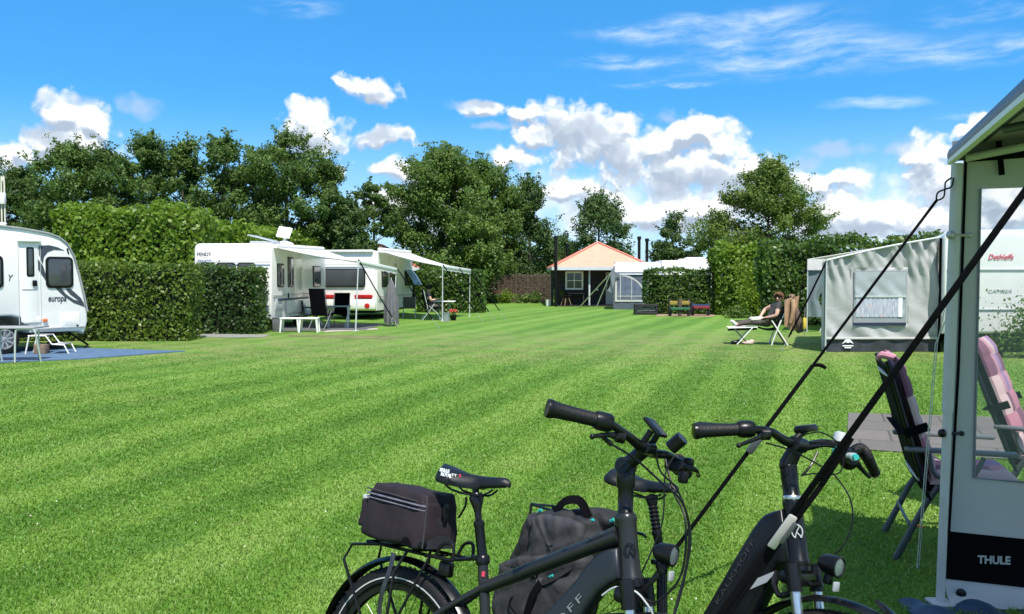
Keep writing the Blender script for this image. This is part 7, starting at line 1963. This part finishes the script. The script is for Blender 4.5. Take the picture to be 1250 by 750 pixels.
fr = MB(); fr.tube([bb, col], .0185, 16)
frame = fr.build('frame', M['frame_black'], b2)
for s in (-1, 1):
    mb = MB(); mb.tube([bb.lerp(col, .55) + Vector((0, s * .012, 0)), Vector((.16, s * .05, .43)), AX + Vector((0, s * .066, 0))], [.011, .010, .010], 10, smooth=3); mb.build('seat_stay', M['frame_black'], frame)
    mb = MB(); mb.tube([bb + Vector((-.03, s * .035, 0)), Vector((.2, s * .055, .30)), AX + Vector((0, s * .066, 0))], [.014, .011, .010], 10, smooth=3); mb.build('chain_stay', M['frame_black'], frame)
hl = (htop - hbot).length
mb = MB(); mb.lathe([(.032, -.004), (.036, .0), (.036, .014), (.0325, .022), (.031, hl * .45), (.029, hl * .8), (.030, hl - .008), (.030, hl), (.027, hl + .008)], hbot, hax, 28); mb.build('head_tube', M['frame_black'], frame, angle=50)
up2 = [(962, 622), (950, 625), (940, 629), (932, 637), (922, 652), (905, 680), (885, 715), (866, 748)]
lo2 = [(972, 690), (958, 690), (948, 702), (938, 725), (926, 750)]
poly = [tuple(l2.un(*p).xz) for p in up2] + [(.50, .40), (.38, .30), (.36, .22), (.50, .19), (.62, .33)] + [tuple(l2.un(*p).xz) for p in reversed(lo2)]
mb = MB(); mb.prism(poly, lambda x, z: (x, -.043, z), lambda x, z: (x, .043, z), bev=.018, seg=4); dtb = mb.build('down_tube', M['frame_black'], frame, angle=50)
# battery cover lines and letters
a = l2.un(928, 660, -.0445); c = l2.un(880, 742, -.0445); wl = (a - c).normalized(); up_ = Vector((-wl.z, 0, wl.x))
text_mesh('lettering', 'KALKHOFF', M['lettering_dim'], dtb, c + up_ * .012, wl, up_, .016, .0012, (a - c).length * .95)
qa = l2.un(945, 700, -.0445); pts = [l2.un(x, y, -.0445) for x, y in ((915, 720), (925, 706), (944, 698), (945, 701), (936, 711))]
mb = MB(); mb.prism([(p.x, p.z) for p in pts], lambda x, z: (x, -.0455, z), lambda x, z: (x, -.043, z)); mb.build('decal', M['lettering_grey'], dtb, smooth=False)
crankset(b2, bb)
emblem(frame, l2.un(973, 648, 0) + Vector((.017, -.029, 0)), (.51, -.86, 0), hax, .020)
fork(b2, htop, hbot, AF, .352)
cable(b2, [l2.un(947, 698, -.03), l2.un(946, 715, -.06), l2.un(952, 727, -.065), l2.un(966, 724, -.06)], .009, M['black_metal'], 'fork_hose')
# seat post with rubber boot
cp_ = l2.un(795, 606); u_ = (cp_ - col).normalized(); Lp = (cp_ - col).length
prb = [(.0155, -.01), (.0155, Lp * .40), (.019, Lp * .42), (.019, Lp * .47)]
for k in range(7): prb += [(.0145, Lp * (.49 + .06 * k)), (.0185, Lp * (.515 + .06 * k))]
prb += [(.02, Lp * .92), (.024, Lp), (0, Lp + .01)]
mb = MB(); mb.lathe(prb, col, u_, 18); sp_ = mb.build('seat_post', M['black_plastic'], b2)
mb = MB(); mb.lathe([(.0205, -.02), (.024, -.012), (.024, .004), (.02, .010)], col, u_, 18); mb.box(col + Vector((-.03, 0, -.004)), (.03, .018, .018), .005); mb.build('seat_clamp', M['black_metal'], sp_)
saddle(b2, (l2.un(752, 582) + l2.un(828, 588)) / 2 + Vector((0, 0, .006)), M['saddle'], .30, .19, .012)
# rack
rk = MB(); zr = .735
for s in (-1, 1):
    rk.tube([(-.30, s * .06, zr), (.20, s * .06, zr), (.23, s * .03, zr)], .006, 8); rk.tube([(-.10, s * .062, zr), (.0, s * .085, AX.z)], .0055, 8); rk.tube([(.06, s * .062, zr), (.0, s * .085, AX.z)], .0055, 8)
    rk.tube([(-.30, s * .06, zr), (-.26, s * .085, .58), (.0, s * .085, AX.z)], .0055, 8)
for xx in (-.3, -.15, 0, .15): rk.tube([(xx, -.06, zr), (xx, .06, zr)], .005, 8)
rack = rk.build('rear_rack', M['black_metal'], b2)
# stem and bars
hin = l2.un(962, 566); bar = l2.un(974, 543)
mb = MB(); L_ = (hin - htop).length; mb.lathe([(.027, .006), (.027, .012), (.0255, .014), (.0255, L_ * .5), (.027, L_ * .6), (.026, L_)], htop, hin - htop, 22); stem = mb.build('stem', M['frame_black'], b2)
mb = MB(); mb.lathe([(.0275, .002), (.029, .004), (.029, .014), (.0275, .016)], htop, hin - htop, 22); mb.build('spacer', M['chrome'], stem)
mb = MB(); mb.tube([hin - (hin - htop) * .12, hin, hin.lerp(bar, .6), bar], [.026, .026, .023, .023], 16, flat=1.15, smooth=3); mb.lathe([(.02, -.03), (.024, -.028), (.024, .028), (.02, .03)], bar, (0, 1, 0), 18); mb.build('stem_arm', M['frame_black'], stem)
for k in (.35, .7):
    q = htop.lerp(hin, k) + Vector((.006, -.027, 0)); mb = MB(); mb.lathe([(0, 0), (.0045, 0), (.004, .003), (0, .002)], q, (.2, -1, 0), 10); mb.build('clamp_bolt', M['black_metal'], stem)
gRi = l2.un(914, 524, -.20); gRo = l2.un(850, 526.5, -.325); gLi = l2.un(1040, 553, .20); gLo = l2.un(1068, 578, .33)
mb = MB(); mb.tube([gRi.lerp(gRo, .3), gRi, l2.un(940, 527, -.13), l2.un(958, 538, -.055), bar + Vector((0, .04, 0)), l2.un(1005, 541, .10), l2.un(1026, 545, .155), gLi, gLi.lerp(gLo, .2)], [.011, .0115, .0125, .0155, .0155, .013, .0125, .0115, .011], 14, smooth=5); hb = mb.build('handlebar', M['frame_black'], b2)
grip(hb, gRi, gRo, .0190)
# ribbed grip on the far side, bent down at its end
gm = l2.un(1058, 557, .27); mb = MB(); pts, rs_ = spline([gLi, l2.un(1050, 548, .235), gm, gLo], [.016, .017, .018, .015], 12)
mb.tube(pts, [r * (1.0 if k % 2 else 1.12) for k, r in enumerate(rs_)], 14); gl = mb.build('grip', M['grip'], hb); mb = MB(); mb.lathe([(.016, -.004), (.018, 0), (.014, .006), (0, .008)], gLo, (gLo - gm), 14); mb.build('end_cap', M['black_plastic'], gl)
mb = MB(); mb.tube([gLi + Vector((.02, -.02, -.02)), l2.un(1052, 573, .25), l2.un(1062, 583, .29)], [.012, .008, .006], 10, smooth=4); mb.build('brake_lever', M['black_metal'], hb)
mb = MB(); q = l2.un(1036, 561, .17); mb.ball(q, (.032, .03, .034), 16, 10); mb.tube([q + Vector((-.01, 0, .0)), q + Vector((.03, -.03, 0))], [.02, .016], 12); mb.build('control_pod', M['black_plastic'], hb)
mb = MB(); q = l2.un(1036, 557, .145); e = l2.un(1043, 558, .13); mb.tube([q, e], [.011, .0125], 12); tq = mb.build('torch', M['pale_metal'], hb)
mb = MB(); mb.tube([e, e + (e - q) * .35], [.0105, .0095], 12); mb.build('torch_end', M['turquoise'], tq)
mb = MB(); q = l2.un(1021, 552, .14); mb.box(q, (.02, .028, .035), .006); mb.build('phone_clip', M['turquoise'], hb)
q = l2.un(1026, 533, .15); mb = MB(); mb.lathe([(.0, -.02), (.021, -.018), (.0215, .0), (.0205, .010), (.012, .0145), (0, .015)], q, (0, .1, 1), 20); mb.build('bell', M['bell'], hb)
dR = (gRo - gRi).normalized()
mb = MB(); mb.lathe([(.022, -.026), (.0265, -.014), (.0265, .014), (.023, .024)], gRi + dR * .01, dR, 20); sh_ = mb.build('twist_shifter', M['black_plastic'], hb)
mb = MB(); mb.box(gRi + dR * -.008 + Vector((.006, -.016, .006)), (.005, .005, .02), .002); mb.build('gear_mark', M['lettering_red'], sh_)
brake(hb, l2.un(934, 530, -.15), dR, l2.un(902, 544, -.25), l2.un(922, 536, -.2))
mb = MB(); q = l2.un(984, 524, .02); mb.box(q, (.05, .072, .020), .006, Euler((R(10), R(-14), 0))); mb.tube([bar + Vector((0, -.02, .015)), q], .011, 10); dsp = mb.build('display', M['black_plastic'], hb)
mb = MB(); mb.box(q + Vector((-.004, 0, .011)), (.042, .062, .004), .002, Euler((R(10), R(-14), 0))); mb.build('screen', M['grey_glass'], dsp)
headlight(b2, l2.un(1025, 693), (1, -.05, -.03), .031, .062)
mb = MB(); q = l2.un(1006, 698); mb.tube([hbot + Vector((.02, 0, -.035)), q + Vector((-.03, 0, -.05)), q + Vector((0, 0, -.035))], .008, 8); mb.build('lamp_bracket', M['black_metal'], b2)
cable(b2, [l2.un(935, 541, -.17), l2.un(965, 550, -.10), l2.un(1000, 568, -.02), l2.un(1020, 582, .04), l2.un(1038, 610, .06), l2.un(1040, 640, .05), l2.un(1028, 668, .03), l2.un(1005, 686, .01), l2.un(990, 690, 0)], .0026)
cable(b2, [l2.un(985, 530, .0), l2.un(1002, 528, .05), l2.un(1020, 538, .1), l2.un(1030, 556, .14), l2.un(1026, 576, .10), l2.un(1012, 580, .06)], .0022)
cable(b2, [l2.un(960, 548, -.04), l2.un(985, 546, .02), l2.un(1010, 544, .09), l2.un(1022, 548, .13)], .003)
cable(b2, [l2.un(998, 552, .03), l2.un(990, 568, .0), l2.un(980, 580, -.02)], .004)
cable(b2, [l2.un(978, 581, -.03), l2.un(995, 578, .01), l2.un(1015, 580, .05)], .0022)
mb = MB(); mb.tube([Vector((.36, .05, .30)), Vector((.30, .28, .075))], .010, 8); mb.build('kickstand', M['black_metal'], b2)

# pannier backpack on its side
pk = empty('pannier_backpack', l2.o, (0, 0, 0), 'grey black pannier backpack with turquoise zip pulls hung on the step-through bicycle', 'backpack'); pk.rotation_euler = l2.matrix().to_euler()
def soft(name, outline, y0, y1, m, parent, bulge=.03, wr=.007, n=26):
    """padded bag: outline (x, z) in the bike plane, swelling outwards between y0 (inside) and y1 (outside)"""
    pts = [Vector((x, z)) for x, z in outline]; c = sum(pts, Vector((0, 0))) / len(pts)
    P3, _ = spline([Vector((p.x, 0, p.y)) for p in pts + [pts[0]]], [1] * (len(pts) + 1), 8); ring = [Vector((p.x, p.z)) for p in P3[:-1]]
    k = len(ring); vs = []; fs = []; levels = [(1.0, 0), (1.03, .25), (1.03, .55), (.97, .82), (.88, .95), (.74, 1.0), (.56, 1.02), (.36, 1.03), (.16, 1.032), (.03, 1.033)]
    for s, t in levels:
        for i, p in enumerate(ring):
            q = c + (p - c) * s; y = y0 + (y1 - y0) * t
            w = wr * min(1, s * 1.6) * (math.sin(q.x * 55 + q.y * 31 + t * 4) + .7 * math.sin(q.y * 83 - q.x * 40 + 1) + .6 * math.sin((q.x + q.y) * 120))
            vs.append(Vector((q.x + w * .6, y - w * (1 if t > .2 else 0), q.y + w * .5)))
    for L in range(len(levels) - 1):
        for i in range(k):
            j = (i + 1) % k; fs.append((L * k + i, L * k + j, (L + 1) * k + j, (L + 1) * k + i))
    fs.append(tuple(range(k))); fs.append(tuple((len(levels) - 1) * k + i for i in reversed(range(k))))
    mb = MB(); mb.add(vs, fs); return mb.build(name, m, parent, angle=180)
yy = -.16
def o2(pts, y=yy): return [tuple(l2.un(x, y_, y).xz) for x, y_ in pts]
main = soft('bag_body', o2([(648, 628), (664, 625), (700, 626), (722, 636), (728, 655), (716, 700), (700, 760), (625, 760), (628, 700), (640, 655)]), -.085, -.20, M['pack_dark'], pk)
soft('front_panel', o2([(652, 632), (668, 630), (694, 634), (712, 645), (706, 676), (696, 706), (672, 718), (646, 705), (648, 665)], -.2), -.17, -.225, M['pack_fabric'], main, wr=.005)
soft('lower_pocket', o2([(615, 690), (640, 680), (680, 678), (712, 668), (716, 700), (706, 760), (612, 760)], -.2), -.16, -.245, M['pack_fabric'], main, wr=.007)
soft('rolled_top', o2([(700, 622), (722, 620), (742, 626), (748, 640), (735, 655), (712, 650)], -.12), -.03, -.15, M['pack_dark'], main, wr=.004)
soft('side_pocket', o2([(646, 632), (652, 634), (650, 660), (636, 690), (622, 718), (612, 722), (622, 690), (638, 655)], -.17), -.10, -.19, M['pack_dark'], main, wr=.004)
h0, h1, h2, h3 = l2.un(677, 626, -.17), l2.un(690, 612, -.17), l2.un(708, 612, -.17), l2.un(718, 632, -.17)
mb = MB(); pts, _ = spline([h0, h1, h2, h3], [1] * 4, 6)
for i in range(len(pts) - 1): mb.beam(pts[i], pts[i + 1], .032, .006, (0, -1, .4))
mb.build('carry_handle', M['black_fabric'], main)
for (px, py, y, s) in ((659, 624, -.19, 1), (722, 636, -.17, 1), (747, 636, -.13, 1.1), (673, 704, -.25, .9), (620, 694, -.19, .8)):
    q = l2.un(px, py, y); mb = MB(); mb.tube([q + Vector((-.008 * s, 0, -.004 * s)), q + Vector((.008 * s, 0, .006 * s))], .006 * s, 8); mb.build('zip_pull', M['turquoise'], main)
mb = MB(); pts, _ = spline([l2.un(660, 712, -.25), l2.un(650, 728, -.258), l2.un(643, 750, -.255), l2.un(640, 770, -.25)], [1] * 4, 4)
for i in range(len(pts) - 1): mb.beam(pts[i], pts[i + 1], .032, .005, (0, -1, .2))
mb.build('strap', M['black_fabric'], main)
mb = MB(); pts, _ = spline([l2.un(662, 712, -.25), l2.un(676, 706, -.25), l2.un(700, 690, -.235), l2.un(716, 670, -.21)], [1] * 4, 5)
for i in range(len(pts) - 1): mb.beam(pts[i], pts[i + 1], .02, .004, (0, -1, .3))
mb.build('strap', M['pack_dark'], main)
mb = MB(); mb.tube([l2.un(626, 728, -.25), l2.un(622, 738, -.26), l2.un(632, 752, -.255), l2.un(645, 760, -.25)], .0035, 6, smooth=5); mb.build('elastic_cord', M['black_fabric'], main)
